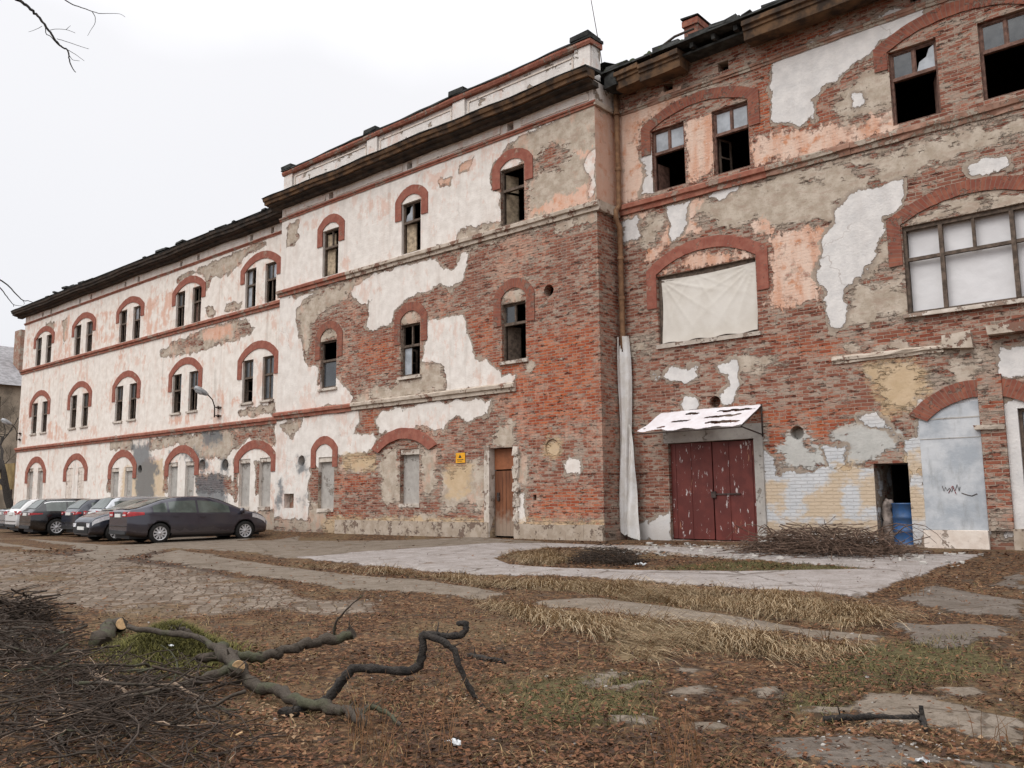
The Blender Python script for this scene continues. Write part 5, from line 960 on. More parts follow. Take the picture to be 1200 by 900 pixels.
# wall lamps
MAT['lamp_grey'] = flat('grey_lamp_metal', (.30, .31, .32), .5, .2, 8, metal=.3); MAT['lamp_glass'] = glass_mat('lamp_cover', (.35, .36, .37), .2)
def lamp(x, y, z, s, label):
    e = empty('wall_lamp', (x, y, z), label, 'lamp', 'old street lamps fixed to the building')
    m = MB(); m.tube([(x, y-.14, z-.5), (x, y-.15, z-.05), (x-.02, y-.24, z+.22), (x-.05, y-.48, z+.46)], .026*s, 8); m.build('lamp_arm', MAT['iron'], e)
    m = MB()
    for q in (-.45, -.1): m.box((x-.02, y-.16, z+q), (x+.3, y+.0, z+q+.03)); m.box((x+.05, y-.06, z+q-.04), (x+.12, y+.0, z+q+.07))
    m.build('lamp_bracket', MAT['iron'], e)
    h = MB(); d = Vector((-.35, -.75, .45)).normalized(); p = Vector((x-.05, y-.44, z+.42)); L = .62*s
    h.tube([p+d*L*t for t in (0, .12, .35, .7, .95, 1.0)], [.05*s, .085*s, .12*s, .13*s, .10*s, .03*s], 14); hd = h.build('lamp_head', MAT['lamp_grey'], e)
    g_ = MB(); q = p+Vector((0, 0, -.05)); g_.tube([q+d*L*t for t in (.36, .5, .8, .93)], [.08*s, .115*s, .11*s, .05*s], 12); g_.build('lamp_glass', MAT['lamp_glass'], hd)
    return e
lamp(-32.5, .8, 5.05, 1.0, 'grey street lamp on a bent arm between two window pairs of the white wing')
lamp(-54.2, .8, 5.2, 1.0, 'grey street lamp on a bent arm at the far left corner of the building')
# ------------------------------------------------------------------ ground: one sheet to the horizon
GA = ['A', 'P', 'D', 'C', 'R', 'T', 'N', 'M']
def zone(X, Y):
    A = {a: np.full(X.shape, -.8) for a in GA}
    for (a, s, pts) in ZONES:
        d = np.clip(sdf(pts, X, Y), -.8, .8); A[a] = np.maximum(A[a], d) if s > 0 else np.minimum(A[a], -d)
    return A
def lines(lo, hi, f0, f1, st):
    a = list(np.arange(f0, f1+1e-6, st)); x = f0; s = st; b = []
    while x > lo: s *= 1.5; x -= s; b.append(max(x, lo))
    x = f1; s = st; c = []
    while x < hi: s *= 1.5; x += s; c.append(min(x, hi))
    return np.array(b[::-1]+a+c)
gxs = lines(-900, 700, -34, 2, .14); gys = lines(-700, 700, -17.4, .2, .10)
GX, GY = np.meshgrid(gxs, gys); gxf, gyf = GX.ravel(), GY.ravel(); ZA = zone(gxf, gyf)
GZ = ground_z(gxf, gyf)+.05*smooth01(-.06, .06, ZA['A'])+.03*smooth01(-.06, .06, np.maximum(ZA['P'], ZA['D']))
rs = np.random.RandomState(3)
def fbm(x, y, s): return np.array([mnoise.fractal(Vector((a*s, b*s, 3.3)), 1.0, 2.0, 4) for a, b in zip(x, y)])
near = (gxf > -20) & (gyf < -2) & (gyf > -18.5) & (gxf < 3)
bumpz = np.zeros_like(GZ); bumpz[near] = fbm(gxf[near], gyf[near], 1.1)*.035
GZ = GZ+bumpz*(1-smooth01(-.1, .1, np.maximum(ZA['A'], ZA['P'])))
nx, ny = len(gxs), len(gys)
gm = MB(); gm.v = list(zip(gxf.tolist(), gyf.tolist(), GZ.tolist()))
for j in range(ny-1):
    for i in range(nx-1): a = j*nx+i; gm.f.append((a, a+1, a+nx+1, a+nx)); gm.mi.append(0); gm.sm.append(True)
k = NB('yard_ground', .95, .12); pos = k.pos(); p2 = k.scale(pos, (1, 1, 0))
nA = k.sub(k.noise(p2, 1.6, 8, .62), .5); nB = k.sub(k.noise(k.vadd(p2, (17, 3, 0)), 2.6, 8, .68), .5); fine = k.noise(p2, 26, 6, .65); mid = k.noise(p2, 3.2, 6, .62); big = k.noise(p2, .5, 4, .6)
cell = k.vor(k.vadd(p2, k.scale(k.noise(p2, 9, 3, .6, 'Color'), (.05, .05, 0))), 19, 'F1', 'Color'); cs = k.n('ShaderNodeSeparateColor'); k.ln(cell, cs.inputs[0]); cell2 = k.vor(p2, 41, 'F1', 'Color'); cs2 = k.n('ShaderNodeSeparateColor'); k.ln(cell2, cs2.inputs[0])
leaf = k.ramp(cs.outputs[0], [(0, (.032, .022, .014)), (.3, (.066, .037, .021)), (.55, (.11, .055, .028)), (.8, (.16, .088, .044)), (1, (.23, .145, .08))])
leaf = k.mix(k.mul(cs2.outputs[0], .6), leaf, (.06, .038, .026)); leaf = k.mix(k.step(mid, .52, .68), leaf, (.075, .055, .04)); leaf = k.mix(k.mul(k.step(big, .5, .65), .5), leaf, (.16, .115, .065))
def conc(lo, hi, dark):
    c = k.mix(k.step(mid, .3, .7), lo, hi); c = k.mix(k.mul(k.step(nA, .02, .22), .7), c, dark); c = k.mix(k.mul(k.step(fine, .50, .66), .65), c, dark); c = k.mix(k.mul(k.step(k.noise(p2, 75, 4, .6), .52, .62), .35), c, dark); return c
ck = k.step(k.vor(k.vadd(p2, k.scale(k.noise(p2, 2, 4, .6, 'Color'), (.5, .5, 0))), .55, 'DISTANCE_TO_EDGE'), .016, .003)
cA_ = conc((.225, .198, .183), (.34, .31, .297), (.135, .108, .088)); cP = conc((.135, .108, .083), (.215, .178, .145), (.075, .058, .042)); cD = conc((.105, .085, .07), (.16, .135, .115), (.065, .05, .038))
bt = k.n('ShaderNodeTexBrick'); rot = k.n('ShaderNodeMapping'); rot.inputs['Rotation'].default_value = (0, 0, .62); k.ln(k.vadd(p2, k.scale(k.noise(p2, 1.4, 4, .6, 'Color'), (.42, .42, 0))), rot.inputs['Vector']); k.ln(rot.outputs[0], bt.inputs['Vector'])
bt.inputs['Scale'].default_value = 1; bt.inputs['Mortar Size'].default_value = .014; bt.inputs['Mortar Smooth'].default_value = .6; bt.inputs['Brick Width'].default_value = .23; bt.inputs['Row Height'].default_value = .17; bt.inputs['Color1'].default_value = (0, 0, 0, 1); bt.inputs['Color2'].default_value = (1, 1, 1, 1)
cC = k.mix(bt.outputs['Color'], (.125, .097, .075), (.235, .19, .152)); cC = k.mix(k.mul(k.step(fine, .5, .7), .5), cC, (.12, .09, .07)); cC = k.mix(k.mul(bt.outputs['Fac'], .8), cC, k.mix(.5, leaf, (.10, .075, .055)))
cC = k.mix(k.mul(k.step(k.add(nB, k.mul(k.sub(big, .5), .8)), .0, .12), .85), cC, leaf)
straw = k.mix(k.noise(k.scale(p2, (30, 8, 1)), 1, 4), (.12, .085, .05), (.27, .205, .12)); green = k.mix(fine, (.045, .045, .02), (.12, .11, .05)); mud = k.mix(mid, (.05, .035, .027), (.10, .072, .055)); rub = k.mix(k.step(fine, .4, .6), (.20, .155, .12), (.36, .31, .26))
def msk(a, amp=.45, w=.03, n=nB, off=0): return k.step(k.add(k.add(k.attr('z_'+a), off), k.mul(n, amp)), -w, w)
col = k.mix(msk('M', 1.2, .12, nA), leaf, mud); col = k.mix(k.mul(msk('N', 1.2, .15), .75), col, green); col = k.mix(k.mul(msk('T', 1.0, .12), .8), col, straw); col = k.mix(msk('C', 1.3, .10), col, cC); col = k.mix(k.mul(msk('R', 1.2, .1), .85), col, rub)
mD, mP, mA = msk('D', .75, .03), msk('P', .6, .03), msk('A', .26, .025)
sc = k.step(k.add(nB, k.mul(nA, .6)), .10, .16)
cP = k.mix(sc, cP, leaf); cD = k.mix(k.mul(sc, .8), cD, leaf); cA_ = k.mix(k.mul(k.step(k.add(nB, k.mul(nA, .8)), .10, .2), .75), cA_, (.15, .108, .08))
col = k.mix(mD, col, cD); col = k.mix(mP, col, cP); col = k.mix(mA, col, cA_)
allc = k.math('MAXIMUM', k.math('MAXIMUM', mD, mP), mA); col = k.mix(k.mul(k.mul(ck, allc), k.mul(k.step(big, .42, .6), .7)), col, (.07, .05, .035)); k.color(col)
wet = k.mul(mD, k.step(mid, .5, .6)); k.rough(k.sub(.95, k.mul(wet, .3)))
h = k.mix(allc, k.add(k.mul(cs.outputs[1], .9), k.mul(fine, .5)), k.add(k.mul(fine, .25), k.mul(ck, -.4))); h = k.sub(h, k.mul(k.mul(msk('C', 1.3, .10), bt.outputs['Fac']), .4)); k.bump(h, .03, 1.)
GRD = k.m
go = gm.build('ground', GRD); tag(go, kind='structure')
for a in GA: at = go.data.attributes.new('z_'+a, 'FLOAT', 'POINT'); at.data.foreach_set('value', ZA[a].astype(np.float32))
def gh(x, y):
    """height of the built ground sheet"""
    i = min(max(int(np.searchsorted(gxs, x))-1, 0), nx-2); j = min(max(int(np.searchsorted(gys, y))-1, 0), ny-2)
    u = (x-gxs[i])/(gxs[i+1]-gxs[i]); v = (y-gys[j])/(gys[j+1]-gys[j]); q = GZ[j*nx+i:j*nx+i+2], GZ[(j+1)*nx+i:(j+1)*nx+i+2]
    return float((q[0][0]*(1-u)+q[0][1]*u)*(1-v)+(q[1][0]*(1-u)+q[1][1]*u)*v)
def gh_arr(x, y):
    i = np.clip(np.searchsorted(gxs, x)-1, 0, nx-2); j = np.clip(np.searchsorted(gys, y)-1, 0, ny-2)
    u = (x-gxs[i])/(gxs[i+1]-gxs[i]); v = (y-gys[j])/(gys[j+1]-gys[j]); G = GZ.reshape(ny, nx)
    return (G[j, i]*(1-u)+G[j, i+1]*u)*(1-v)+(G[j+1, i]*(1-u)+G[j+1, i+1]*u)*v
CX, CY = 0., -18.
def sample(n, r0, r1, a0=R(-86), a1=R(-2), pw=0.):
    """points around where the photographer stood, thinning with distance"""
    r = np.exp(rs.uniform(math.log(r0), math.log(r1), n)); a = rs.uniform(a0, a1, n)
    return CX+r*np.sin(a), CY+r*np.cos(a), r
def big_mesh(name, V, F, mat, attrs=None, kind='stuff', smooth=False):
    me = bpy.data.meshes.new(name); me.from_pydata(V.reshape(-1, 3).tolist(), [], F.tolist()); me.materials.append(mat)
    if attrs:
        for a, v in attrs.items(): at = me.attributes.new(a, 'FLOAT', 'POINT'); at.data.foreach_set('value', v.astype(np.float32))
    if smooth: me.polygons.foreach_set('use_smooth', [True]*len(me.polygons))
    o = bpy.data.objects.new(name, me); COL.objects.link(o); return o
# leaf litter: every leaf a small folded, curled blade
def litter(n, r0, r1, size, keep):
    x, y, r = sample(n, r0, r1); ok = (y < -.15) & (x > -40); x, y, r = x[ok], y[ok], r[ok]
    Zn = zone(x, y); w = keep(Zn, x, y); ok = rs.uniform(size=x.size) < w; x, y, r = x[ok], y[ok], r[ok]; n = x.size
    z = gh_arr(x, y)+rs.uniform(.002, .02, n); L = rs.uniform(.6, 1.35, n)*size*np.maximum(1, r/11); W = L*rs.uniform(.4, .75, n); th = rs.uniform(0, 6.283, n)
    ct, st = np.cos(th), np.sin(th); curl = rs.uniform(-.1, .55, n)*L; fold = rs.uniform(-.1, .5, n)*W; tilt = rs.uniform(-.35, .35, n); ti2 = rs.uniform(-.35, .35, n)
    loc = [(-.5, 0, 0), (-.1, -.5, 1), (.5, 0, 2), (-.1, .5, 1)]
    V = np.zeros((n, 5, 3))
    P5 = [(-.5, 0, .0), (-.12, -.5, .5), (.5, 0., .6), (-.12, .5, .5), (.02, 0, 0.)]
    for q, (a, b, c) in enumerate(P5):
        lx, ly = a*L, b*W; V[:, q, 0] = x+lx*ct-ly*st; V[:, q, 1] = y+lx*st+ly*ct
        V[:, q, 2] = z+np.abs(b)*2*fold*.5+(curl*.6 if q == 2 else 0)+(curl*.3 if q == 0 else 0)+lx*tilt+ly*ti2+.012
    F = (np.arange(n)*5)[:, None, None]+np.array([[0, 1, 4], [1, 2, 4], [2, 3, 4], [3, 0, 4]])[None]
    return V, F.reshape(-1, 3), np.repeat(rs.uniform(size=n), 5)
k = NB('dead_leaf', .8, .2); t = k.attr('tone')
k.color(k.mix(k.mul(k.noise(k.pos(), 30, 3), .5), k.ramp(t, [(0, (.034, .02, .013)), (.25, (.085, .038, .02)), (.5, (.15, .062, .029)), (.72, (.205, .095, .043)), (.88, (.27, .16, .085)), (1, (.38, .27, .17))]), (.06, .035, .025))); LEAF = k.m
def keepf(Z, x, y):
    c = np.maximum(np.maximum(Z['P'], Z['D']), Z['A']); w = np.where(c > -.02, .06, 1.); w = np.where(Z['D'] > 0, .22, w); w = np.where(Z['A'] > 0, .02, w); w = np.where(Z['C'] > 0, .16, w); w = np.where(Z['T'] > 0, .3, w); w = np.where((x < -13) & (y > -7), w*.12, w)
    return w*np.where(np.sin(x*1.7+np.sin(y*1.3)*2)*np.sin(y*1.9+x*.6) > -.45, 1, .5)
V, F, t = litter(120000, 3.0, 28, .038, keepf); t = np.clip(t*.8+.25*(np.sin(V[:, :, 0]*2.3+2*np.sin(V[:, :, 1]*1.7))*np.sin(V[:, :, 1]*2.9)).ravel(), 0, 1); tag(big_mesh('leaf_litter', V, F, LEAF, {'tone': t}), kind='stuff')
# grass blades
def blades(x, y, L, lean, w, seed_t, spread, flat=False):
    n = x.size; z = gh_arr(x, y)-.01; th = lean+rs.normal(0, spread, n); S = 5; V = np.zeros((n, S*2, 3)); ct, st = np.cos(th), np.sin(th); ph = rs.uniform(.9, 1.7, n); px, py = -st, ct; e0, e1 = rs.uniform(.45, 1.25, n), rs.uniform(.1, .8, n)
    cx, cz = np.zeros(n), np.zeros(n)
    for s in range(S):
        f = s/(S-1)
        if s: e = (e0-(e0+e1)*((s-.5)/(S-1)) if flat else 1.45-(ph*1.5)*((s-.5)/(S-1))); cx = cx+np.cos(e)*L/(S-1); cz = cz+np.sin(e)*L/(S-1)*.9
        ww = w*(1-f*.85)
        for q, sg in ((0, -1), (1, 1)): V[:, s*2+q, 0] = x+cx*ct+px*ww*sg; V[:, s*2+q, 1] = y+cx*st+py*ww*sg; V[:, s*2+q, 2] = z+np.maximum(cz, .01)
    F = (np.arange(n)*S*2)[:, None, None]+np.array([[s*2, s*2+1, s*2+3, s*2+2] for s in range(S-1)])[None]
    return V, F.reshape(-1, 4), np.repeat(seed_t, S*2)
def in_zone(a, n, lo=-.05):
    pts = np.array([q for (b, s, p) in ZONES if b == a and s > 0 for q in p]); X0, Y0 = pts.min(0)-.2; X1, Y1 = pts.max(0)+.2
    xs, ys = [], []; got = 0
    while got < n:
        x, y = rs.uniform(X0, X1, 40000), rs.uniform(Y0, Y1, 40000); Z = zone(x, y)
        cl = np.sin(x*5.1+2*np.sin(y*3.7))*np.sin(y*6.3+1.5*np.sin(x*2.9))
        ok = (Z[a] > lo+rs.uniform(-.1, .12, x.size)) & (cl > rs.uniform(-.9, .95, x.size)) & (Z['A'] < .05); xs.append(x[ok]); ys.append(y[ok]); got += ok.sum()
    x, y = np.concatenate(xs)[:n], np.concatenate(ys)[:n]; return x, y
k = NB('dry_straw', .8, .2); t = k.attr('tone'); k.color(k.ramp(t, [(0, (.12, .075, .04)), (.4, (.29, .20, .115)), (.75, (.46, .35, .22)), (1, (.56, .45, .31))])); STRAW = k.m
x, y = in_zone('T', 11000); cl = .5+.5*np.sin(x*2.3+1.7*np.sin(y*1.9))*np.sin(y*3.1+x*1.1)
V, F, t = blades(x, y, rs.uniform(.25, .7, x.size)*(.4+.75*cl), R(-43)+.55*np.sin(x*1.4+y)+.3*np.sin(x*3.7), .0040, np.clip(rs.uniform(.1, 1, x.size)*(.65+.5*cl), 0, 1), .28, True); tag(big_mesh('dry_grass', V, F, STRAW, {'tone': t}), kind='stuff')
k = NB('low_grass', .85, .2); t = k.attr('tone'); k.color(k.ramp(t, [(0, (.05, .045, .018)), (.35, (.10, .095, .035)), (.6, (.22, .15, .07)), (1, (.36, .25, .13))])); LOWG = k.m
x, y, r = sample(26000, 3.2, 15); Zn = zone(x, y); c = np.maximum(np.maximum(Zn['P'], Zn['D']), Zn['A']); cl = np.sin(x*3.3+2*np.sin(y*2.1))*np.sin(y*2.7+1.5*np.sin(x*1.9))
ok = (c < -.04) & (cl > rs.uniform(-.6, 1.1, x.size)) & (x > -11.5); x, y = x[ok], y[ok]; tone = np.clip(rs.uniform(0, 1, x.size)-.45*(zone(x, y)['N'] > 0)+.1, 0, 1)
V, F, t = blades(x, y, rs.uniform(.04, .15, x.size), 0, .003, tone, 3.); tag(big_mesh('low_grass', V, F, LOWG, {'tone': t}), kind='stuff')
x, y, r = sample(34000, 3.1, 13); Zn = zone(x, y); c = np.maximum(np.maximum(Zn['P'], Zn['D']), Zn['A']); cl = np.sin(x*1.3+2*np.sin(y*1.1))*np.sin(y*1.7+1.5*np.sin(x*.9))
ok = (c < .02) & (x > -12) & (cl > rs.uniform(-1.1, 1.0, x.size)); x, y = x[ok], y[ok]
V, F, t = blades(x, y, rs.uniform(.06, .22, x.size), R(-43), .0016, np.clip(rs.uniform(-.25, .36, x.size), 0, 1), 1.2, True); V[:, :, 2] *= 1.0; tag(big_mesh('grass_thatch', V, F, STRAW, {'tone': t}), kind='stuff')
x, y = in_zone('N', 7000); V, F, t = blades(x, y, rs.uniform(.04, .14, x.size), 0, .0035, rs.uniform(0, .6, x.size), 3.); tag(big_mesh('green_grass', V, F, LOWG, {'tone': t}), kind='stuff')
# crumbs of stone and plaster
m = MB()
def stone(m, x, y, s, z=None):
    z = gh(x, y) if z is None else z; b0 = len(m.v); m.box((x-s, y-s*rng.uniform(.5, 1), z-.01), (x+s, y+s*rng.uniform(.5, 1), z+s*rng.uniform(.3, .9)), 0, s*.35)
sx, sy, sr = sample(230, 3.3, 17)
for a, b, r in zip(sx, sy, sr):
    if b < -.5 and a > -20: stone(m, a, b, rng.uniform(.003, .010)*(1+r/16))
for i in range(150): stone(m, rng.gauss(-1.45, .6), rng.gauss(-12.9, .35), rng.uniform(.002, .011))
for i in range(160): stone(m, rng.uniform(-11, -3.8), rng.uniform(-2.6, -.3), rng.uniform(.02, .06))
tag(m.build('stone_crumbs', MAT['grey_infill']), kind='stuff')
# branches --------------------------------------------------------------
k = NB('bark', .9, .2); p = k.obj(); a = k.noise(p, 9, 7, .65); b = k.noise(k.scale(p, (1, 1, 1)), 42, 5, .65); k.color(k.mix(k.step(k.noise(p, 3.2, 5), .52, .62), k.mix(b, (.024, .02, .017), (.10, .08, .062)), k.mix(b, (.03, .033, .019), (.10, .095, .062)))); k.bump(k.add(a, k.mul(b, .7)), .02); BARK = k.m
MAT['bark_dark'] = flat('dark_bark', (.05, .042, .036), .9, .45, 16, c2=(.018, .016, .015), bump=.03); MAT['cut_wood'] = flat('fresh_cut_wood', (.46, .30, .16), .8, .3, 30, bump=.002); MAT['twig_pale'] = flat('pale_twig', (.25, .18, .13), .85, .35, 14); MAT['twig_brown'] = flat('brown_twig', (.115, .075, .055), .9, .45, 14); MAT['twig_dark'] = flat('dark_twig', (.046, .033, .025), .9, .5, 14)
def smooth_line(pts, sub=4, jit=.0):
    out = []
    n = len(pts); P = [Vector(q[:3]) for q in pts]; r = [q[3] for q in pts]
    for i in range(n-1):
        p0, p1, p2_, p3 = P[max(i-1, 0)], P[i], P[i+1], P[min(i+2, n-1)]
        for s in range(sub):
            t = s/sub; v = .5*((2*p1)+(p2_-p0)*t+(2*p0-5*p1+4*p2_-p3)*t*t+(3*p1-p0-3*p2_+p3)*t**3)
            rr = r[i]+(r[i+1]-r[i])*t; out.append((v+Vector((rng.gauss(0, 1), rng.gauss(0, 1), rng.gauss(0, 1)))*jit*rr, rr))
    out.append((P[-1], r[-1])); return out
def branch(name_key, name, mat, label, cuts=(), side=6):
    if name_key in ('log', 'arch', 'pale'): BRANCH[name_key] = [[(a, b, c+.05, d) for a, b, c, d in ln_] for ln_ in BRANCH[name_key]]
    e = empty(name, BRANCH[name_key][0][0][:3], label, 'branch', 'cut branches lying in the yard')
    m = MB()
    for line in BRANCH[name_key]:
        L = smooth_line(line, 5, .22) if mat is BARK else [(Vector(p_[:3]).lerp(Vector(q_[:3]), t_/4)+Vector((rng.gauss(0, .09), rng.gauss(0, .09), rng.gauss(0, .09)))*p_[3], p_[3]+(q_[3]-p_[3])*t_/4) for p_, q_ in zip(line, line[1:]) for t_ in range(4)]+[(Vector(line[-1][:3]), line[-1][3]*.6)]; m.tube([q for q, r in L], [r*rng.uniform(.82, 1.16) for q, r in L], 11, wob=.14)
        for _ in range(side):
            q, r = L[rng.randrange(2, len(L))]; d = Vector((rng.uniform(-1, 1), rng.uniform(-1, 1), rng.uniform(.0, .9))).normalized(); l = rng.uniform(.04, .14)
            m.tube([q, q+d*l*.5, q+d*l+Vector((0, 0, rng.uniform(-.02, .03)))], [r*.35, r*.22, r*.08], 5)
    m.build('bark', mat, e)
    for (li, end) in cuts:
        line = BRANCH[name_key][li]; a, b = (line[0], line[1]) if end == 0 else (line[-1], line[-2]); d = (Vector(a[:3])-Vector(b[:3])).normalized(); c = MB(); q = Vector(a[:3])
        c.tube([q-d*.004, q+d*.004], [a[3]*.93, a[3]*.90], 14); c.build('cut_end', MAT['cut_wood'], e)
    return e
branch('crooked', 'fallen_branch', MAT['bark_dark'], 'black crooked branch standing up in zigzags above the dead leaves', side=3)
branch('log', 'fallen_branch', BARK, 'thick forked bough with a round pale sawn end lying beside the crooked branch', [(3, 1)])
branch('pale', 'fallen_branch', BARK, 'brown broken limb with an upright twig at its raised right end')
branch('stump', 'fallen_branch', BARK, 'short stub with a pale sawn end at the back of the green moss heap', [(0, 1)])
branch('arch', 'fallen_branch', BARK, 'mossy bough arching over the right edge of the green moss heap')
branch('leftlog', 'fallen_branch', BARK, 'thick mossy log with a pale sawn end at the left edge of the photo', [(0, 1)])
branch('leftlong', 'fallen_branch', BARK, 'long thin bare branch lying just below the mossy log at the left edge', side=3)
branch('twigpale', 'fallen_branch', MAT['twig_pale'], 'thin pale stick slanting down in front of the green moss heap', side=2)
branch('twigarc', 'fallen_branch', MAT['twig_pale'], 'thin pale forked twig arched over the twig litter left of the thick bough', side=3)
branch('stick', 'fallen_branch', MAT['bark_dark'], 'short dark stick lying alone on leaves right of the crooked branch', side=1)
branch('rightstick', 'fallen_branch', MAT['bark_dark'], 'dark stick on pale concrete with an upright splinter at its right end', side=2)
# twigs: the heap at front left, nobody could count them
def twigs(m, n, fx, size, rad, lift, lean=None):
    for i in range(n):
        x, y, hmax = fx(); th = rng.uniform(0, 6.28) if lean is None else rng.gauss(lean, .5); L = rng.uniform(.3, 1.)*size; e = rng.gauss(0, .12)*lift; z = gh(x, y)+rng.uniform(.005, hmax); pts = []; r0 = rng.uniform(.4, 1)*rad; kx = rng.gauss(0, .35)
        for s in range(6):
            t = s/5-.5; a = th+kx*t*2; pts.append(Vector((x+math.cos(a)*L*t, y+math.sin(a)*L*t, z+e*L*t+rng.gauss(0, .008)+.05*lift*(.25-t*t)*L)))
        for q in pts: q.z = max(q.z, gh(q.x, q.y)+.004)
        m.tube(pts, [r0*(1-.13*s) for s in range(6)], 5, cap=False)
        if rng.random() < .5: q = pts[3]; d = Vector((math.cos(th+.6), math.sin(th+.6), rng.uniform(-.1, .5)))*L*.25; m.tube([q, q+d*.5, q+d], [r0*.6, r0*.4, r0*.15], 4, cap=False)
PT = [(-10.0, -14.3), (-9.2, -14.9), (-7.6, -15.1), (-6.5, -15.2), (-8.8, -14.6), (-5.3, -15.6), (-5.8, -15.9), (-6.3, -15.0), (-5.0, -15.3)]
def f_heap():
    while True:
        c = PT[rng.randrange(len(PT))]; x, y = c[0]+rng.gauss(0, .55), c[1]+rng.gauss(0, .33)
        if ((x+7.6)/.85)**2+((y+14.2+.18*(x+7.55))/.5)**2 > 1 and y < -14.3-.42*(x+6.5)*(x > -6.5): return x, y, .18
m = MB(); twigs(m, 760, f_heap, .75, .0062, 2.4); twigs(m, 150, f_heap, 1.0, .011, 1.3); tag(m.build('twig_litter', MAT['twig_dark']), kind='stuff')
m = MB(); twigs(m, 40, f_heap, .6, .006, 1.0); tag(m.build('twig_litter', MAT['twig_pale']), kind='stuff')
m = MB(); twigs(m, 80, f_heap, .9, .015, 1.6); tag(m.build('twig_litter', BARK), kind='stuff')
m = MB()
for i in range(26): a, b, c = f_heap(); z = gh(a, b)+rng.uniform(.02, .1); th = rng.uniform(0, 6.28); l = rng.uniform(.03, .09); m.box((-l/2, -.008, 0), (l/2, .008, .006)); q = m.v[-8:]; m.v[-8:] = [(a+u*math.cos(th)-v*math.sin(th), b+u*math.sin(th)+v*math.cos(th), z+w+u*.2) for u, v, w in q]
tag(m.build('wood_chips', MAT['cut_wood']), kind='stuff')
# heap of brush far left
def brush(name, label, cx, cy, rx, ry, h, n, mat, size, rad, arcs=0):
    m = MB()
    def fx():
        while True:
            a, b = rng.uniform(-1, 1), rng.uniform(-1, 1); d = a*a+b*b
            if d < 1: return cx+a*rx, cy+b*ry, h*(1-d)**.7+.01
    twigs(m, n, fx, size, rad, 1.6)
    for i in range(arcs):
        x, y, z = fx(); z = gh(x, y)+h*rng.uniform(.2, .8); a = rng.uniform(0, 6.28); L = rng.uniform(.5, 1.3); e = rng.uniform(.25, 1.0)
        m.tube([(x+math.cos(a)*L*t, y+math.sin(a)*L*t*.5, z+L*(e*t-(.55+e*.5)*t*t)) for t in (0, .2, .4, .6, .8, 1)], [rad*(1-.7*t) for t in (0, .2, .4, .6, .8, 1)], 5, cap=False)
    return tag(m.build(name, mat), label, 'brush pile', 'heaps of cut brushwood')
brush('brush_pile', 'dark tangled heap of cut twigs at the left edge beside the cobbles', -11.3, -14.0, .6, .4, .38, 220, MAT['twig_dark'], .9, .012)
brush('brush_pile', 'wide heap of brown twigs in front of the whitewashed wall and the blue barrel', -6.5, -1.35, 1.5, .75, .55, 600, MAT['twig_brown'], 1.5, .012, 60)
brush('brush_pile', 'low dark clump of dry brushwood on the slab below the tattered sheet', -9.65, -4.1, .75, .5, .32, 420, MAT['twig_dark'], .6, .008)
# moss heap
x = np.concatenate([rs.normal(-7.7, .5, 9000)]); y = -13.95+(x+7.55)*-.18+rs.normal(0, .26, x.size)
hh = .26*np.exp(-((x+7.7)/.6)**2-((y+13.95+.18*(x+7.55))/.36)**2)
V, F, t = blades(x, y, rs.uniform(.05, .15, x.size), 0, .0045, rs.uniform(0, .42, x.size), 3.); V[:, :, 2] += hh[:, None]
k = NB('heap_moss', .9, .15); t_ = k.attr('tone'); k.color(k.ramp(t_, [(0, (.04, .038, .013)), (.25, (.095, .088, .024)), (.42, (.185, .165, .055))])); tag(big_mesh('moss', V, F, k.m, {'tone': t}), kind='stuff')
m = MB(); N = 30
for j in range(N+1):
    for i in range(N+1): X_, Y_ = -7.7+(i/N-.5)*2.6, -13.95+(j/N-.5)*1.5-.18*(i/N-.5)*2.6; m.v.append((X_, Y_, gh(X_, Y_)-.02+.26*math.exp(-((X_+7.7)/.6)**2-((Y_+13.95+.18*(X_+7.55))/.36)**2)+rng.uniform(-.01, .01)))
for j in range(N):
    for i in range(N): a = j*(N+1)+i; m.f.append((a, a+1, a+N+2, a+N+1)); m.mi.append(0); m.sm.append(True)
tag(m.build('moss_mound', flat('mossy_soil', (.055, .055, .022), .95, .4, 9, c2=(.05, .032, .02))), kind='stuff')
# dry stalks
m = MB()
for (cx, cy, n, h) in ((-3.95, -14.75, 14, .42), (-3.5, -14.6, 10, .5), (-2.35, -14.0, 16, .42), (-2.2, -14.15, 10, .3), (-3.6, -14.9, 14, .3), (-1.2, -12.6, 10, .25), (-3.4, -6.2, 16, .35), (-4.3, -7.2, 12, .3), (-5.4, -10.2, 10, .3)):
    for i in range(n):
        x, y = cx+rng.gauss(0, .07), cy+rng.gauss(0, .07); a = rng.uniform(0, 6.28); b = rng.uniform(.1, .6)*h; hh = h*rng.uniform(.5, 1.1); q = gh(x, y)
        m.tube([(x, y, q), (x+math.cos(a)*b*.3, y+math.sin(a)*b*.3, q+hh*.6), (x+math.cos(a)*b, y+math.sin(a)*b, q+hh)], [.0022, .0017, .0008], 4, cap=False)
tag(m.build('dry_stalks', flat('orange_stalk', (.20, .105, .05), .8, .3, 20)), kind='stuff')
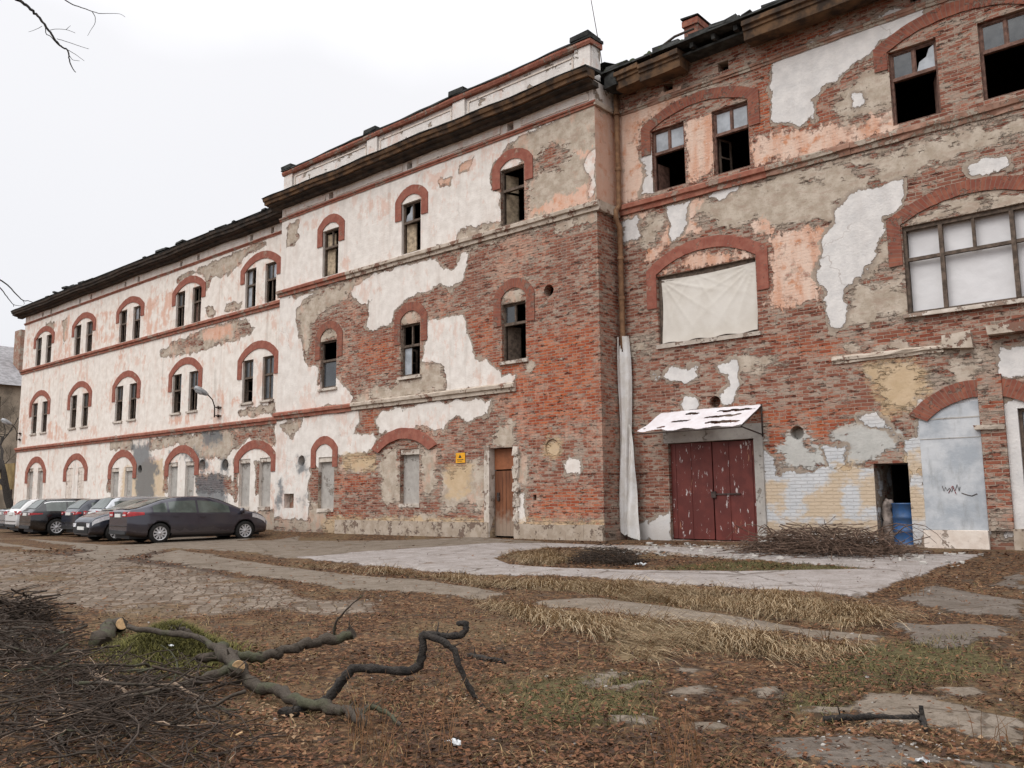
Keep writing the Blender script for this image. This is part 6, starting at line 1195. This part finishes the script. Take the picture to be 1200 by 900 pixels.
# scraps
MAT['paper'] = flat('crumpled_paper', (.52, .53, .54), .7, .1, 9)
def scrap(x, y, s, label, dz=0.):
    m = MB(); N = 7; z = gh(x, y)+dz
    for j in range(N+1):
        for i in range(N+1): m.v.append((x+(i/N-.5)*s+rng.uniform(-.1, .1)*s, y+(j/N-.5)*s*.7+rng.uniform(-.1, .1)*s, z+.015+rng.uniform(0, .35)*s*(1-abs(i/N-.5))))
    for j in range(N):
        for i in range(N): a = j*(N+1)+i; m.f.append((a, a+1, a+N+2, a+N+1)); m.mi.append(0); m.sm.append(False)
    tag(m.build('paper_scrap', MAT['paper']), label, 'litter', 'scraps of white litter')
scrap(-3.55, -14.42, .09, 'crumpled white paper scrap on leaves right of the crooked branch foot'); scrap(-1.43, -13.15, .06, 'small white scrap among pale crumbs on the dark ground at lower right')
scrap(-7.0, -14.3, .05, 'tiny pale scrap lying on the green moss heap', .19); scrap(-8.7, -4.35, .2, 'white lump lying beside the dark brushwood clump on the slab')
# barrel, sack
MAT['blue'] = flat('blue_barrel_paint', (.018, .075, .205), .42, .2, 5, c2=(.03, .06, .12), bump=.003, spec=.5)
bz = gh(-5.62, 1.0)
bar = empty('barrel', (-5.66, 1.30, .03), 'blue steel barrel standing in the narrow dark doorway', 'barrel')
m = MB(); pr = [(.0, .0), (.275, .0), (.285, .02), (.275, .04)]
for z in (.29, .57): pr += [(.275, z-.03), (.292, z), (.275, z+.03)]
pr += [(.275, .83), (.292, .85), (.29, .87), (.27, .872)]; m.lathe([(r, z+.03) for r, z in pr], (-5.66, 1.30, 0), 'z', 32); m.build('barrel_body', MAT['blue'], bar)
m = MB(); m.lathe([(.27, .865), (.262, .85), (.0, .845)], (-5.66, 1.30, .03), 'z', 32); m.lathe([(.03, .85), (.03, .875), (0, .875)], (-5.56, 1.2, .03), 'z', 10); m.build('barrel_lid', MAT['blue'], bar)
m = MB()
i0_ = 0; m.lathe([(.02, .0), (.11, .02), (.135, .12), (.12, .25), (.14, .36), (.115, .5), (.13, .62), (.10, .74), (.12, .84), (.08, .93), (.02, .96)], (-6.02, 1.25, .03), 'z', 18)
m.v = [(a+.03*math.sin(c*17+b*9), b+.03*math.sin(c*13+a*21), c+.015*math.sin(a*60)) for a, b, c in m.v]
tag(m.build('rubble_sack', flat('dusty_sack', (.30, .25, .22), .9, .3, 6, c2=(.10, .08, .07))), 'lumpy dusty sack standing against the left jamb behind the blue barrel', 'sack')
# beyond the far end: house, board, bare tree
ho = empty('house', (-80, 14, -.3), 'grey roofed old house partly hidden behind the bare tree at the far left', 'house')
m = MB(); m.box((-96, 5, -.5), (-80, 27, 11.2)); m.build('wall', flat('dingy_render', (.29, .24, .185), .9, .3, .8), ho)
m = MB(); m.poly([(-79.4, 4.4, 11.1), (-79.4, 27.6, 11.1), (-88, 27.6, 15.8), (-88, 4.4, 15.8)]); m.poly([(-96.6, 4.4, 11.1), (-88, 4.4, 15.8), (-88, 27.6, 15.8), (-96.6, 27.6, 11.1)]); m.poly([(-79.4, 4.4, 11.1), (-88, 4.4, 15.8), (-96.6, 4.4, 11.1)]); rf = m.build('roof', flat('grey_tiles', (.24, .23, .235), .9, .25, 2.5), ho)
m = MB(); m.box((-84, 10.2, 12.5), (-82.6, 12.2, 16.6), 0, .03); m.build('chimney', MAT['band_brown'], rf)
for y in (7, 10, 13):
    for z in (2, 5.5, 8.4): m = MB(); m.box((-80.05, y, z), (-79.97, y+1.1, z+1.7)); f_ = m.build('window', MAT['wood'], ho); m = MB(); m.box((-79.965, y+.1, z+.1), (-79.95, y+1.0, z+1.6)); m.build('pane', MAT['glass'], f_)
bo = empty('board', (-62.3, 3, 0), 'plain ochre yellow board on posts behind the tree at the far left', 'board')
m = MB(); m.box((-64.2, 3, 2.0), (-61.2, 3.08, 3.7)); m.build('board_panel', flat('ochre_board', (.34, .245, .11), .7, .15, 2), bo)
for x in (-63.8, -61.6): m = MB(); m.tube([(x, 3.1, -.4), (x, 3.1, 3.6)], .06, 8); m.build('post', MAT['iron'], bo)
def bare_tree(name, base, h, r, label, lean=(0, 0), seed=1, depth=5, extra=None, group=None):
    q = random.Random(seed); e = empty(name, base, label, 'tree', group); tr, crn = MB(), MB()
    def grow(p, d, L, r, lv, m):
        n = 5; pts = [p]; rr = [r]; dd = d.copy()
        for i in range(n): dd = (dd+Vector((q.gauss(0, .16), q.gauss(0, .16), q.gauss(.03, .1)))).normalized(); pts.append(pts[-1]+dd*L/n); rr.append(r*(1-.09*(i+1)))
        m.tube(pts, rr, 8 if lv == 0 else (6 if lv < 3 else 4), cap=lv == 0)
        if lv < depth:
            for i in range(q.choice((3, 4)) if lv else 4):
                k_ = q.randrange(2 if lv else 3, n+1); a = Vector((q.gauss(0, 1), q.gauss(0, 1), q.gauss(.35, .5))).normalized(); grow(pts[k_], (dd*.75+a*.8).normalized(), L*q.uniform(.55, .8), rr[k_]*q.uniform(.45, .68), lv+1, crn)
    grow(Vector(base), Vector((lean[0], lean[1], 1)).normalized(), h, r, 0, tr)
    tr.build('trunk', MAT['bark_dark'], e)
    if extra:
        for line in extra: L = smooth_line(line, 4, .25); crn.tube([a for a, b in L], [b for a, b in L], 6)
    crn.build('crown', MAT['bark_dark'], e); return e
bare_tree('bare_tree', (-60, 2.85, -.35), 4.6, .3, 'bare dark tree in front of the old house at the far left', (.05, .05), 5)
# the tree left of the camera whose lower twigs hang into the frame
tb = Vector((0, -18, 1.07))+(fwd*11+rt*-14); tb.z = gz(tb.x, tb.y)-.05
lim = []
for grp, j in ((TWIGS[0], 12.5), (TWIGS[2], 12.8), (TWIGS[10], 5.6), (TWIGS[11], 5.4)):
    s = Vector(grp[0][:3]); t0 = Vector((tb.x, tb.y, j-1.2)); md = (s+t0)*.5+Vector((0, 0, 1.6 if j > 9 else .3)); lim.append([(*t0, grp[0][3]*3.2), (*md, grp[0][3]*1.9), (*s, grp[0][3])])
bare_tree('bare_tree', tuple(tb), 7.5, .22, 'bare tree whose thin dark twigs hang into the sky at the upper left', (-.3, -.26), 11, 3, lim+TWIGS)
# ------------------------------------------------------------------ parked cars
def car_paint(name, c, metal=.3):
    k = NB(name, .28, .6); p = k.pos(); sx = k.n('ShaderNodeSeparateXYZ'); k.ln(k.obj(), sx.inputs[0]); d = k.mul(k.step(k.add(k.mul(sx.outputs[2], -1), k.mul(k.noise(p, 3, 4), .5)), -.42, .05), .3)
    k.color(k.mix(d, c, (.16, .13, .105))); k.rough(k.add(.16, k.mul(d, .6))); k.b.inputs['Metallic'].default_value = metal; k.b.inputs['Coat Weight'].default_value = .5; k.b.inputs['Coat Roughness'].default_value = .06; return k.m
MAT['car_glass'] = glass_mat('car_glass', (.05, .062, .055), .03); MAT['car_glass'].node_tree.nodes['Principled BSDF'].inputs['Specular IOR Level'].default_value = .85  # greenish base paints in the light seen through the car windows
MAT['tyre'] = flat('tyre_rubber', (.022, .021, .02), .9, .2, 20); MAT['rim'] = flat('alloy_rim', (.52, .52, .53), .4, .1, 10, metal=.15, bump=0); MAT['lamp_red'] = flat('tail_lamp_red', (.38, .012, .015), .2, .2, 9, bump=0, spec=.6); MAT['lamp_clear'] = flat('lamp_clear', (.60, .60, .62), .15, .15, 20, bump=0, spec=.8)
MAT['trim_black'] = flat('car_black_trim', (.018, .018, .019), .5, .2, 9, bump=0); MAT['plate'] = flat('number_plate', (.62, .62, .60), .5, .08, 9, bump=0); MAT['chrome'] = flat('bright_trim', (.62, .62, .62), .2, .1, 9, metal=.9, bump=0)
def make_car(name, label, loc, rz, L, W, H, top, belt, wheels, wr, paint, glass, spokes=5, tail=(.84, 1.0, .42, .30), trim=False, front=None, roofrail=False, sill=.21, seams=()):
    """top: profile (x from the tail, z); glass: side panes (x0,x1); the body is lofted and cut for the wheels"""
    e = empty(name, loc, label, 'car', 'cars parked against the building', rz)
    tx = np.array([p[0] for p in top]); tz = np.array([p[1] for p in top]); dense = np.linspace(0, L, 400); dz = np.interp(dense, tx, tz)
    ker = np.exp(-np.linspace(-2, 2, 15)**2); ker /= ker.sum(); dz = np.convolve(np.pad(dz, 7, 'edge'), ker, 'valid')
    zt = lambda s: float(np.interp(s, dense, dz)); bx = [b[0] for b in belt]; bz = [b[1] for b in belt]; zb = lambda s: float(np.interp(s, bx, bz))
    def hw(s):
        q = W/2
        if s < .7: q *= 1-.10*((.7-s)/.7)**2.2
        if s > L-.95: q *= 1-.24*((s-L+.95)/.95)**2.2
        return q
    zs = lambda s: sill+.11*max(0, 1-s/.5)**1.5+.04*max(0, 1-(L-s)/.5)
    seg = [2, 2, 3, 4, 5, 2, 2, 3]
    def ctrl(s):
        w, t, b = hw(s), zt(s), zb(s); b = min(b, t-.05); k_ = max(0., min(1., (t-b-.05)/.40)); wr_ = w*(.955-.235*k_)
        return [(0, zs(s)), (w*.80, zs(s)), (w*.955, zs(s)+.07), (w, zs(s)+.30*(b-zs(s))+.1), (w*.975, b), (wr_, b+(t-b)*(.80 if k_ > .1 else .55)), (wr_*.92, b+(t-b)*.95), (wr_*.55, t), (0, t+.012)]
    def section(s):
        c = ctrl(s); out = []
        for i, n in enumerate(seg):
            for j in range(n): f = j/n; out.append((c[i][0]+(c[i+1][0]-c[i][0])*f, c[i][1]+(c[i+1][1]-c[i][1])*f))
        return out+[c[-1]]
    ss = sorted({*np.linspace(0, .5, 10), *np.linspace(.5, L-.6, 38), *np.linspace(L-.6, L, 10)}); m = MB(); rings = []
    for s in ss:
        q = section(s); ring = [(s-L/2, -y, z) for y, z in q]+[(s-L/2, y, z) for y, z in reversed(q[1:-1])]; rings.append(len(m.v)); m.v += ring
    n = len(ring)
    for a, b in zip(rings, rings[1:]):
        for j in range(n): m.f.append((a+j, b+j, b+(j+1) % n, a+(j+1) % n)); m.mi.append(0); m.sm.append(True)
    m.f.append(tuple(rings[0]+j for j in range(n))); m.f.append(tuple(rings[-1]+j for j in reversed(range(n)))); m.mi += [0, 0]; m.sm += [False, False]
    body = m.build('body', [paint, MAT['trim_black']], e, local=True, fix=True)
    for wx in wheels:
        c = MB(); c.lathe([(wr+.055, -W), (wr+.055, -W*.28)], (wx-L/2, 0, wr), 'y', 28, 0); c.lathe([(wr+.055, W*.28), (wr+.055, W)], (wx-L/2, 0, wr), 'y', 28, 0)
        cut = c.build('cutter', MAT['trim_black'], None, fix=True); cut.parent = e
        bo_ = body.modifiers.new('b', 'BOOLEAN'); bo_.object = cut; bo_.operation = 'DIFFERENCE'; bo_.solver = 'EXACT'
        bpy.context.view_layer.update(); me = bpy.data.meshes.new_from_object(body.evaluated_get(bpy.context.evaluated_depsgraph_get())); body.modifiers.clear(); body.data = me; bpy.data.objects.remove(cut)
    if 'sharp_face' not in body.data.attributes: pass
    def side(s, z):
        c = ctrl(s)
        for (y0, z0), (y1, z1) in zip(c[1:], c[2:]):
            if z0 <= z <= z1+1e-6: return y0+(y1-y0)*(z-z0)/max(1e-6, z1-z0)
        return c[-2][0]
    def patch(nm, mat, s0, s1, flo, fhi, off=.006, sg=1, ns=14, nz_=5, par=e, both=False):
        p = MB()
        for g_ in ((1, -1) if both else (sg,)):
            b0 = len(p.v)
            for i in range(ns+1):
                s = s0+(s1-s0)*i/ns; lo, hi = flo(s), fhi(s)
                for j in range(nz_+1): z = lo+(max(hi, lo+.002)-lo)*j/nz_; p.v.append((s-L/2, g_*(side(s, z)+off), z))
            for i in range(ns):
                for j in range(nz_): a = b0+i*(nz_+1)+j; p.f.append((a, a+1, a+nz_+2, a+nz_+1) if g_ > 0 else (a, a+nz_+1, a+nz_+2, a+1)); p.mi.append(0); p.sm.append(True)
        return p.build(nm, mat, par, local=True)
    glo = lambda s: min(zb(s), zt(s)-.05)+.025; ghi = lambda s: glo(s)+max(.004, (zt(s)-min(zb(s), zt(s)-.05))*.80-.055)
    for sg in (1, -1):
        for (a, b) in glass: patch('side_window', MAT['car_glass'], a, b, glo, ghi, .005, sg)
        if trim: patch('window_trim', MAT['chrome'], glass[0][0]-.05, glass[-1][1], lambda s: ghi(s)+.004, lambda s: ghi(s)+.03, .006, sg, 24, 1)
        for (a, b) in seams:
            d = patch('door', paint, a, b, lambda s: zs(s)+.12, lambda s: min(zb(s), zt(s)-.05)-.012, .008, sg, 12, 8)
            h = MB(); hx = a+.16-L/2; y_ = sg*(side(a+.16, zb(a)-.1)+.02); h.box((hx-.09, y_-.018, zb(a)-.12), (hx+.09, y_+.018, zb(a)-.09), 0, .004); h.build('door_handle', paint, d, local=True)
    def glasspatch(nm, s0, s1):
        p = MB(); N, K_ = 24, 20
        for i in range(N+1):
            s = s0+(s1-s0)*i/N; c = ctrl(s); pts = [(-c[6][0], c[6][1]), (-c[7][0], c[7][1]), (0, c[8][1]), (c[7][0], c[7][1]), (c[6][0], c[6][1])]; ys = np.linspace(-c[6][0]*.96, c[6][0]*.96, K_+1); zz = np.interp(ys, [q[0] for q in pts], [q[1] for q in pts])
            for y_, z_ in zip(ys, zz): p.v.append((s-L/2-(.012 if s < L/2 else -.012), y_, z_+.016))
        for i in range(N):
            for j in range(K_): a = i*(K_+1)+j; p.f.append((a, a+K_+1, a+K_+2, a+1)); p.mi.append(0); p.sm.append(True)
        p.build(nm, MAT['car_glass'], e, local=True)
    s_roof0 = next(s for s in dense if zt(s) > H-.045); s_roof1 = next(s for s in dense[::-1] if zt(s) > H-.06)
    s_back = next(s for s in dense if zt(s) > zb(s)+.10); s_cowl = next(s for s in dense[::-1] if zt(s) > zb(s)+.09)
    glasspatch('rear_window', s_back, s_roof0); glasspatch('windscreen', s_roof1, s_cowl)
    z0, z1, ln_, ww = tail
    for sg in (1, -1):
        patch('tail_lamp', MAT['lamp_red'], .0, ln_, lambda s: z0+(z1-z0)*.35*s/ln_, lambda s: z1-.02*s/ln_, .008, sg, 8, 3)
        b = MB(); ye = hw(0)*.955; b.box((-L/2-.022, min(sg*ye, sg*(ye-ww)), z0), (-L/2+.01, max(sg*ye, sg*(ye-ww)), z1-.01), 0, .003); lm = b.build('tail_lamp', MAT['lamp_red'], e, local=True)
        b = MB(); b.box((-L/2-.026, min(sg*(ye-.05), sg*(ye-ww+.02)), z0+.03), (-L/2-.0215, max(sg*(ye-.05), sg*(ye-ww+.02)), z0+.075)); b.build('reversing_lamp', MAT['lamp_clear'], lm, local=True)
        hz = zt(L-.35)-.06
        patch('headlight', MAT['lamp_clear'], L-.62, L-.06, lambda s: zt(s)-.19, lambda s: zt(s)-.055, .008, sg, 10, 3)
        b = MB(); b.box((L/2-.05, min(sg*.42, sg*(hw(L)*.97)), zt(L)-.16), (L/2+.02, max(sg*.42, sg*(hw(L)*.97)), zt(L)-.03), 0, .01); b.build('headlight', MAT['lamp_clear'], e, local=True)
        b = MB(); mx_ = s_cowl-.22-L/2; my = sg*(hw(s_cowl)*.97+.09); b.lathe([(.01, -.07), (.085, -.05), (.10, 0), (.085, .06), (.01, .075)], (mx_, my, zb(s_cowl)+.09), 'x', 10); b.box((mx_-.02, min(my, my-sg*.13), zb(s_cowl)+.04), (mx_+.03, max(my, my-sg*.13), zb(s_cowl)+.08)); b.build('mirror', paint, e, local=True)
        if roofrail:
            b = MB(); b.tube([(s-L/2, sg*ctrl(s)[5][0]*.93, zt(s)+.045) for s in np.linspace(s_roof0+.1, s_roof1-.3, 8)], .016, 6); b.build('roof_rail', MAT['chrome'], e, local=True)
    b = MB(); b.box((-L/2-.03, -.26, z0-.02 if front is None else .75), (-L/2+.01, .26, z0+.09 if front is None else .86)); b.build('number_plate', MAT['plate'], e, local=True)
    b = MB(); b.box((-L/2-.025, -hw(0)*.9, sill+.10), (-L/2+.02, hw(0)*.9, sill+.22), 0, .006); b.box((-L/2-.03, -hw(0)*.93, .56), (-L/2+.02, hw(0)*.93, .575)); b.build('bumper_trim', MAT['trim_black'], e, local=True)
    b = MB(); b.box((L/2-.02, -hw(L)*.85, .28), (L/2+.02, hw(L)*.85, .46), 0, .01); b.box((L/2-.02, -.36, .52), (L/2+.018, .36, .62), 0, .01); b.build('grille', MAT['trim_black'], e, local=True)
    b = MB(); b.box((L/2+.015, -.26, .40), (L/2+.035, .26, .51)); b.build('number_plate', MAT['plate'], e, local=True)
    b = MB(); b.box((.15-L/2, -W*.36, .17), (L/2-.25, W*.36, .3)); b.build('underbody', MAT['trim_black'], e, local=True)
    for wx in wheels:
        for sg in (1, -1):
            c = (wx-L/2, sg*(W/2-.115), wr); t = MB(); r = wr
            t.lathe([(r*.62, -.10), (r*.93, -.105), (r, -.07), (r, .07), (r*.93, .105), (r*.62, .10)], c, 'y', 30, 0, False); wv = t.build('wheel', MAT['tyre'], e, local=True)
            q = MB(); yo = sg*.085
            for (a0, a1, d0, d1) in ((.66, .58, .107, .085),): q.lathe([(r*.66, sg*.107), (r*.60, sg*.10), (r*.57, sg*.05)], c, 'y', 30)
            q.v, q.f, q.mi, q.sm = q.v, [f for f in q.f if len(f) == 4], [0]*sum(len(f) == 4 for f in q.f), [True]*sum(len(f) == 4 for f in q.f)
            for k_ in range(spokes):
                a = 2*math.pi*k_/spokes+.3; ca, sa = math.cos(a), math.sin(a); wd = r*(.13 if spokes < 7 else .085)
                P_ = [(u*ca-v*sa, sg*yy, u*sa+v*ca) for (u, v, yy) in ((r*.08, -wd*.8, .10), (r*.61, -wd, .098), (r*.61, wd, .098), (r*.08, wd*.8, .10))]; q.poly([(c[0]+x, c[1]+y, c[2]+z) for x, y, z in P_])
                P2 = [(x, y-sg*.03, z) for x, y, z in P_]
                for i in range(4): q.poly([(c[0]+x, c[1]+y, c[2]+z) for x, y, z in (P_[i], P_[(i+1) % 4], P2[(i+1) % 4], P2[i])])
            q.lathe([(r*.17, sg*.08), (r*.17, sg*.108), (.002, sg*.112)], c, 'y', 14); q.build('rim', MAT['rim'], wv, local=True)
            d = MB(); d.lathe([(r*.56, sg*.03), (r*.56, sg*.04)], c, 'y', 20); d.build('brake_disc', MAT['trim_black'], wv, local=True)
    return e
HATCH5 = [(0, .98), (.05, 1.06), (.14, 1.10), (.32, 1.13), (.55, 1.20), (1.05, 1.38), (1.5, 1.47), (2.1, 1.5), (2.6, 1.48), (3.0, 1.39), (3.45, 1.19), (3.75, 1.04), (3.95, .99), (4.3, .93), (4.54, .84), (4.67, .74), (4.72, .64)]
def wagon(H, L): return [(0, .94), (.06, 1.0), (.12, 1.03), (.30, 1.2), (.52, H-.07), (.75, H-.02), (1.6, H), (2.3, H-.01), (2.75, H-.07), (3.25, H-.29), (L-1.18, 1.04), (L-.9, .97), (L-.4, .88), (L-.12, .76), (L, .62)]
def hatch(H, L): return [(0, .92), (.05, .99), (.10, 1.02), (.25, 1.2), (.48, H-.07), (.7, H-.02), (1.3, H), (1.85, H-.01), (2.3, H-.10), (2.75, H-.33), (L-1.02, 1.06), (L-.8, .99), (L-.4, .9), (L-.1, .78), (L, .64)]
SEDAN = [(0, .98), (.05, 1.04), (.15, 1.06), (.75, 1.09), (1.3, 1.33), (1.75, 1.43), (2.2, 1.45), (2.7, 1.40), (3.25, 1.14), (3.5, 1.02), (4.0, .93), (4.4, .82), (4.5, .62)]
B5 = [(0, .99), (.6, .97), (2.4, .93), (4.8, .90)]; BH = [(0, .98), (2, .95), (4.8, .92)]
def place(nm, label, X, Yrear, yaw, L, **kw):
    c, s = math.cos(R(90-yaw)), math.sin(R(90-yaw)); x, y = X+c*L/2, Yrear+s*L/2
    return make_car(nm, label, (x, y, gz(X, -4.)-.005), R(90-yaw), L, **kw)
GREYV = car_paint('dark_grey_violet_paint', (.048, .046, .062)); BLK = car_paint('black_car_paint', (.012, .012, .014), .1); SIL = car_paint('silver_car_paint', (.42, .43, .45), .55); WHT = car_paint('white_car_paint', (.66, .66, .66), 0); DBL = car_paint('dark_blue_car_paint', (.022, .026, .04), .2)
place('parked_car', 'dark grey five door car parked side on nearest the camera', -27.5, -5.42, 7, 4.72, W=1.88, H=1.5, top=HATCH5, belt=B5, wheels=(1.0, 3.85), wr=.325, paint=GREYV, glass=[(.78, 1.22), (1.29, 2.17), (2.24, 3.30)], spokes=10, tail=(.86, 1.02, .50, .34), seams=[(1.33, 2.2), (2.215, 3.32)])
place('parked_car', 'dark small car facing outwards with bright headlamps right behind the dark grey car', -30.35, -5.35+4.0, 180, 4.0, W=1.70, H=1.45, top=hatch(1.45, 4.0), belt=BH, wheels=(.72, 3.2), wr=.31, paint=DBL, glass=[(.6, 1.15), (1.22, 1.95), (2.02, 2.75)], spokes=8, tail=(.8, 1.0, .3, .22), front=1, seams=[(1.2, 1.97), (1.985, 2.8)])
place('parked_car', 'silver estate car with its red tail lamps showing over the outward facing small car', -32.55, -4.1, 4, 4.4, W=1.76, H=1.53, top=wagon(1.53, 4.4), belt=BH, wheels=(.85, 3.5), wr=.315, paint=SIL, glass=[(.55, 1.15), (1.22, 2.02), (2.09, 3.05)], spokes=7, tail=(.88, 1.02, .3, .2), seams=[(1.2, 2.04), (2.055, 3.1)])
place('parked_car', 'dark hatchback seen from behind between the silver estate and the black estate', -34.95, -3.95, 4, 4.1, W=1.72, H=1.47, top=hatch(1.47, 4.1), belt=BH, wheels=(.75, 3.3), wr=.31, paint=DBL, glass=[(.6, 1.15), (1.22, 1.95), (2.02, 2.8)], spokes=7, tail=(.86, .98, .2, .16), seams=[(1.2, 1.97), (1.985, 2.85)])
place('parked_car', 'black estate car with bright window trim and large alloy wheels', -37.75, -4.5, 6, 4.8, W=1.84, H=1.5, top=wagon(1.5, 4.8), belt=BH, wheels=(.95, 3.75), wr=.345, paint=BLK, glass=[(.55, 1.3), (1.37, 2.25), (2.32, 3.4)], spokes=9, tail=(.84, .94, .42, .3), trim=True, roofrail=False, seams=[(1.35, 2.27), (2.285, 3.45)])
place('parked_car', 'white hatchback seen from behind left of the black estate', -40.45, -4.1, 4, 4.2, W=1.76, H=1.5, top=hatch(1.5, 4.2), belt=BH, wheels=(.78, 3.38), wr=.31, paint=WHT, glass=[(.6, 1.15), (1.22, 1.98), (2.05, 2.85)], spokes=7, tail=(.84, 1.0, .24, .16), seams=[(1.2, 2.0), (2.015, 2.9)])
place('parked_car', 'silver saloon car at the left edge beside the white hatchback', -43.2, -3.6, 4, 4.5, W=1.76, H=1.45, top=SEDAN, belt=[(0, .95), (4.8, .9)], wheels=(.95, 3.6), wr=.315, paint=SIL, glass=[(1.15, 1.6), (1.65, 2.3), (2.36, 3.15)], spokes=7, tail=(.84, .96, .3, .2), seams=[(1.5, 2.32), (2.335, 3.2)])
place('parked_car', 'dark blue estate car standing farthest left behind the silver saloon', -46.2, -1.9, 4, 4.4, W=1.76, H=1.55, top=wagon(1.55, 4.4), belt=BH, wheels=(.85, 3.5), wr=.315, paint=DBL, glass=[(.55, 1.15), (1.22, 2.02), (2.09, 3.05)], spokes=7, tail=(.88, 1.02, .3, .2))
